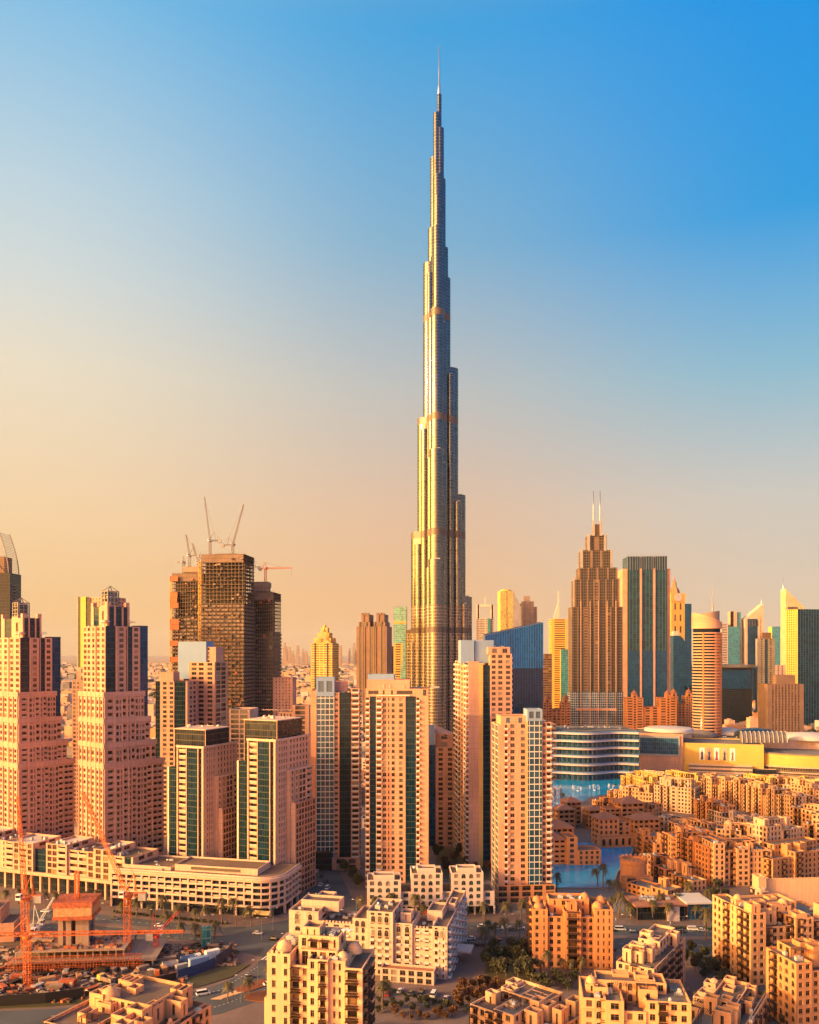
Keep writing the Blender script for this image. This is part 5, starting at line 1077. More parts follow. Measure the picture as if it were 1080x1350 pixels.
def ex_twin(b, w, z, d, D):
    for f in (.06, .56): 
        b.mass(w * f, w * (f + .38), 2, d - 2, z - 1, Z(820, D), 'p.3 r.4 g1 r.4 p.3', 'p', 'p', par=.5)
        b.mass(w * (f + .08), w * (f + .34), 4, d - 4, Z(821, D), Z(810, D), 'p.5 r.5 p.5', 'p', 'p', par=.5)
        for q in (0, .12, .24): b.mass(w * (f + .08 + q * .8), w * (f + .14 + q * .8), 4, 9, Z(811, D), Z(808, D), par=.3)
plain_tower('brown twin crowned tower with vertical ribs, left of the supertall tower', 470, 1500, 510, 826, 'p.6 f.4 g.7 f.4 p.6 r.6 p.5 f.4 g1 f.4 p.5 r.6 p.6 f.4 g.7 f.4 p.6', 'p1', 'p.4 s1 p.4 s1 p.4', 'brown', 'gl_bronze', 40, -12, 4.2, extra=ex_twin)
plain_tower('low brown slab right of the twin crowned tower', 509, 1560, 523, 852, 'p.3 n1 n1 n1 n1 p.3', 'p', 'p', 'concrete', d=24)
def ex_mint(b, w, z, d, D): b.mass(w * .72, w * 1.05, 3, 20, 0, z - 4, 'g1', 'g1', gl='gl_dark', par=.5); b.mass(0, w * 1.0, -.6, -.02, Z(822, D), Z(819, D), par=0, wm='yellow'); b.dome(w * .9, 8, z - 3, 4, 'grey', 1)
plain_tower('mint glass tower with pale top band, tucked against the supertall tower', 519, 1700, 536, 800, 'g1', 'g1', 'g1', 'yellow', 'gl_mint', 26, extra=ex_mint)
def ex_sailtri(b, w, z, d, D): m = MB(); m.add([(w * .2, -3, 0), (w * 1.1, -3, 0), (w * .95, -3, Z(862, D)), (w * .9, 6, 0)], (0, 1, 2), (1, 3, 2), (3, 0, 2)); m.build('glass_sail', 'gl_mint', b.root)
plain_tower('yellow stepped block with pale glass sail, at the left foot of the supertall tower', 519, 1350, 531, 848, 'p.4 s1 p.4', 'p', 'p', 'yellow', d=20, extra=ex_sailtri)
def ex_arch(b, w, z, d, D):
    b.mass(0, w * .16, 0, 8, 0, Z(797, D), 'p.3 g1 p.3', par=0); b.mass(w * .84, w, 0, 8, 0, Z(797, D), 'p.3 g1 p.3', par=0); b.mass(w * .16, w * .84, 0, 8, Z(800, D), Z(797, D), par=0); b.mb('mast', 'white').box(w * .48, w * .52, 3, 5, Z(797, D), Z(787, D)); b.mass(w * .62, w * .82, -2, -.02, 0, z + 1, 'g1', gl='gl_cyan', par=.3)
plain_tower('pale portal framed tower with thin mast, right of the supertall tower', 629, 1900, 651, 816, 's1 p.1 s1', 'p', 'p', 'white', d=8, extra=ex_arch, wn='win_teal')
def ex_yel(b, w, z, d, D):
    m = MB(); x0, x1 = w * .62, w; m.add([(x0, .01, 0), (x1, .01, 0), (x1, .01, Z(800, D)), (x0, .01, z), (x0, d, 0), (x1, d, 0), (x1, d, Z(800, D)), (x0, d, z)], (0, 1, 2, 3), (1, 5, 6, 2), (5, 4, 7, 6), (3, 2, 6, 7)); m.build('sloped_wing', 'grey', b.root)
    m = MB(); m.smooth = True; m.lathe([(w * .3, z), (w * .26, z + 3), (w * .1, z + 4.5)], w * .31, w * .31, 14); m.build('rounded_top', 'yellow', b.root)
b = Bld('office_tower', 'bright yellow tower with sloping grey wing, behind the blue wedge', 'tower', 660, 1750, 687, 6, None, 'yellow', 'win_warm', 'frame', 'gl_gold', fh=4); w = b.w; z = Z(779, 1750); b.mass(0, w * .62, 0, 28, 0, z, 'g1 r.08 g1', 'p', 'p', par=.4, gl='gl_gold'); ex_yel(b, w, z, 28, 1750); b.done(0)
def ex_s(b, w, z, d, D): b.mass(w * .2, w * .7, 2, 16, z - 1, Z(786, D), par=.6); b.mass(-w * .3, w * .2, 3, 18, 0, Z(796, D), 'g1', 'g1', gl='gl_dark', par=.5); b.mass(w, w * 1.25, 3, 20, 0, Z(800, D), 'p.3 n1 p.3', par=.5)
plain_tower('stepped brown stone tower with flat top, right of the bright yellow one', 687, 1800, 704, 793, 'p.4 n1 p.4 n1 p.4', 'p.3 n1 n1 n1 p.3', 'p', 'concrete', d=24, yaw=-8, extra=ex_s)
# ---- the blue glass wedge
b = Bld('office_tower', 'deep blue glass wedge with sloping roofline, behind the tall peach tower', 'tower', 640, 1010, 716, 0, None, 'bluegrey', glass='gl_wedge'); w = b.w; d = 30
m = MB(); zl, zr = Z(838, 1010), Z(821, 1010); zm = Z(881, 1010); m.add([(0, 0, zm), (w, 0, zm), (w, 0, zr), (0, 0, zl), (0, d, zm), (w, d, zm), (w, d, zr + 2), (0, d, zl + 2)], (0, 1, 2, 3), (1, 5, 6, 2), (5, 4, 7, 6), (4, 0, 3, 7)); m.build('glazing', 'gl_wedge', b.root); m = MB(); m.box(0, w, 0, d, 0, zm - .01, False); m.build('glazing', 'gl_wedge_reflection', b.root)  # darker lower panes paint in the reflection of another building
m = MB(); m.add([(0, 0, zl - .5), (w, 0, zr - .5), (w, d, zr + 1.5), (0, d, zl + 1.5)], (0, 1, 2, 3)); m.build('roof', 'roof_grey', b.root)
m = MB(); [m.box(w * i / 24 - .3, w * i / 24 + .3, -.7, -.01, zm, zl + (zr - zl) * i / 24 + .8) for i in range(25)]; m.build('fins', 'fin_blue', b.root); b.done(0)
plain_tower('brown banded block squeezed right of the blue wedge', 714, 1300, 728, 862, 'p.2 s1 s1 s1 p.2', 'p', 'p', 'brown', d=20, fh=3.6)
def ex_blade(b, w, z, d, D):
    m = MB(); m.add([(w * .15, 2, z), (w * .5, 2, z), (w * .5, 2, Z(790, D)), (w * .15, 6, z), (w * .5, 6, z), (w * .5, 6, Z(790, D))], (0, 1, 2), (4, 3, 5), (3, 0, 2, 5), (1, 4, 5, 2)); m.build('blade', 'white', b.root); b.mb('mast', 'white').box(w * .44, w * .5, 3.5, 4.5, Z(792, D), Z(779, D))
    b.mass(w * .52, w * 1.02, 1, 24, 0, Z(816, D), 'g1', 'g1', gl='gl_blue', par=.5); b.mass(w * .56, w * 1.1, -6, .0, 0, Z(856, D), 'g1', 'g1', gl='gl_cyan', par=.5)
plain_tower('cream tower with blade shaped top and mast, left of the twin spired tower', 727, 1500, 748, 816, 'p.3 s1 p.2', 'p', 'p.2 s1 p.2', 'yellow', d=24, extra=ex_blade)
# ---- twin-spired stepped tower
b = Bld('hotel_tower', 'stepped stone and glass tower with two needle masts, right of the blue wedge', 'tower', 754, 1150, 822, -4, None, 'stone', 'win_warm', 'frame', 'gl_bronze', fh=3.9); w = b.w; d = 44; zt = lambda py: Z(py, 1150)
S1 = 'p.3 s1.6 p.3'
def tier(f0, f1, y0, z0, z1, sp, gl='gl_bronze', wm=None): b.mass(w * f0, w * f1, y0, d - y0, zt(z0), zt(z1), sp, 'p.3 g1 p.3 g1.2 p.3 g1 p.3', 'p.3 s1 p.3 g1.2 p.3 s1 p.3', par=.6, gl='gl_vert', wm=wm)
b.mass(-.02 * w, w * 1.0, 2, d - 2, 0, zt(912), 'g.8 p.1 g3.4 p.15 g.6', 'g1', 'g1', gl='gl_grid', wm='darkgrey', par=1)
FT = 'p.2 g1 f.2 g.9 p.25 s.7 f.2 g1.1 p.2 s.8 f.2 g1.1 p.25 s.7 f.2 g.9 p.2 g1 p.2'
tier(0, 1, 3, 913, 800, FT)
tier(.06, .93, 4, 801, 764, 'p.2 g.8 f.2 g1 p.2 g.9 f.25 s.6 f.25 g1 p.2 g1 f.2 g.8 p.2')
tier(.15, .90, 5, 765, 748, 'f.2 g1 f.2 g1 p.3 g1.2 f.2 g1 f.2')
tier(.20, .80, 6, 749, 725, 'f.2 g.9 f.3 g.9 p.3 g1 f.2')
tier(.33, .70, 8, 726, 705, 'p.5 g.5 p.8 g1 p.3'); tier(.46, .57, 10, 706, 690, 'p1')
for f, p0, p1 in ((.345, 726, 703), (.665, 726, 703), (.21, 749, 723), (.785, 749, 723), (.07, 801, 760), (.92, 801, 762), (.44, 706, 686), (.58, 706, 686)): b.mass(w * f - 1.5, w * f + 1.5, 5.2, 8.5, zt(p0), zt(p1), par=.3, wm='grey')
for f in (.44, .57): m = MB(); m.smooth = True; m.lathe([(1.0, zt(688)), (.8, zt(670)), (.45, zt(646))], w * f, 9, 8); m.build('mast', 'steel', b.root)
for f in (.18, .36, .52, .69, .86): m = MB(); m.box(w * f - .35, w * f + .35, 1.2, 1.95, 0, zt(792)); m.build('fin', 'sand_pale', b.root)
b.mb('light_band', 'orange').box(w * .09, w * .88, 1.7, 1.99, zt(937), zt(934)); b.done(0)
# ---- dark three-part slab
b = Bld('office_tower', 'dark glass slab with peach side walls and two thin peach ribs', 'tower', 821, 1350, 884, -3, None, 'orange', 'win', 'frame', 'gl_index', fh=4); w = b.w; zt = lambda py: Z(py, 1350); d = 40
b.mass(0, w * .10, 0, d, 0, zt(750), par=.6); b.mass(w * .92, w, 0, d, 0, zt(750), par=.6)
for f0, f1 in ((.10, .36), (.39, .64), (.67, .92)): b.mass(w * f0, w * f1, -3.0, d - 2, 0, zt(734), 'g1', 'g1', 'g1', gl='gl_index', wm='darkgrey', par=.5); [b.mb('crown_fin', 'steel').box(w * (f0 + (f1 - f0) * i / 5) - .3, w * (f0 + (f1 - f0) * i / 5) + .3, -3.4, -3.02, zt(752), zt(731)) for i in range(6)]
for f0, f1 in ((.36, .39), (.64, .67)): b.mass(w * f0 - .3, w * f1 + .3, -4.2, d - 4, 0, zt(750), par=.4, wm='pink'); b.mass(w * f0, w * f1, 2, d - 4, zt(750), zt(738), 'g1', gl='gl_dark', par=.4)
b.mb('glazing', 'gl_blue').box(w * .105, w * .915, -3.05, -3.02, 0, zt(858)); b.done(0)  # thin bluer sheet over the lower front paints in a reflection
# ---- clock tower, dark dome, blue slab behind
b = Bld('clock_tower', 'golden clock tower with spired roof, behind the dark slab', 'tower', 885, 1700, 903, 10, None, 'yellow', 'win_warm'); w = b.w; zt = lambda py: Z(py, 1700)
b.mass(0, w, 0, w, 0, zt(792), 'p.5 n1 p.3 n1 p.5', 'p.5 n1 p.5', 'p.5 n1 p.5', par=.4, fh=24); b.mass(-1, w + 1, -1, w + 1, zt(793), zt(782), par=.4)
m = MB(); m.lathe([(w * .42, zt(782)), (w * .36, zt(777)), (w * .16, zt(772)), (w * .16, zt(768)), (w * .06, zt(764)), (.1, zt(757))], w / 2, w / 2, 4); o = m.build('spired_roof', 'tile', b.root)
m = MB(); m.lathe([(w * .28, 0), (w * .28, .4)], 0, 0, 24); o = m.build('clock_face', 'white', b.root); o.rotation_euler = (pi / 2, 0, 0); o.location = (w / 2, -1.01, zt(787.5)); b.mb('clock_hand', 'black').box(w / 2 - .2, w / 2 + .2, -1.5, -1.42, zt(787.5), zt(784.6)); b.mb('clock_hand', 'black').box(w / 2, w / 2 + 3, -1.6, -1.52, zt(787.5) - .2, zt(787.5) + .2); b.done(0)
plain_tower('blue grey slab behind the golden clock tower', 903, 1900, 912, 796, 'g1', 'g1', 'p', 'bluegrey', 'gl_blue', 24)
b = Bld('office_tower', 'dark rounded glass tower at the foot of the clock tower', 'tower', 888, 1500, 914, 0, None, 'darkgrey', glass='gl_blue'); w = b.w; m = MB(); zt = lambda py: Z(py, 1500)
N = 16; pts = [(w * (i / N), 0, zt(838) * 1 + (zt(834) - zt(838)) * 0 - (zt(834) - zt(880)) * (max(0, i / N - .25) / .75) ** 2.2) for i in range(N + 1)]
for p, q in zip(pts, pts[1:]): m.quad((p[0], 0, 0), (q[0], 0, 0), (q[0], 0, q[2]), (p[0], 0, p[2])); m.quad((p[0], 0, p[2]), (q[0], 0, q[2]), (q[0], 30, q[2]), (p[0], 30, p[2]))
m.quad((0, 30, 0), (0, 0, 0), (0, 0, pts[0][2]), (0, 30, pts[0][2])); m.quad((w, 0, 0), (w, 30, 0), (w, 30, pts[-1][2]), (w, 0, pts[-1][2])); m.build('glazing', 'gl_blue', b.root); b.mass(w * .02, w * .3, 2, 12, zt(845), zt(832), par=.3, wm='white'); b.done(0)
# ---- round banded tower with sloping top
o = empty('round_tower', (X(932, 1000), 1000, 0)); tag(o, 'round tower with orange balcony bands and slanted crown, beside the mall', 'tower'); rad = 18.5 * 1000 / F; zt = lambda py: Z(py, 1000)
m = MB(); m.smooth = True; m.lathe([(rad - 1.2, 0), (rad - 1.2, zt(828))], 0, 0, 40); m.build('glazing', 'gl_dark', o)
n = int(zt(834) / 3.5)
m = MB()
for k in range(1, n + 1): z = k * zt(834) / n; m.lathe([(rad - 1.1, z - 1.5), (rad, z - 1.5), (rad, z), (rad - 1.1, z)], 0, 0, 40, cap=False)
m.build('balcony_bands', 'orange', o)
m = MB()
for i in range(26):
    a = -pi * .42 + i * .12
    if a < pi * .5: m.box(rad * cos(a) - .25, rad * cos(a) + .25, rad * sin(a) - .25, rad * sin(a) + .25, 0, zt(834))
m.box(-rad * .54 - .7, -rad * .54 + .7, -rad * .85 - .5, -rad * .85 + .5, 0, zt(834)); m.build('pier', 'sand_red', o)
m = MB(); v = []; N = 40
for z in (zt(829), None):
    for i in range(N): a = 2 * pi * i / N; x, y = (rad + .4) * cos(a), (rad + .4) * sin(a); v.append((x, y, z if z else zt(815) - (x / rad) * 6))
m.add(v, *[(i, (i + 1) % N, N + (i + 1) % N, N + i) for i in range(N)], tuple(range(N, 2 * N))); m.build('slanted_crown', 'orange', o)
m = MB(); v = []
for zf in (lambda x: zt(820), lambda x: zt(808) + x / rad * 3):
    for i in range(N): a = 2 * pi * i / N; x, y = (rad * .86) * cos(a), (rad * .86) * sin(a); v.append((x, y, zf(x)))
m.add(v, *[(i, (i + 1) % N, N + (i + 1) % N, N + i) for i in range(N)], tuple(range(N, 2 * N))); m.build('penthouse', 'concrete', o)
m = MB(); m.lathe([(1.6, zt(806)), (1.2, zt(797)), (.5, zt(796)), (.25, zt(772))], rad * .4, 0, 8); m.build('mast', 'steel', o)
# ---- right-hand skyline
plain_tower('pale banded block just right of the round tower', 951, 2000, 960, 822, 'p.3 s1 s1 p.3', wall='white', wn='win_teal', d=20)
def ex_teal(b, w, z, d, D): b.mass(w * .25, w * .8, 4, 20, z - 1, Z(806, D), 'g1 p1', 'p', gl='gl_dark', wm='cream', par=.6); b.mass(w * .65, w * 1.15, 6, 24, 0, Z(807, D), 'g1', 'g1', gl='gl_cyan', par=.6)
plain_tower('teal glass block with lower stone annex, right of the round tower', 960, 2000, 976, 826, 'g1', 'g1', 'p', 'bluegrey', 'gl_cyan', 22, extra=ex_teal)
plain_tower('pale stone slab at the foot of the teal glass block', 975, 2050, 984, 848, 'p.3 n1 n1 p.3', wall='cream', d=20)
plain_tower('long grey government block with flat overhanging roof, before the triangular towers', 946, 1500, 992, 880, 'g1', 'g1', 'g1', 'grey', 'gl_dark', 60, extra=lambda b, w, z, d, D: (b.mb('roof_slab', 'roof_grey').box(-3, w + 4, -6, d, z + .02, z + 5), b.mass(w * .06, w * .96, -2, -.02, Z(908, D), z - 5, 'g1', gl='gl_blue', par=.4)))
def prism_tower(label, pxA, pxB, D, pyS, pyT, apex, wall, gl, mast, m2):
    b = Bld('office_tower', label, 'tower', pxA, D, pxB, 0, 'pair of towers with slanted triangular tops', wall, 'win', 'frame', gl, fh=4); w = b.w; z = Z(pyS, D); d = 26
    b.mass(0, w, 0, d, 0, z, 'p.5 g2.4 p.4 n.6 p.4', 'p1', 'p1', par=0)
    za = Z(pyT, D); xa = w if apex > 0 else 0; m = MB(); m.add([(0, 0, z), (w, 0, z), (xa, 0, za), (0, d, z), (w, d, z), (xa, d, za)], (0, 1, 2), (4, 3, 5), (3, 0, 2, 5), (1, 4, 5, 2)); m.build('slanted_top', wall if mast else 'bluegrey', b.root)
    m = MB(); [m.box(w * (.2 + i * .15), w * (.26 + i * .15), -.3, -.01, z - 18, z - 4) for i in range(4)]; m.build('slot_windows', 'gl_bronze', b.root)
    m = MB(); m.smooth = True; m.lathe([(1.2, za - 6), (.8, za), (.3, Z(m2, D))], xa, d / 2, 8); m.build('mast', 'spire_metal', b.root); b.done(0)
prism_tower('white triangular topped tower rising to the right, in the right skyline', 983, 1007, 2000, 816, 796, 1, 'pale', 'gl_blue', 1, 783)
prism_tower('golden triangular topped tower with mast at its left edge, right skyline', 1036, 1060, 1900, 800, 776, -1, 'sand_pale', 'gl_bronze', 1, 760)
plain_tower('yellow edged blue glass slab at the right edge of the photo', 1052, 1400, 1110, 803, 'g1', 'g1', 'p.3 n1 n1 n1 n1 n1 p.3', 'yellow', 'gl_index', 30, 14, wm='yellow', extra=lambda b, w, z, d, D: None)
plain_tower('brown grey stone tower with central glass slot, before the white triangular tower', 999, 1500, 1022, 842, 'p.6 n1 p.3 G.8 p.3 n1 p.6', 'p', 'p', 'grey', 'gl_blue', 24, -14, extra=lambda b, w, z, d, D: b.mass(w * .3, w * .8, 3, 16, z - 1, Z(834, D), par=.5, wm='brown'))
plain_tower('yellow topped glass block between the two triangular towers', 1018, 2300, 1034, 826, 'g1', 'p.5 g1 p.3', 'p', 'yellow', 'gl_cyan', 24)
plain_tower('pale apartment block low between the stone tower and the golden triangle', 1022, 1700, 1048, 877, 'p.4 n1 n1 p.3 n1 n1 p.4', wall='pale', d=20)
def ex_box(b, w, z, d, D): b.mass(w * .28, w * .8, 4, 18, z - 1, Z(890, D), par=.8)
plain_tower('squat brown office box with deep vertical ribs, behind the mall at right', 1012, 1130, 1060, 902, 'p.8 ' + 'f.2 n.5 ' * 9 + 'p.8', 'p.5 n1 n1 p.5', 'p', 'brown', d=30, fh=3.6, extra=ex_box)
plain_tower('thin grey slab glimpsed left of the round tower', 903, 1500, 914, 905, 'p.3 s1 p.3', wall='pink', d=20)
# ---- ornate orange palace blocks behind the mall
def palace(label, pxA, D, pxB, pyTop, seed, n):
    b = Bld('palace_block', label, 'apartment block', pxA, D, pxB, -4, 'ornate orange blocks behind the mall', 'sand_red', 'win_warm', 'frame', 'gl_dark', fh=3.4); w = b.w; z = Z(pyTop, D); r = random.Random(seed)
    for i in range(n):
        x0, x1 = w * i / n, w * (i + 1) / n; tw = i % 2 == 0; hz = z if tw else z - 9 - r.random() * 3; b.mass(x0, x1, -2 if tw else 0, 22, 0, hz, 'p.3 b1.4 p.2 a1 p.2 b1.4 p.3' if tw else 'p.3 w1 p.3 w1 p.3', 'p.4 w1 p.4 w1 p.4', 'p.4 w1 p.4 w1 p.4', par=.8)
        if tw:
            c = (x0 + x1) / 2; b.mass(c - 3.5, c + 3.5, 0, 7, hz - .8, hz + 4, 'p.5 a1.5 p.5', 'p', 'p', par=0, fh=4.8); m = MB(); m.smooth = True; m.lathe([(4.4, hz + 4), (4.0, hz + 6), (2.4, hz + 8.4), (.5, hz + 9.6), (.1, hz + 12)], c, 3.5, 14); m.build('dome', 'tile', b.root)
    b.done(0)
palace('ornate orange block with domed turret, left of the twin spired tower', 716, 1080, 752, 926, 1, 3)
palace('ornate orange blocks with domed turrets, below the dark three part slab', 826, 1090, 892, 920, 2, 3)
palace('pinkish ornate block with a yellow corner, left of the round tower', 884, 1120, 914, 918, 3, 3)
# ================================================================ shopping mall
b = Bld('mall_terrace_wing', 'wavy blue glass mall wing with stacked white balcony edges, above the fountain lake', 'mall', 716, 850, 842, 2, None, 'white', glass='gl_mall'); w = b.w
zt = lambda py: Z(py, 850); line = [(w * i / 60, 5.5 * sin(i * .155 + .6) + (max(0, i - 46) * .0)) for i in range(61)]
wavy(b, line, 0, zt(964), 'glazing', 'gl_mall', 'roof_grey', 60)
zs = [zt(p) for p in (1020, 1009, 998, 988, 978, 968)]
for i, z in enumerate(zs): slab(b, line, z, 1.3, 4.2 - .2 * i, 'balcony_slab', 'white' if i % 2 == 0 or i > 3 else 'pale'); slab(b, line, z + 1.31, 1.0, 4.0 - .2 * i, 'balustrade', 'bluegrey')
for i in range(0, 60, 3):
    p = line[i]; m = b.mb('column', 'darkgrey'); m.box(p[0] - .5, p[0] + .5, p[1] - 3, p[1] - 2.2, 0, zs[-1])
m = MB()
for i in range(22): m.box(w * (.3 + .028 * i), w * (.3 + .028 * i) + 2.2, 8, 12 + 5 * sin(i * .3), zt(962), zt(962) + .6)
m.build('roof_panels', 'gl_blue', b.root); b.units(4, w - 6, 14, 50, zt(964), 40); b.mass(-1, w * .14, 3, 40, 0, zt(955), 's1', 's1', 'p', par=1, wm='brown', fh=4.2); b.done(0)
o = b.root
b = Bld('shopping_mall', 'long mall hall with glowing yellow walls, tall posters and pale curved roofs', 'mall', 838, 930, 1100, -16, None, 'yellow', glass='gl_mall', roof='roof_grey'); w = b.w; zt = lambda py: Z(py, 880)
b.mass(0, w * .25, -2, 60, 0, zt(972), 'p.5 p5 p.4', 'p', 'p', par=1, wm='orange'); b.mb('window_frame', 'grey').box(w * .015, w * .235, -3.2, -2.01, zt(1003), zt(975)); b.mb('glazing', 'gl_mall').box(w * .025, w * .225, -3.4, -3.21, zt(1000), zt(978))
b.mass(w * .25, w * .66, 0, 60, 0, zt(984), par=1)
b.mass(w * .28, w * .6, -7, -.02, 0, zt(1012), 's1', par=.8, wm='pale', fh=4); b.mass(w * .6, w * .72, -5, -.02, 0, zt(1016), 'g1', par=.8, wm='pale', gl='gl_dark')
R1 = w * .30; cx = w * .84; pts = [(cx + R1 * cos(a), R1 + R1 * sin(a)) for a in [pi + .35 + (pi - .7) * i / 24 for i in range(25)]]
pts = [(p[0] + 8, p[1] * .6 - 4) for p in pts]
wavy(b, pts, 0, zt(1012), 'lower_glazing', 'gl_bronze'); wavy(b, pts, zt(1012), zt(996), 'wall', 'yellow'); slab(b, pts, zt(1013), 1.2, 1.5, 'balcony_slab', 'pale'); slab(b, pts, zt(1020), 1.0, 2.4, 'balcony_slab', 'pale'); slab(b, pts, zt(996), 1.4, .8, 'cornice', 'roof_grey')
m = b.mb('roof', 'roof_grey'); m.poly([(p[0], p[1], zt(996)) for p in pts] + [(pts[-1][0], 60, zt(996)), (pts[0][0], 60, zt(996))])
for i, f in enumerate((.335, .372, .41, .45, .49)):
    m = MB(); m.box(w * f, w * f + 5.5, -.25, -.01, zt(1007), zt(990)); po = m.build('poster', ('paint_white', 'pink', 'paint_white', 'pale', 'paint_white')[i], b.root)
    q = MB(); x = w * f + 2.75; zz_ = zt(1006.5); q.poly([(x - 1.5, -.3, zz_), (x + 1.3, -.3, zz_), (x + .9, -.3, zz_ + 6), (x + 1.4, -.3, zz_ + 8.4), (x + .4, -.3, zz_ + 8.6), (x + .5, -.3, zz_ + 10.2), (x - .5, -.3, zz_ + 10.2), (x - .5, -.3, zz_ + 8.6), (x - 1.3, -.3, zz_ + 8.2), (x - .8, -.3, zz_ + 5)]); q.build('printed_figure', ('cloth', 'tarp_blue', 'awning', 'cloth', 'debris')[i], po)
m = MB(); m.smooth = True; m.lathe([(27, zt(972) + .5), (27, zt(972) + 3.5), (24, zt(972) + 4.5)], w * .18, 26, 48); m.build('round_roof', 'roof_white', b.root)
m = MB(); m.smooth = True; N = 12
for i in range(N): a0, a1 = pi * i / N, pi * (i + 1) / N; m.quad((w * .56, 30 - 14 * cos(a0), zt(984) + 11 * sin(a0)), (w * .56, 30 - 14 * cos(a1), zt(984) + 11 * sin(a1)), (w * .80, 44 - 14 * cos(a1), zt(984) + 11 * sin(a1)), (w * .80, 44 - 14 * cos(a0), zt(984) + 11 * sin(a0)))
m.poly([(w * .56, 30 - 14 * cos(pi * i / N), zt(984) + 11 * sin(pi * i / N)) for i in range(N + 1)]); m.build('vault_roof', 'roof_grey', b.root); m = MB()
for k in range(11):
    for i in range(N): a0, a1 = pi * i / N, pi * (i + 1) / N; x = w * (.562 + .0235 * k); dy = 14 * (.0235 * k / .24); m.beam((x, 30 + dy - 14.4 * cos(a0), zt(984) + 11.4 * sin(a0)), (x, 30 + dy - 14.4 * cos(a1), zt(984) + 11.4 * sin(a1)), .6)
m.build('vault_rib', 'roof_white', b.root)
b.mass(w * .02, w * 1.1, 61, 160, 0, zt(984), par=1.2, wm='pale', roof='roof_grey'); rr = random.Random(5)
for i in range(16): x, y = rr.uniform(.05, .9) * w, rr.uniform(66, 140); b.mass(x, x + rr.uniform(10, 34), y, y + rr.uniform(6, 16), zt(984) - 1.2, zt(984) + rr.uniform(1.5, 5), par=.6, wm=rr.choice(('white', 'pale', 'grey')), roof=rr.choice(('roof_white', 'roof_grey')))
m = MB(); m.smooth = True; m.lathe([(26, zt(984)), (24, zt(984) + 5), (16, zt(984) + 8.5), (5, zt(984) + 10), (.1, zt(984) + 10.2)], w * .68, 96, 36); m.build('shell_roof', 'gl_dark', b.root)
for sx, sy, sr in ((.36, 84, 20), (.52, 120, 24), (.93, 80, 26), (.2, 120, 18)): m = MB(); m.smooth = True; m.lathe([(sr, zt(984)), (sr, zt(984) + 2), (sr * .8, zt(984) + 5), (sr * .4, zt(984) + 7), (.1, zt(984) + 7.6)], w * sx, sy, 32); m.build('shallow_dome', 'roof_white' if sr > 20 else 'roof_grey', b.root)
b.units(w * .05, w, 64, 150, zt(984) - 1.2, 60); b.done(0)
# ---- fountain
for i, (px, py, h) in enumerate(((735, 1060, 17), (762, 1043, 6), (784, 1042, 7), (806, 1041, 6))):
    p = G(px, py); o = empty('fountain_jet', p); tag(o, 'white fountain spray on the upper lake, %s from the left' % ORD[i], 'fountain', 'fountain sprays on the upper lake'); m = MB(); m.smooth = True; r = random.Random(i)
    for k in range(16 if i == 0 else 7):
        x = r.uniform(-5, 5) if i else r.uniform(-4.5, 4.5); y = r.uniform(-1, 1) * (1 if i else 3); hh = h * r.uniform(.45, 1); q = r.uniform(.5, 1.0) * (1.6 if i == 0 else 1); m.lathe([(.12, .0), (q * .5, hh * .45), (q, hh * .78), (q * .7, hh * .93), (.05, hh)], x, y, 8, False)
    m.build('spray', 'spray', o); m = MB(); m.lathe([(1.4, .02), (.9, .5), (.05, .7)], 0, 0, 10); m.build('foam', 'paint_white', o)
# ================================================================ building site, lower left
sheet('site_ground', 'site', [(-120, 1233), (60, 1236), (250, 1246), (318, 1254), (300, 1272), (232, 1294), (150, 1311), (60, 1324), (-120, 1330)], .13)
def hoarding(pts, h, mat, label):
    m = MB()
    for a, c in zip(pts, pts[1:]):
        a, c = G(*a), G(*c); d = (c - a).normalized(); n = Vector((-d.y, d.x, 0)) * .12; up = Vector((0, 0, h)); m.add([a - n, c - n, c + n, a + n, a - n + up, c - n + up, c + n + up, a + n + up], (0, 1, 5, 4), (1, 2, 6, 5), (2, 3, 7, 6), (3, 0, 4, 7), (4, 5, 6, 7))
    o = m.build('site_hoarding', mat); tag(o, label, 'fence'); return o
hoarding([(-80, 1328), (0, 1328), (60, 1324), (110, 1317)], 4.2, 'black', 'black curved hoarding along the lower edge of the building site')
hoarding([(112, 1316.6), (150, 1310), (190, 1302), (232, 1293)], 3.2, 'black', 'black hoarding between the site and the bottom left domed block')
hoarding([(234, 1292.5), (262, 1284), (284, 1275)], 4.0, 'tarp_blue', 'blue printed hoarding near the road bend')
hoarding([(285, 1274.5), (302, 1263), (306, 1255)], 4.6, 'cloth', 'dark hoarding at the site corner by the crossing')
b = Bld('unfinished_building', 'low concrete shell with rebar columns and two finished floors on the building site', 'building', 8, 338, 205, 5, None, 'concrete', win='win'); w = b.w; r = random.Random(9)
for k, z in enumerate((3.6, 7.2)):
    b.mb('floor_slab', 'concrete').box(0 if k == 0 else 3, w * (1 - .22 * k), 0 + 3 * k, 26, z - .4, z)
    for i in range(15):
        for j in range(4): x, y = w * (1 - .22 * k) * (i + .3) / 15 + 1.0, 1.2 + 3 * k + j * 7; b.mb('column', 'concrete').box(x, x + .6, y, y + .6, z - 3.6, z - .41)
for i in range(130): x, y, a_, b_, c_ = r.uniform(4, w * .7), r.uniform(4, 24), r.uniform(.3, 3), r.uniform(.3, 2), r.uniform(.1, 1.3); b.mb('stored_material', ('debris', 'formwork', 'concrete_dark', 'ply', 'wood')[i % 5]).box(x, x + a_, y, y + b_, 7.21, 7.21 + c_)
for i in range(110): x, y = r.uniform(2, w * .76), r.uniform(4, 25); h = r.uniform(.8, 2.2); b.mb('rebar', 'formwork').box(x, x + .14, y, y + .14, 7.2, 7.2 + h)
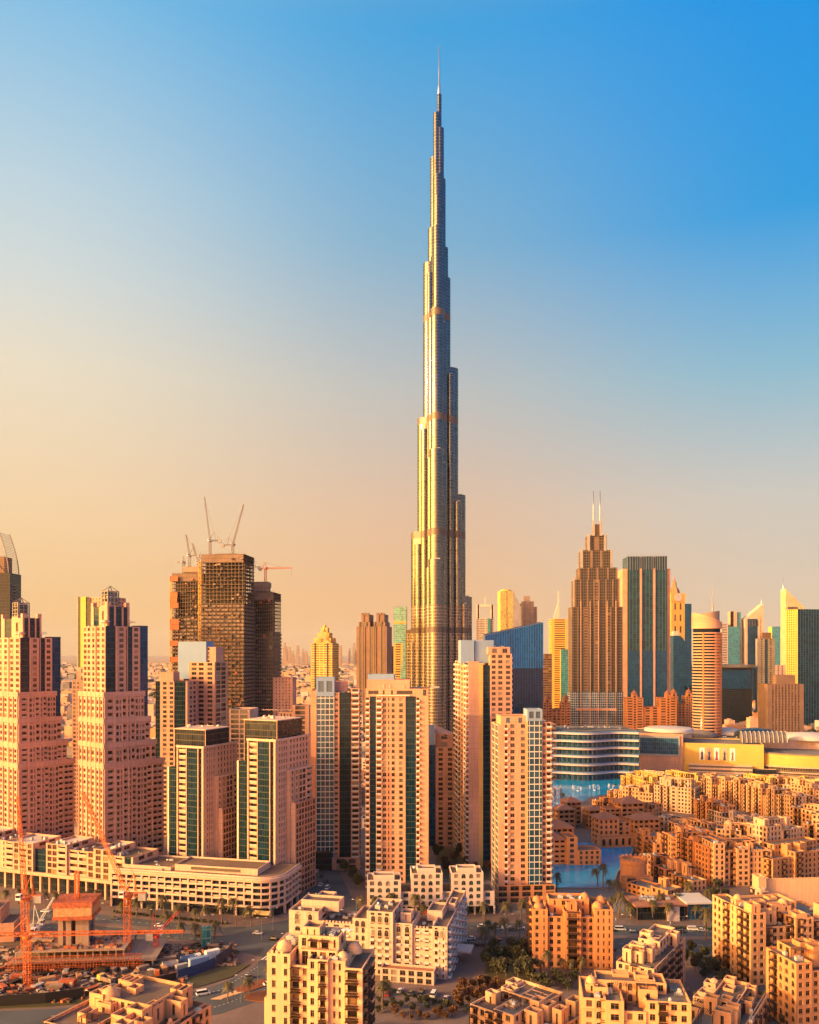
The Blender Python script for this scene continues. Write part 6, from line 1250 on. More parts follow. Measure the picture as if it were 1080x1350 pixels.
for i in range(46): x = 1 + i * (w * .9) / 46; b.mb('scaffold', 'formwork').box(x, x + .12, -1.2, -1.08, 0, 6.6); b.mb('scaffold', 'formwork').box(x, x + .12, -.4, -.28, 0, 6.6)
for z in (1.8, 3.8, 5.8): b.mb('scaffold', 'formwork').box(0, w * .92, -1.07, -.41, z, z + .08); b.mb('scaffold', 'crane').box(0, w * .92, -1.3, -1.21, z + .9, z + 1.0)
b.mass(w * .30, w * .39, 8, 17, 7.2, 19, 'p1 r.6 p1', 'p1', 'p1', par=0, wm='concrete'); b.mass(w * .42, w * .51, 8, 17, 7.2, 19, 'p1', 'p.6 g2 p.6', 'p1', par=0, gl='gl_blue', wm='concrete')
x0, x1 = w * .275, w * .545; m = MB(); m.box(x0, x1, 5.5, 19, 18.9, 20.4); m.box(x0 - .1, x1 + .1, 5.4, 19.1, 24.2, 26.2); m.build('formwork_platform', 'formwork', b.root); m = MB(); m.box(x0 + .3, x1 - .3, 5.8, 18.7, 20.41, 24.19); m.build('formwork_panel', 'ply', b.root)
for i in range(9): b.mb('rebar', 'formwork').box(x0 + 1 + i * 1.9, x0 + 1.2 + i * 1.9, 9, 9.2, 26.2, 28)
m = MB(); m.truss(((x0 + x1) / 2, 12, 26.2), ((x0 + x1) / 2, 12, 37.5), 1.6, 9, .18); m.build('placing_mast', 'crane', b.root); b.done()
Gs = 'orange cranes on the building site'
tower_crane('orange hammerhead crane at the lower left, long level jib reaching right', 36, 325, 0, 18.6, 60, 0, 3, 'crane', 2.0, Gs, True, 14, .24)
tower_crane('tall orange luffing crane at the far left with jib almost vertical', 33, 346, 0, 27, 42, 86, 180, 'crane', 2.3, Gs, False, 7, .24)
tower_crane('orange luffing crane before the curved podium, jib raised to the left', 168, 353, 0, 26, 47, 66, 178, 'crane', 2.3, Gs, False, 8, .26)
tower_crane('small red crane with short jib beside the site road', 206, 358, 0, 7.5, 13, 45, 10, 'crane_red', 1.6, Gs, False, 4, .2)
tower_crane('white lattice boom crane leaning right behind the concrete shell', 50, 372, 0, 7, 13, 60, 20, 'paint_white', 1.2, Gs, False, 4, .2)
def pile(n, x0, x1, y0, y1, seed, mats, name, label):
    r = random.Random(seed); m = MB()
    for _ in range(n):
        p = G(r.uniform(x0, x1), r.uniform(y0, y1)); a = r.uniform(0, pi); L, wd, h = r.uniform(.5, 4.2), r.uniform(.2, 1.3), r.uniform(.1, 1.0); c, s = cos(a), sin(a); m.cur = r.randrange(len(mats)); z = r.uniform(.13, .6); pts = [(p.x + c * q - s * t, p.y + s * q + c * t) for q, t in ((-L / 2, -wd / 2), (L / 2, -wd / 2), (L / 2, wd / 2), (-L / 2, wd / 2))]; m.prism(pts, z, z + h)
    tag(m.build(name, mats), label, 'rubble', kind='stuff')
pile(1100, -40, 250, 1250, 1323, 4, ['debris', 'concrete_dark', 'formwork', 'debris', 'concrete', 'black', 'netting', 'unit', 'wood'], 'rubble', 'loose boards, rebar and rubble strewn over the building site')
pile(420, 165, 312, 1246, 1276, 6, ['debris', 'black', 'concrete_dark', 'concrete', 'wood', 'netting'], 'rubble', 'dark piles of material at the back of the building site')
def container(px, py, L, mat, label, rz, h=2.6):
    p = G(px, py); o = empty('site_container', p, rz); tag(o, label, 'container', 'containers on the building site'); m = MB(); m.box(-L / 2, L / 2, -1.25, 1.25, .13, h); [m.box(-L / 2 + .3 + i * .4, -L / 2 + .45 + i * .4, -1.32, -1.26, .2, h - .1) for i in range(int(L / .4) - 1)]; m.build('body', mat, o); m = MB(); m.box(L / 2 - 1.6, L / 2 - .5, -1.36, -1.33, .2, 2.2); m.build('door', 'grey', o)
for a in ((24, 1293, 5, 'formwork', 'rust orange container by the hammerhead crane mast', .1), (62, 1297, 6, 'ply', 'tan container lying before the scaffold', .5), (90, 1300, 6, 'formwork', 'rust coloured long container before the hoarding', -.2), (262, 1278, 8, 'bluegrey', 'pale blue container beside the blue hoarding', .6, 5), (280, 1268, 6, 'paint_white', 'white container stack by the road bend', .6, 5), (272, 1248, 4, 'gl_cyan', 'pale turquoise cabin at the crossing corner', .2, 9)): container(*a)
def truck(px, py, rz, cabm, bedm, label):
    o = empty('site_truck', G(px, py, .13), rz); tag(o, label, 'truck', 'trucks at the building site'); m = MB(); m.box(2.2, 4.0, -1.2, 1.2, .6, 2.9); m.box(4.0, 4.3, -1.15, 1.15, .6, 1.7); m.build('cab', cabm, o); m = MB(); m.box(-4.2, 2.0, -1.25, 1.25, 1.1, 1.35); m.box(-4.2, 2.0, -1.25, -1.1, 1.36, 2.7); m.box(-4.2, 2.0, 1.1, 1.25, 1.36, 2.7); m.box(-4.2, -4.0, -1.09, 1.09, 1.36, 2.7); m.box(1.8, 2.0, -1.09, 1.09, 1.36, 2.9); m.build('bed', bedm, o)
    m = MB(); m.box(4.01, 4.05, -1.0, 1.0, 1.8, 2.7); m.build('windscreen', 'win', o)
    for x in (3.2, -1.6, -3.0):
        for y in (-1, 1): m = MB(); m.tube((x, y * .8, .5), (x, y * 1.26, .5), .5, n=12); m.build('wheel', 'black', o)
for a in ((228, 1276, .5, 'tarp_blue', 'unit', 'blue cabbed tipper truck inside the site fence by the road bend'), (252, 1268, .5, 'paint_white', 'bluegrey', 'white cabbed truck with grey bed near the blue hoarding'), (196, 1290, .3, 'crane', 'debris', 'orange tipper truck low on the building site'), (140, 1296, 2.6, 'yellow', 'debris', 'yellow tipper truck among the rubble')): truck(*a)
def stack(px, py, n, mat, label):
    o = empty('material_stack', G(px, py, .13), PR0.uniform(0, 3)); tag(o, label, 'stack', 'stacks of building material on the site')
    for k in range(n): m = MB(); e = PR0.uniform(-.2, .2); [m.box(-2.5 + e, 2.5 + e, -1 + j * .42, -.64 + j * .42, k * .4 + .05, k * .4 + .32) for j in range(5)]; m.build('layer', mat, o)
PR0 = random.Random(15); MS = [('ply', 'tan timber'), ('concrete', 'grey plank'), ('formwork', 'rust red beam'), ('unit', 'pale panel'), ('black', 'black pipe')]
for i in range(34):
    mt, nm = MS[i % 5]; px = -10 + i * 7.6 + PR0.uniform(-3, 3); py = 1288 + PR0.uniform(-10, 20) * (1 if px < 150 else -.6) - max(0, px - 130) * .12; stack(px, py, PR0.choice((2, 3, 4, 5)), mt, '%s stack, %s from left on the building site floor' % (nm, ORD[i] if i < 25 else 'one of the rightmost nine'))
# ================================================================ distant plain
def scatter():
    r = random.Random(21); m = MB(); mats = ['sand_pale', 'cream', 'pale', 'white', 'sand', 'roof_grey']; t = MB()
    for _ in range(5200):
        D = 1150 + 8500 * r.random() ** 1.7; px = r.uniform(-60, 1140); x = X(px, D)
        if 545 < px < 640 and D < 1300: continue
        k = 1 + D / 5000; w, d, h = r.uniform(8, 22) * k, r.uniform(8, 18) * k, r.uniform(4, 9) if r.random() < .9 else r.uniform(10, 26)
        m.cur = r.randrange(len(mats)); m.box(x, x + w, D, D + d, 0, h, False)
        if r.random() < .6: m.box(x + w * .2, x + w * .6, D + d * .2, D + d * .7, h, h + r.uniform(1, 3), False)
    m.v = m.v; tag(m.build('distant_houses', mats), 'sea of low pale houses spread over the desert plain to the horizon', 'houses', kind='stuff')
    for _ in range(1500):
        D = 1200 + 6500 * r.random() ** 1.6; px = r.uniform(-60, 1140); x = X(px, D); R_ = r.uniform(2.5, 6) * (1 + D / 4000); n = 7
        t.lathe([(R_ * .7, 0), (R_ * r.uniform(.9, 1.2), R_ * .5), (R_ * r.uniform(.5, .9), R_), (.1, R_ * 1.25)], x, D, n, False)
    tag(t.build('distant_trees', 'leaf_dark'), 'dark specks of trees among the distant low houses', 'trees', kind='stuff')
    for i in range(26):
        D = r.uniform(7000, 10000); px = r.choice((r.uniform(366, 410), r.uniform(440, 470), r.uniform(390, 530))); w = r.uniform(18, 34); z = Z(r.uniform(846, 861), D); o = empty('far_tower', (X(px, D), D, 0)); tag(o, 'hazy far tower standing on the desert horizon left of the supertall tower', 'tower', 'hazy towers on the far horizon'); q = MB(); q.box(-w / 2, w / 2, -w / 2, w / 2, 0, z * .8, False); q.box(-w / 3, w / 3, -w / 3, w / 3, z * .8, z, False); q.build('shaft', 'concrete', o)
scatter()
def low_blocks():
    r = random.Random(33)
    for i in range(26):
        D = r.uniform(590, 1000); px = r.choice((r.uniform(470, 492), r.uniform(560, 660), r.uniform(400, 500), r.uniform(-30, 420))); h = r.uniform(7, 18); x = X(px, D)
        b = Bld('low_block', 'low pale block glimpsed between the front towers', 'apartment block', None, D, None, r.uniform(-20, 20), 'low blocks behind the front towers', r.choice(('cream', 'pale', 'white', 'sand')), 'win', x0=x, w=r.uniform(14, 30)); b.mass(0, b.w, 0, 14, 0, h, 'p.5 ' + 'w1 p.5 ' * 5, 'p1 w1 p1', 'p1 w1 p1', par=1); b.mass(b.w * .2, b.w * .5, 3, 9, h - 1, h + 2.5, par=.8); b.done(0)
low_blocks()
# ================================================================ trees
def palm_proto(seed, h):
    r = random.Random(seed); o = empty('palm_tree', (0, 0, 0)); m = MB(); pts = [Vector((.5 * sin(k * .35 + seed), .4 * (1 - cos(k * .3)), h * k / 8)) for k in range(9)]; pts = [p - Vector((pts[0].x, pts[0].y, 0)) for p in pts]
    for i, (p, q) in enumerate(zip(pts, pts[1:])): m.tube(p, q, .30 - .015 * i, .34 - .015 * i if i % 2 else .27 - .015 * i, 7)
    m.build('trunk', 'bark', o); m = MB(); c = pts[-1]
    for i in range(46):
        a = r.uniform(0, 2 * pi); e = r.uniform(-.7, 1.25); L = r.uniform(2.9, 4.0) * (h / 9) ** .3; d = Vector((cos(a), sin(a), 0)); s = Vector((-sin(a), cos(a), 0)); n = 7; pr = []
        for k in range(n + 1): t = k / n; pr.append(c + d * L * (t * cos(e * .8) + .0) + Vector((0, 0, L * (t * sin(e) - .85 * t * t))))
        for k in range(n):
            t = (k + .5) / n; wd = (.62 * sin(pi * min(.95, t * .85 + .12))) 
            for sd in (-1, 1):
                p, q = pr[k], pr[k + 1]; g = q - p; m.add([p, p + g * .55, p + g * .9 + s * sd * wd + Vector((0, 0, -.28 * wd)), p + g * .4 + s * sd * wd * .95 + Vector((0, 0, -.3 * wd))], (0, 1, 2, 3))
    m.build('crown', 'palm_leaf', o); return o
def tree_proto(seed, h, rad, leaf, n=1500):
    r = random.Random(seed); o = empty('broadleaf_tree', (0, 0, 0)); m = MB(); m.tube((0, 0, 0), (.1, .1, h * .42), .26, .18, 8); cl = []
    for i in range(13):
        a = r.uniform(0, 2 * pi); q = Vector((cos(a) * rad * r.uniform(.1, .72), sin(a) * rad * r.uniform(.1, .72), h * r.uniform(.42, .88))); cl.append((q, rad * r.uniform(.28, .5))); m.tube((.1, .1, h * .38), q, .13, .04, 5)
    m.build('trunk', 'bark', o); m = MB()
    for _ in range(n):
        c, R_ = r.choice(cl); v = Vector((r.gauss(0, 1), r.gauss(0, 1), r.gauss(0, .8))).normalized() * R_ * r.uniform(.55, 1.08); p = c + v; a = Vector((r.gauss(0, 1), r.gauss(0, 1), r.gauss(0, 1))).normalized(); e = a.orthogonal().normalized(); f = a.cross(e); s = r.uniform(.16, .36) * (rad / 3) ** .5; m.quad(p - e * s - f * s, p + e * s - f * s * .6, p + e * s + f * s, p - e * s * .7 + f * s)
    m.build('crown', leaf, o); return o
PALMS = [palm_proto(s, h) for s, h in ((1, 8.5), (2, 10.5), (3, 7.2))]
TREES = {'leaf_dark': [tree_proto(4, 7.5, 3.6, 'leaf_dark'), tree_proto(5, 6, 3.0, 'leaf_dark')], 'leaf_rust': [tree_proto(6, 6.0, 3.0, 'leaf_rust'), tree_proto(7, 5, 2.6, 'leaf_rust')]}
USED = set(); PR = random.Random(77)
def plant(protos, px, py, label, group, sc=1.0, z=0.0):
    p = PR.choice(protos)
    if p.name in USED: p = copy_tree(p)
    USED.add(p.name); q = G(px, py); p.location = (q.x, q.y, z); p.rotation_euler = (0, 0, PR.uniform(0, 6.28)); k = sc * PR.uniform(.85, 1.15); p.scale = (k, k, k * PR.uniform(.92, 1.1)); tag(p, label, 'palm' if 'palm' in p.name else 'tree', group)
def row(protos, pts, what, where, group, sc=1.0, jit=3):
    for i, (px, py) in enumerate(sorted(pts)): plant(protos, px + PR.uniform(-jit, jit) * .3, py, '%s, %s from the left %s' % (what, ORD[min(i, 24)], where), group, sc)
row(PALMS, [(i, 1190 + i * .08) for i in (-8, 8, 24, 40, 58, 76, 92, 110, 128)], 'palm', 'under the arcaded podium', 'palms under the left podium', .9)
row(PALMS, [(160 + i * 19, 1209 + i * 1.35) for i in range(10)], 'palm', 'in front of the curved podium', 'palms before the curved podium', .95)
row(PALMS, [(225, 1235), (242, 1237), (256, 1240), (268, 1243), (281, 1244)], 'palm', 'behind the building site by the crossing', 'palms behind the site', .95)
row(PALMS, [(478, 1205), (498, 1211), (520, 1212), (545, 1212), (557, 1213), (583, 1212), (612, 1212), (638, 1213), (668, 1214), (686, 1213)], 'palm', 'before the white villa block', 'palms before the villas')
row(PALMS, [(645, 1234), (652, 1238), (684, 1239), (640, 1252), (668, 1246)], 'palm', 'in the median left of the orange domed block', 'palms left of the orange block')
row(PALMS, [(788, 1168), (795, 1172), (803, 1176), (812, 1180), (735, 1182), (727, 1186)], 'palm', 'at the edge of the lower lake', 'palms at the lower lake')
row(PALMS, [(806, 1204), (816, 1210), (824, 1202), (832, 1212), (846, 1207), (860, 1213), (868, 1206), (880, 1216), (896, 1204), (906, 1198), (918, 1212), (935, 1205), (953, 1207), (970, 1212)], 'palm', 'on the pink plaza before the glass pavilion', 'palms on the plaza')
row(PALMS, [(930, 1240), (948, 1254), (470, 1318), (505, 1330)], 'palm', 'single along the kerb and hotel drive', 'single palms', 1.1)
row(PALMS, [(740, 1285), (752, 1287), (765, 1288), (712, 1284), (725, 1286)], 'palm', 'at the foot of the orange domed block', 'palms under the orange block', .7)
row(TREES['leaf_dark'], [(648, 1262), (660, 1270), (672, 1266), (684, 1275), (694, 1268), (655, 1284), (668, 1288), (682, 1292), (640, 1276), (690, 1286), (700, 1294), (674, 1256), (690, 1256)], 'dark tree', 'in the grove left of the orange domed block', 'grove left of the orange block')
row(TREES['leaf_rust'], [(612, 1318), (622, 1310), (634, 1304), (640, 1314), (605, 1326), (628, 1322)], 'rust tinged tree', 'beside the hotel end wall', 'rust trees by the hotel', 1.15)
row(TREES['leaf_rust'], [(585, 1140), (600, 1136), (616, 1140), (634, 1138), (642, 1148), (592, 1150), (610, 1152), (625, 1150), (660, 1150)], 'rust tinged tree', 'in the garden behind the villa block', 'garden trees behind the villas', 1.1)
row(TREES['leaf_dark'], [(578, 1132), (606, 1128), (622, 1130), (638, 1130), (455, 1150), (466, 1160), (472, 1172)], 'dark tree', 'between the slim tower and the garden', 'garden trees by the towers', 1.1)
row(TREES['leaf_dark'], [(905, 1272), (916, 1281), (930, 1292), (940, 1284), (952, 1300), (930, 1262), (965, 1312), (985, 1322), (1000, 1334), (1015, 1330), (975, 1340), (1030, 1342), (1048, 1338), (962, 1322)], 'dark round tree', 'along the street of the right courtyard blocks', 'street trees lower right', .85)
row(TREES['leaf_rust'], [(948, 1274), (958, 1280), (1030, 1312), (1040, 1320), (1060, 1330)], 'rust tinged tree', 'against the right courtyard blocks', 'rust trees lower right')
row(TREES['leaf_dark'], [(868, 1128), (880, 1134), (900, 1124), (950, 1104), (965, 1110), (985, 1116), (1005, 1108), (1035, 1124), (925, 1096), (890, 1098), (945, 1172), (955, 1185), (940, 1188)], 'dark tree', 'in the lanes of the old quarter', 'lane trees in the old quarter', .9)
row(TREES['leaf_dark'], [(520, 1330), (545, 1334), (560, 1328), (590, 1332), (500, 1336), (575, 1340)], 'dark shrub tree', 'along the hotel drive', 'shrubs along the hotel drive', .5)
row(TREES['leaf_dark'], [(500 + i * 9, 1322 + (i * 7) % 13) for i in range(15)], 'dark shrub', 'around the hotel forecourt', 'shrubs around the hotel forecourt', .36)
row(TREES['leaf_dark'], [(395 + i * 3, 1288 + i * 6) for i in range(7)], 'dark street tree', 'between the curving road and the domed block', 'trees by the curving road', .6)
row(TREES['leaf_dark'], [(700 + i * 8, 1292 + (i * 5) % 16) for i in range(8)], 'dark round tree', 'between the orange block and the low terraces', 'trees behind the low terraces', .75)
row(TREES['leaf_rust'], [(520 + i * 11, 1340 + (i * 3) % 7) for i in range(8)], 'rust tinged shrub', 'on the lawn edge of the hotel drive', 'rust shrubs on the hotel drive', .6)
row(PALMS, [(352, 1296), (366, 1290), (384, 1282), (300, 1320), (330, 1312)], 'palm', 'on the traffic islands of the curving road', 'palms on the traffic islands', .8)
row(TREES['leaf_dark'], [(912 + i * 11, 1258 + i * 8.5) for i in range(12)], 'dark street tree', 'lining the palm street, east kerb', 'kerb trees on the palm street', .6)
row(TREES['leaf_rust'], [(644 + i * 6, 1300 + (i * 5) % 9) for i in range(6)], 'rust tinged shrub', 'before the low terraced block', 'rust shrubs by the terraced block', .7)
row(PALMS, [(742, 1062), (760, 1074), (776, 1090), (790, 1100), (815, 1100), (830, 1098), (850, 1100), (745, 1078), (872, 1106), (905, 1112)], 'palm', 'in the lake hotel gardens', 'palms in the lake hotel gardens', 1.0)
row(TREES['leaf_dark'], [(840, 1030), (850, 1029), (870, 1030), (890, 1031), (905, 1031), (930, 1034), (960, 1034), (985, 1035), (1010, 1035)], 'dark tree', 'along the foot of the mall', 'trees along the mall foot', 1.1)
row(TREES['leaf_dark'], [(730 + i * 9, 1024.5) for i in range(11)], 'dark tree', 'on the promenade under the wavy wing', 'promenade trees', .8)
def street_clutter():                                       # hedges along the kerbs, signs and bollards one can see from above
    r = random.Random(12)
    for i, (a, c) in enumerate((((480, 1247), (640, 1248)), ((700, 1251), (812, 1254)), ((150, 1203), (300, 1219)), ((500, 1304), (596, 1326)), ((640, 1316), (612, 1336)), ((872, 1224), (960, 1226)))):
        A, E = G(*a), G(*c); d = (E - A).normalized(); n = Vector((-d.y, d.x, 0)); m = MB(); L = (E - A).length
        for _ in range(int(L * 26)):
            p = A + d * r.uniform(0, L) + n * r.uniform(-.8, .8) + Vector((0, 0, r.uniform(.1, 1.1))); e = Vector((r.gauss(0, 1), r.gauss(0, 1), r.gauss(0, 1))).normalized(); f = e.orthogonal().normalized(); q = r.uniform(.12, .3); m.quad(p - e * q - f * q, p + e * q - f * q, p + e * q + f * q, p - e * q + f * q)
        tag(m.build('hedge', 'leaf_dark'), ('dark hedge along the boulevard kerb below the white villas', 'dark hedge along the kerb in front of the orange domed block', 'low hedge on the pavement before the curved podium', 'low hedge around the hotel forecourt', 'dark hedge beside the hotel end wall', 'low hedge between the pink plaza and the boulevard')[i], 'hedge')
street_clutter()
def park():
    r = random.Random(8); pts = [(r.uniform(952, 1085), r.uniform(930, 952)) for _ in range(24)]
    row(TREES['leaf_dark'], [(a, c) for a, c in pts], 'dark tree', 'in the park below the right skyline', 'park trees below the right skyline', 2.0)
park()
# ================================================================ cars
def car_proto(mat, van=False):
    o = empty('parked_car', (0, 0, 0)); L, W_ = (4.5, 1.8) if not van else (5.2, 1.95); m = MB()
    pr = [(-L / 2, .35), (L / 2, .35), (L / 2, .72), (L * .30, .92), (-L * .47, .95), (-L / 2, .75)] if not van else [(-L / 2, .35), (L / 2, .35), (L / 2, .8), (L * .40, 1.1), (-L / 2, 1.15)]
    n = len(pr); m.add([(x, -W_ / 2, z) for x, z in pr] + [(x, W_ / 2, z) for x, z in pr], tuple(range(n)), tuple(range(2 * n - 1, n - 1, -1)), *[((i + 1) % n, i, n + i, n + (i + 1) % n) for i in range(n)]); m.build('body', mat, o)
    c = [(L * .22, .93), (L * .06, 1.42), (-L * .30, 1.42), (-L * .44, .96)] if not van else [(L * .38, 1.11), (L * .24, 1.95), (-L * .48, 1.95), (-L * .5, 1.16)]
    a = W_ / 2 - .06; e = W_ / 2 - .22; m = MB(); m.add([(c[0][0], -a, c[0][1]), (c[0][0], a, c[0][1]), (c[1][0], -e, c[1][1]), (c[1][0], e, c[1][1]), (c[2][0], -e, c[2][1]), (c[2][0], e, c[2][1]), (c[3][0], -a, c[3][1]), (c[3][0], a, c[3][1])], (0, 1, 3, 2), (4, 5, 7, 6), (0, 2, 4, 6), (1, 7, 5, 3)); m.build('windows', 'win', o)
    m = MB(); m.box(c[2][0], c[1][0], -e - .02, e + .02, c[1][1] + .005, c[1][1] + .05); m.build('roof', mat, o)
    for x in (-L * .31, L * .31):
        for y in (-1, 1): m = MB(); m.tube((x, y * (W_ / 2 - .2), .33), (x, y * (W_ / 2 + .02), .33), .33, n=12); m.build('wheel', 'black', o)
    for y in (-1, 1): m = MB(); m.box(L / 2 + .001, L / 2 + .03, y * .62 - .2, y * .62 + .2, .6, .74); m.build('headlight', 'paint_white', o)
    return o
plain_mat('car_grey', (.16, .17, .18), .25, .4); plain_mat('car_blue', (.06, .12, .22), .25, .4); plain_mat('car_dark', (.015, .015, .018), .2); plain_mat('car_red', (.35, .02, .02), .25); plain_mat('car_white', (.75, .75, .75), .25)
CARS = {k: car_proto(m, v) for k, m, v in (('white car', 'car_white', 0), ('white van', 'car_white', 1), ('dark car', 'car_dark', 0), ('grey car', 'car_grey', 0), ('red car', 'car_red', 0), ('pale blue car', 'car_blue', 0))}
UC = set()
def cars(lst, where, group, rz, z):
    for i, (px, py, k) in enumerate(sorted(lst)):
        o = CARS[k]
        if k in UC: o = copy_tree(o)
        UC.add(k); q = G(px, py); o.location = (q.x, q.y, z); o.rotation_euler = (0, 0, rz[i] if isinstance(rz, list) else rz + PR.uniform(-.04, .04)); tag(o, '%s, %s from left %s' % (k, ORD[min(i, 24)], where), 'car', group)
cars([(806, 1228, 'dark car'), (818, 1227, 'white van'), (836, 1230, 'pale blue car'), (850, 1229, 'dark car'), (866, 1231, 'red car'), (880, 1227, 'white van'), (898, 1230, 'grey car'), (914, 1227, 'white van'), (926, 1228, 'white car'), (958, 1230, 'white car'), (975, 1229, 'dark car')], 'on the boulevard before the plaza', 'cars on the boulevard before the plaza', -.03, .14)
cars([(636, 1223, 'white car'), (648, 1225, 'dark car'), (658, 1226, 'white car'), (668, 1224, 'white car'), (676, 1227, 'grey car'), (686, 1225, 'white car'), (600, 1221, 'white van'), (575, 1222, 'dark car'), (700, 1226, 'white car'), (540, 1221, 'grey car')], 'on the boulevard before the white villas', 'cars on the boulevard before the villas', -.03, .14)
cars([(690, 1242, 'dark car'), (655, 1241, 'red car'), (620, 1239, 'white car'), (868, 1245, 'grey car'), (945, 1248, 'dark car')], 'on the near side of the right boulevard', 'cars on the near carriageway', pi, .14)
jam = [(418, 1150), (424, 1156), (430, 1163), (423, 1168), (432, 1172), (441, 1178), (427, 1181), (437, 1186), (447, 1189), (430, 1193), (441, 1198), (450, 1203), (434, 1206), (446, 1211), (436, 1142), (428, 1136)]
JC = ['white car', 'pale blue car', 'grey car', 'white car', 'white van', 'dark car', 'white car', 'grey car']
cars([(x, y, JC[i % 8]) for i, (x, y) in enumerate(jam)], 'in the queue on the side road by the podium', 'queue of cars on the side road', 1.45, .10)
cars([(60, 1203, 'white car'), (84, 1205, 'dark car'), (112, 1208, 'white car'), (150, 1212, 'grey car'), (210, 1222, 'white car'), (185, 1231, 'dark car'), (265, 1235, 'dark car')], 'on the boulevard below the left podiums', 'cars on the left boulevard', -.12, .07)
cars([(560, 1324, 'pale blue car'), (528, 1308, 'white car'), (542, 1311, 'grey car'), (556, 1309, 'dark car'), (572, 1313, 'white van'), (588, 1318, 'white car'), (512, 1312, 'red car')], 'on the hotel forecourt', 'cars on the hotel forecourt', 1.3, .04)
cars([(330, 1290, 'grey car'), (268, 1312, 'white van'), (190, 1330, 'white car'), (372, 1278, 'dark car'), (355, 1299, 'white car')], 'between the site verge and the traffic islands', 'cars by the traffic islands', .45, .12)
cars([(340, 1232, 'white car'), (362, 1240, 'dark car'), (395, 1230, 'pale blue car'), (430, 1236, 'white van'), (455, 1228, 'grey car'), (412, 1250, 'white car')], 'in the middle of the crossing', 'cars in the crossing', -.2, .09)
# ---- street lamps
def lamp_proto():
    o = empty('street_lamp', (0, 0, 0)); m = MB(); m.tube((0, 0, 0), (0, 0, 10), .13, .07, 8); m.tube((0, 0, 10), (-1.6, 0, 10.3), .06); m.tube((0, 0, 10), (1.6, 0, 10.3), .06); m.lathe([(.3, 0), (.3, .5)], 0, 0, 8); m.build('pole', 'steel', o)
    for s in (-1, 1): m = MB(); m.box(s * 1.9 - .4, s * 1.9 + .4, -.15, .15, 10.24, 10.4); m.build('lamp_head', 'paint_white', o)
    return o
LP = lamp_proto(); lps = [(58, 1214), (130, 1219), (205, 1228), (275, 1236), (345, 1240), (378, 1262), (402, 1252), (340, 1300), (318, 1322), (120, 1345), (530, 1232), (600, 1234), (670, 1235), (745, 1236), (826, 1236), (900, 1238), (944, 1240), (412, 1205), (360, 1226), (470, 1214)]
for i, (px, py) in enumerate(sorted(lps)):
    o = LP if i == 0 else copy_tree(LP); q = G(px, py); o.location = q; o.rotation_euler = (0, 0, PR.uniform(-.3, .3)); tag(o, 'double armed street lamp, %s from the left along the boulevard' % ORD[i], 'street lamp', 'street lamps along the roads')
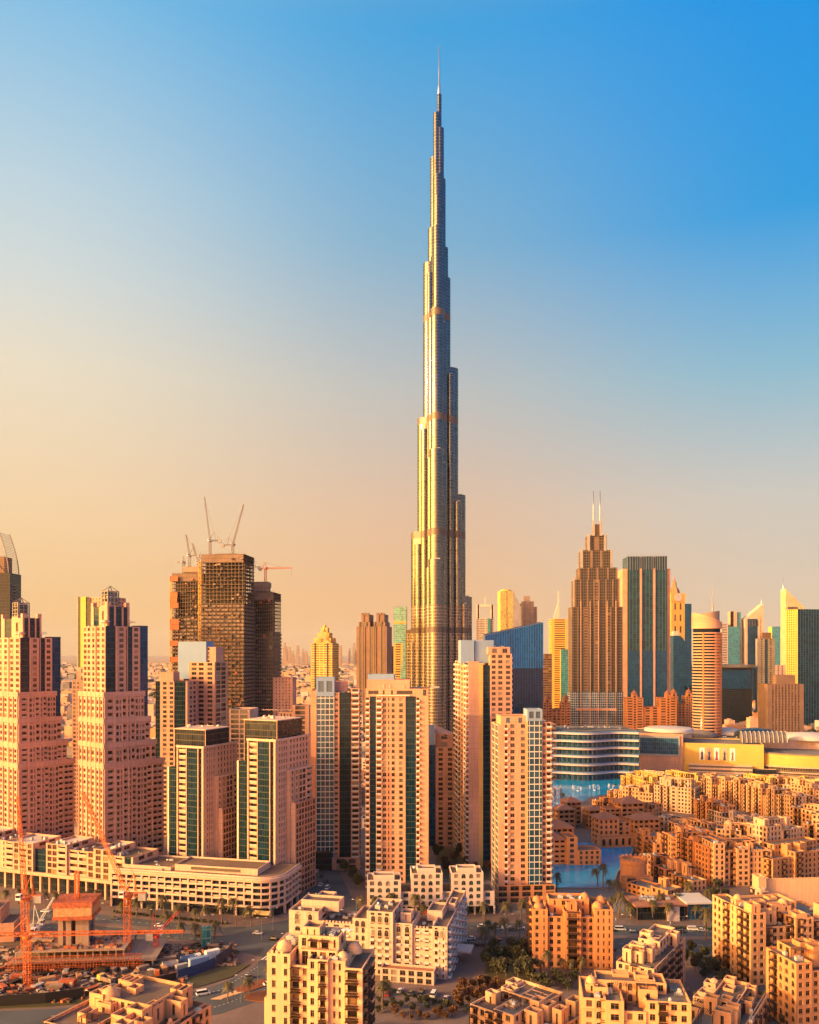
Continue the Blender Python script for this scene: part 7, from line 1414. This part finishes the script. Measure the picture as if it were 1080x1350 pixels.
# ---- people on the pavements
def person_proto(seed, top, leg):
    me = bpy.data.meshes.new('skeleton'); r = random.Random(seed); st = .16
    V_ = [(0, 0, .95), (0, 0, 1.2), (0, 0, 1.42), (0, 0, 1.52), (0, .02, 1.66), (.1, 0, .88), (.12, st, .48), (.12, st * .9, .06), (.12, st + .14, .03), (-.1, 0, .88), (-.12, -st * .6, .48), (-.12, -st * 1.6, .08), (-.12, -st * 1.5 + .16, .04), (.2, 0, 1.4), (.25, -.1, 1.12), (.26, .04, .88), (-.2, 0, 1.4), (-.25, .1, 1.12), (-.26, .18, .9)]
    E = [(0, 1), (1, 2), (2, 3), (3, 4), (0, 5), (5, 6), (6, 7), (7, 8), (0, 9), (9, 10), (10, 11), (11, 12), (2, 13), (13, 14), (14, 15), (2, 16), (16, 17), (17, 18)]
    R_ = [.14, .14, .14, .06, .105, .09, .065, .045, .04, .09, .065, .045, .04, .06, .045, .035, .06, .045, .035]
    me.from_pydata(V_, E, []); o = bpy.data.objects.new('person', me); COL.objects.link(o); md = o.modifiers.new('skin', 'SKIN')
    for i, s in enumerate(me.skin_vertices[0].data if me.skin_vertices else []): s.radius = (R_[i], R_[i]); s.use_root = i == 0
    o.modifiers.new('sub', 'SUBSURF').levels = 1
    dg = bpy.context.evaluated_depsgraph_get(); ev = o.evaluated_get(dg); nm = bpy.data.meshes.new_from_object(ev); bpy.data.objects.remove(o)
    for k in (leg, top, 'skin', 'cloth'): nm.materials.append(MATS[k])
    for p in nm.polygons: z = p.center.z; p.material_index = 0 if z < .95 else 1 if z < 1.5 and abs(p.center.x) < .3 else (3 if z > 1.7 else 2)
    nm.update(); auto_uv(nm); return nm
PM = [(person_proto(1, 'cloth_white', 'cloth_white'), 'all in white'), (person_proto(2, 'cloth', 'cloth'), 'in dark clothes'), (person_proto(3, 'awning', 'cloth'), 'in a red top'), (person_proto(4, 'car_blue', 'cloth'), 'in a blue top')]
def folk(pts, where, z):
    for i, (px, py) in enumerate(sorted(pts)): me, dd = PM[(i * 7 + len(pts)) % 4]; o = link('person', me); q = G(px, py); o.location = (q.x, q.y, z); o.rotation_euler = (0, 0, PR.uniform(0, 6.3)); tag(o, 'person %s walking, %s from left %s' % (dd, ORD[min(i, 24)], where), 'person', 'people ' + where)
folk([(200, 1206), (222, 1209), (236, 1212), (262, 1214), (300, 1217), (322, 1218), (180, 1205), (345, 1216)], 'on the pavement before the curved podium', .04)
folk([(828, 1216), (842, 1218), (857, 1217), (884, 1219), (902, 1215), (925, 1219), (944, 1217), (812, 1214)], 'on the pink plaza', .04)
folk([(520, 1209), (560, 1211), (605, 1210), (640, 1211), (535, 1210)], 'before the villa shops', .04)
folk([(x, 1026.5 + (x % 7) * .25) for x in range(735, 822, 5)], 'on the promenade under the mall', .04)
# ---- air
m = MB(); m.box(-17000, 17000, -260, 29900, -1.0, 845); hz = m.build('haze', 'ground'); tag(hz, kind='stuff')
hm = bpy.data.materials.new('haze'); hm.use_nodes = True; t = hm.node_tree; t.nodes.clear(); ou = t.nodes.new('ShaderNodeOutputMaterial'); pv = t.nodes.new('ShaderNodeVolumePrincipled'); t.links.new(pv.outputs[0], ou.inputs['Volume'])
pv.inputs['Color'].default_value = (.62, .78, 1.0, 1); pv.inputs['Density'].default_value = 1.2e-5; hz.data.materials.clear(); hz.data.materials.append(hm)
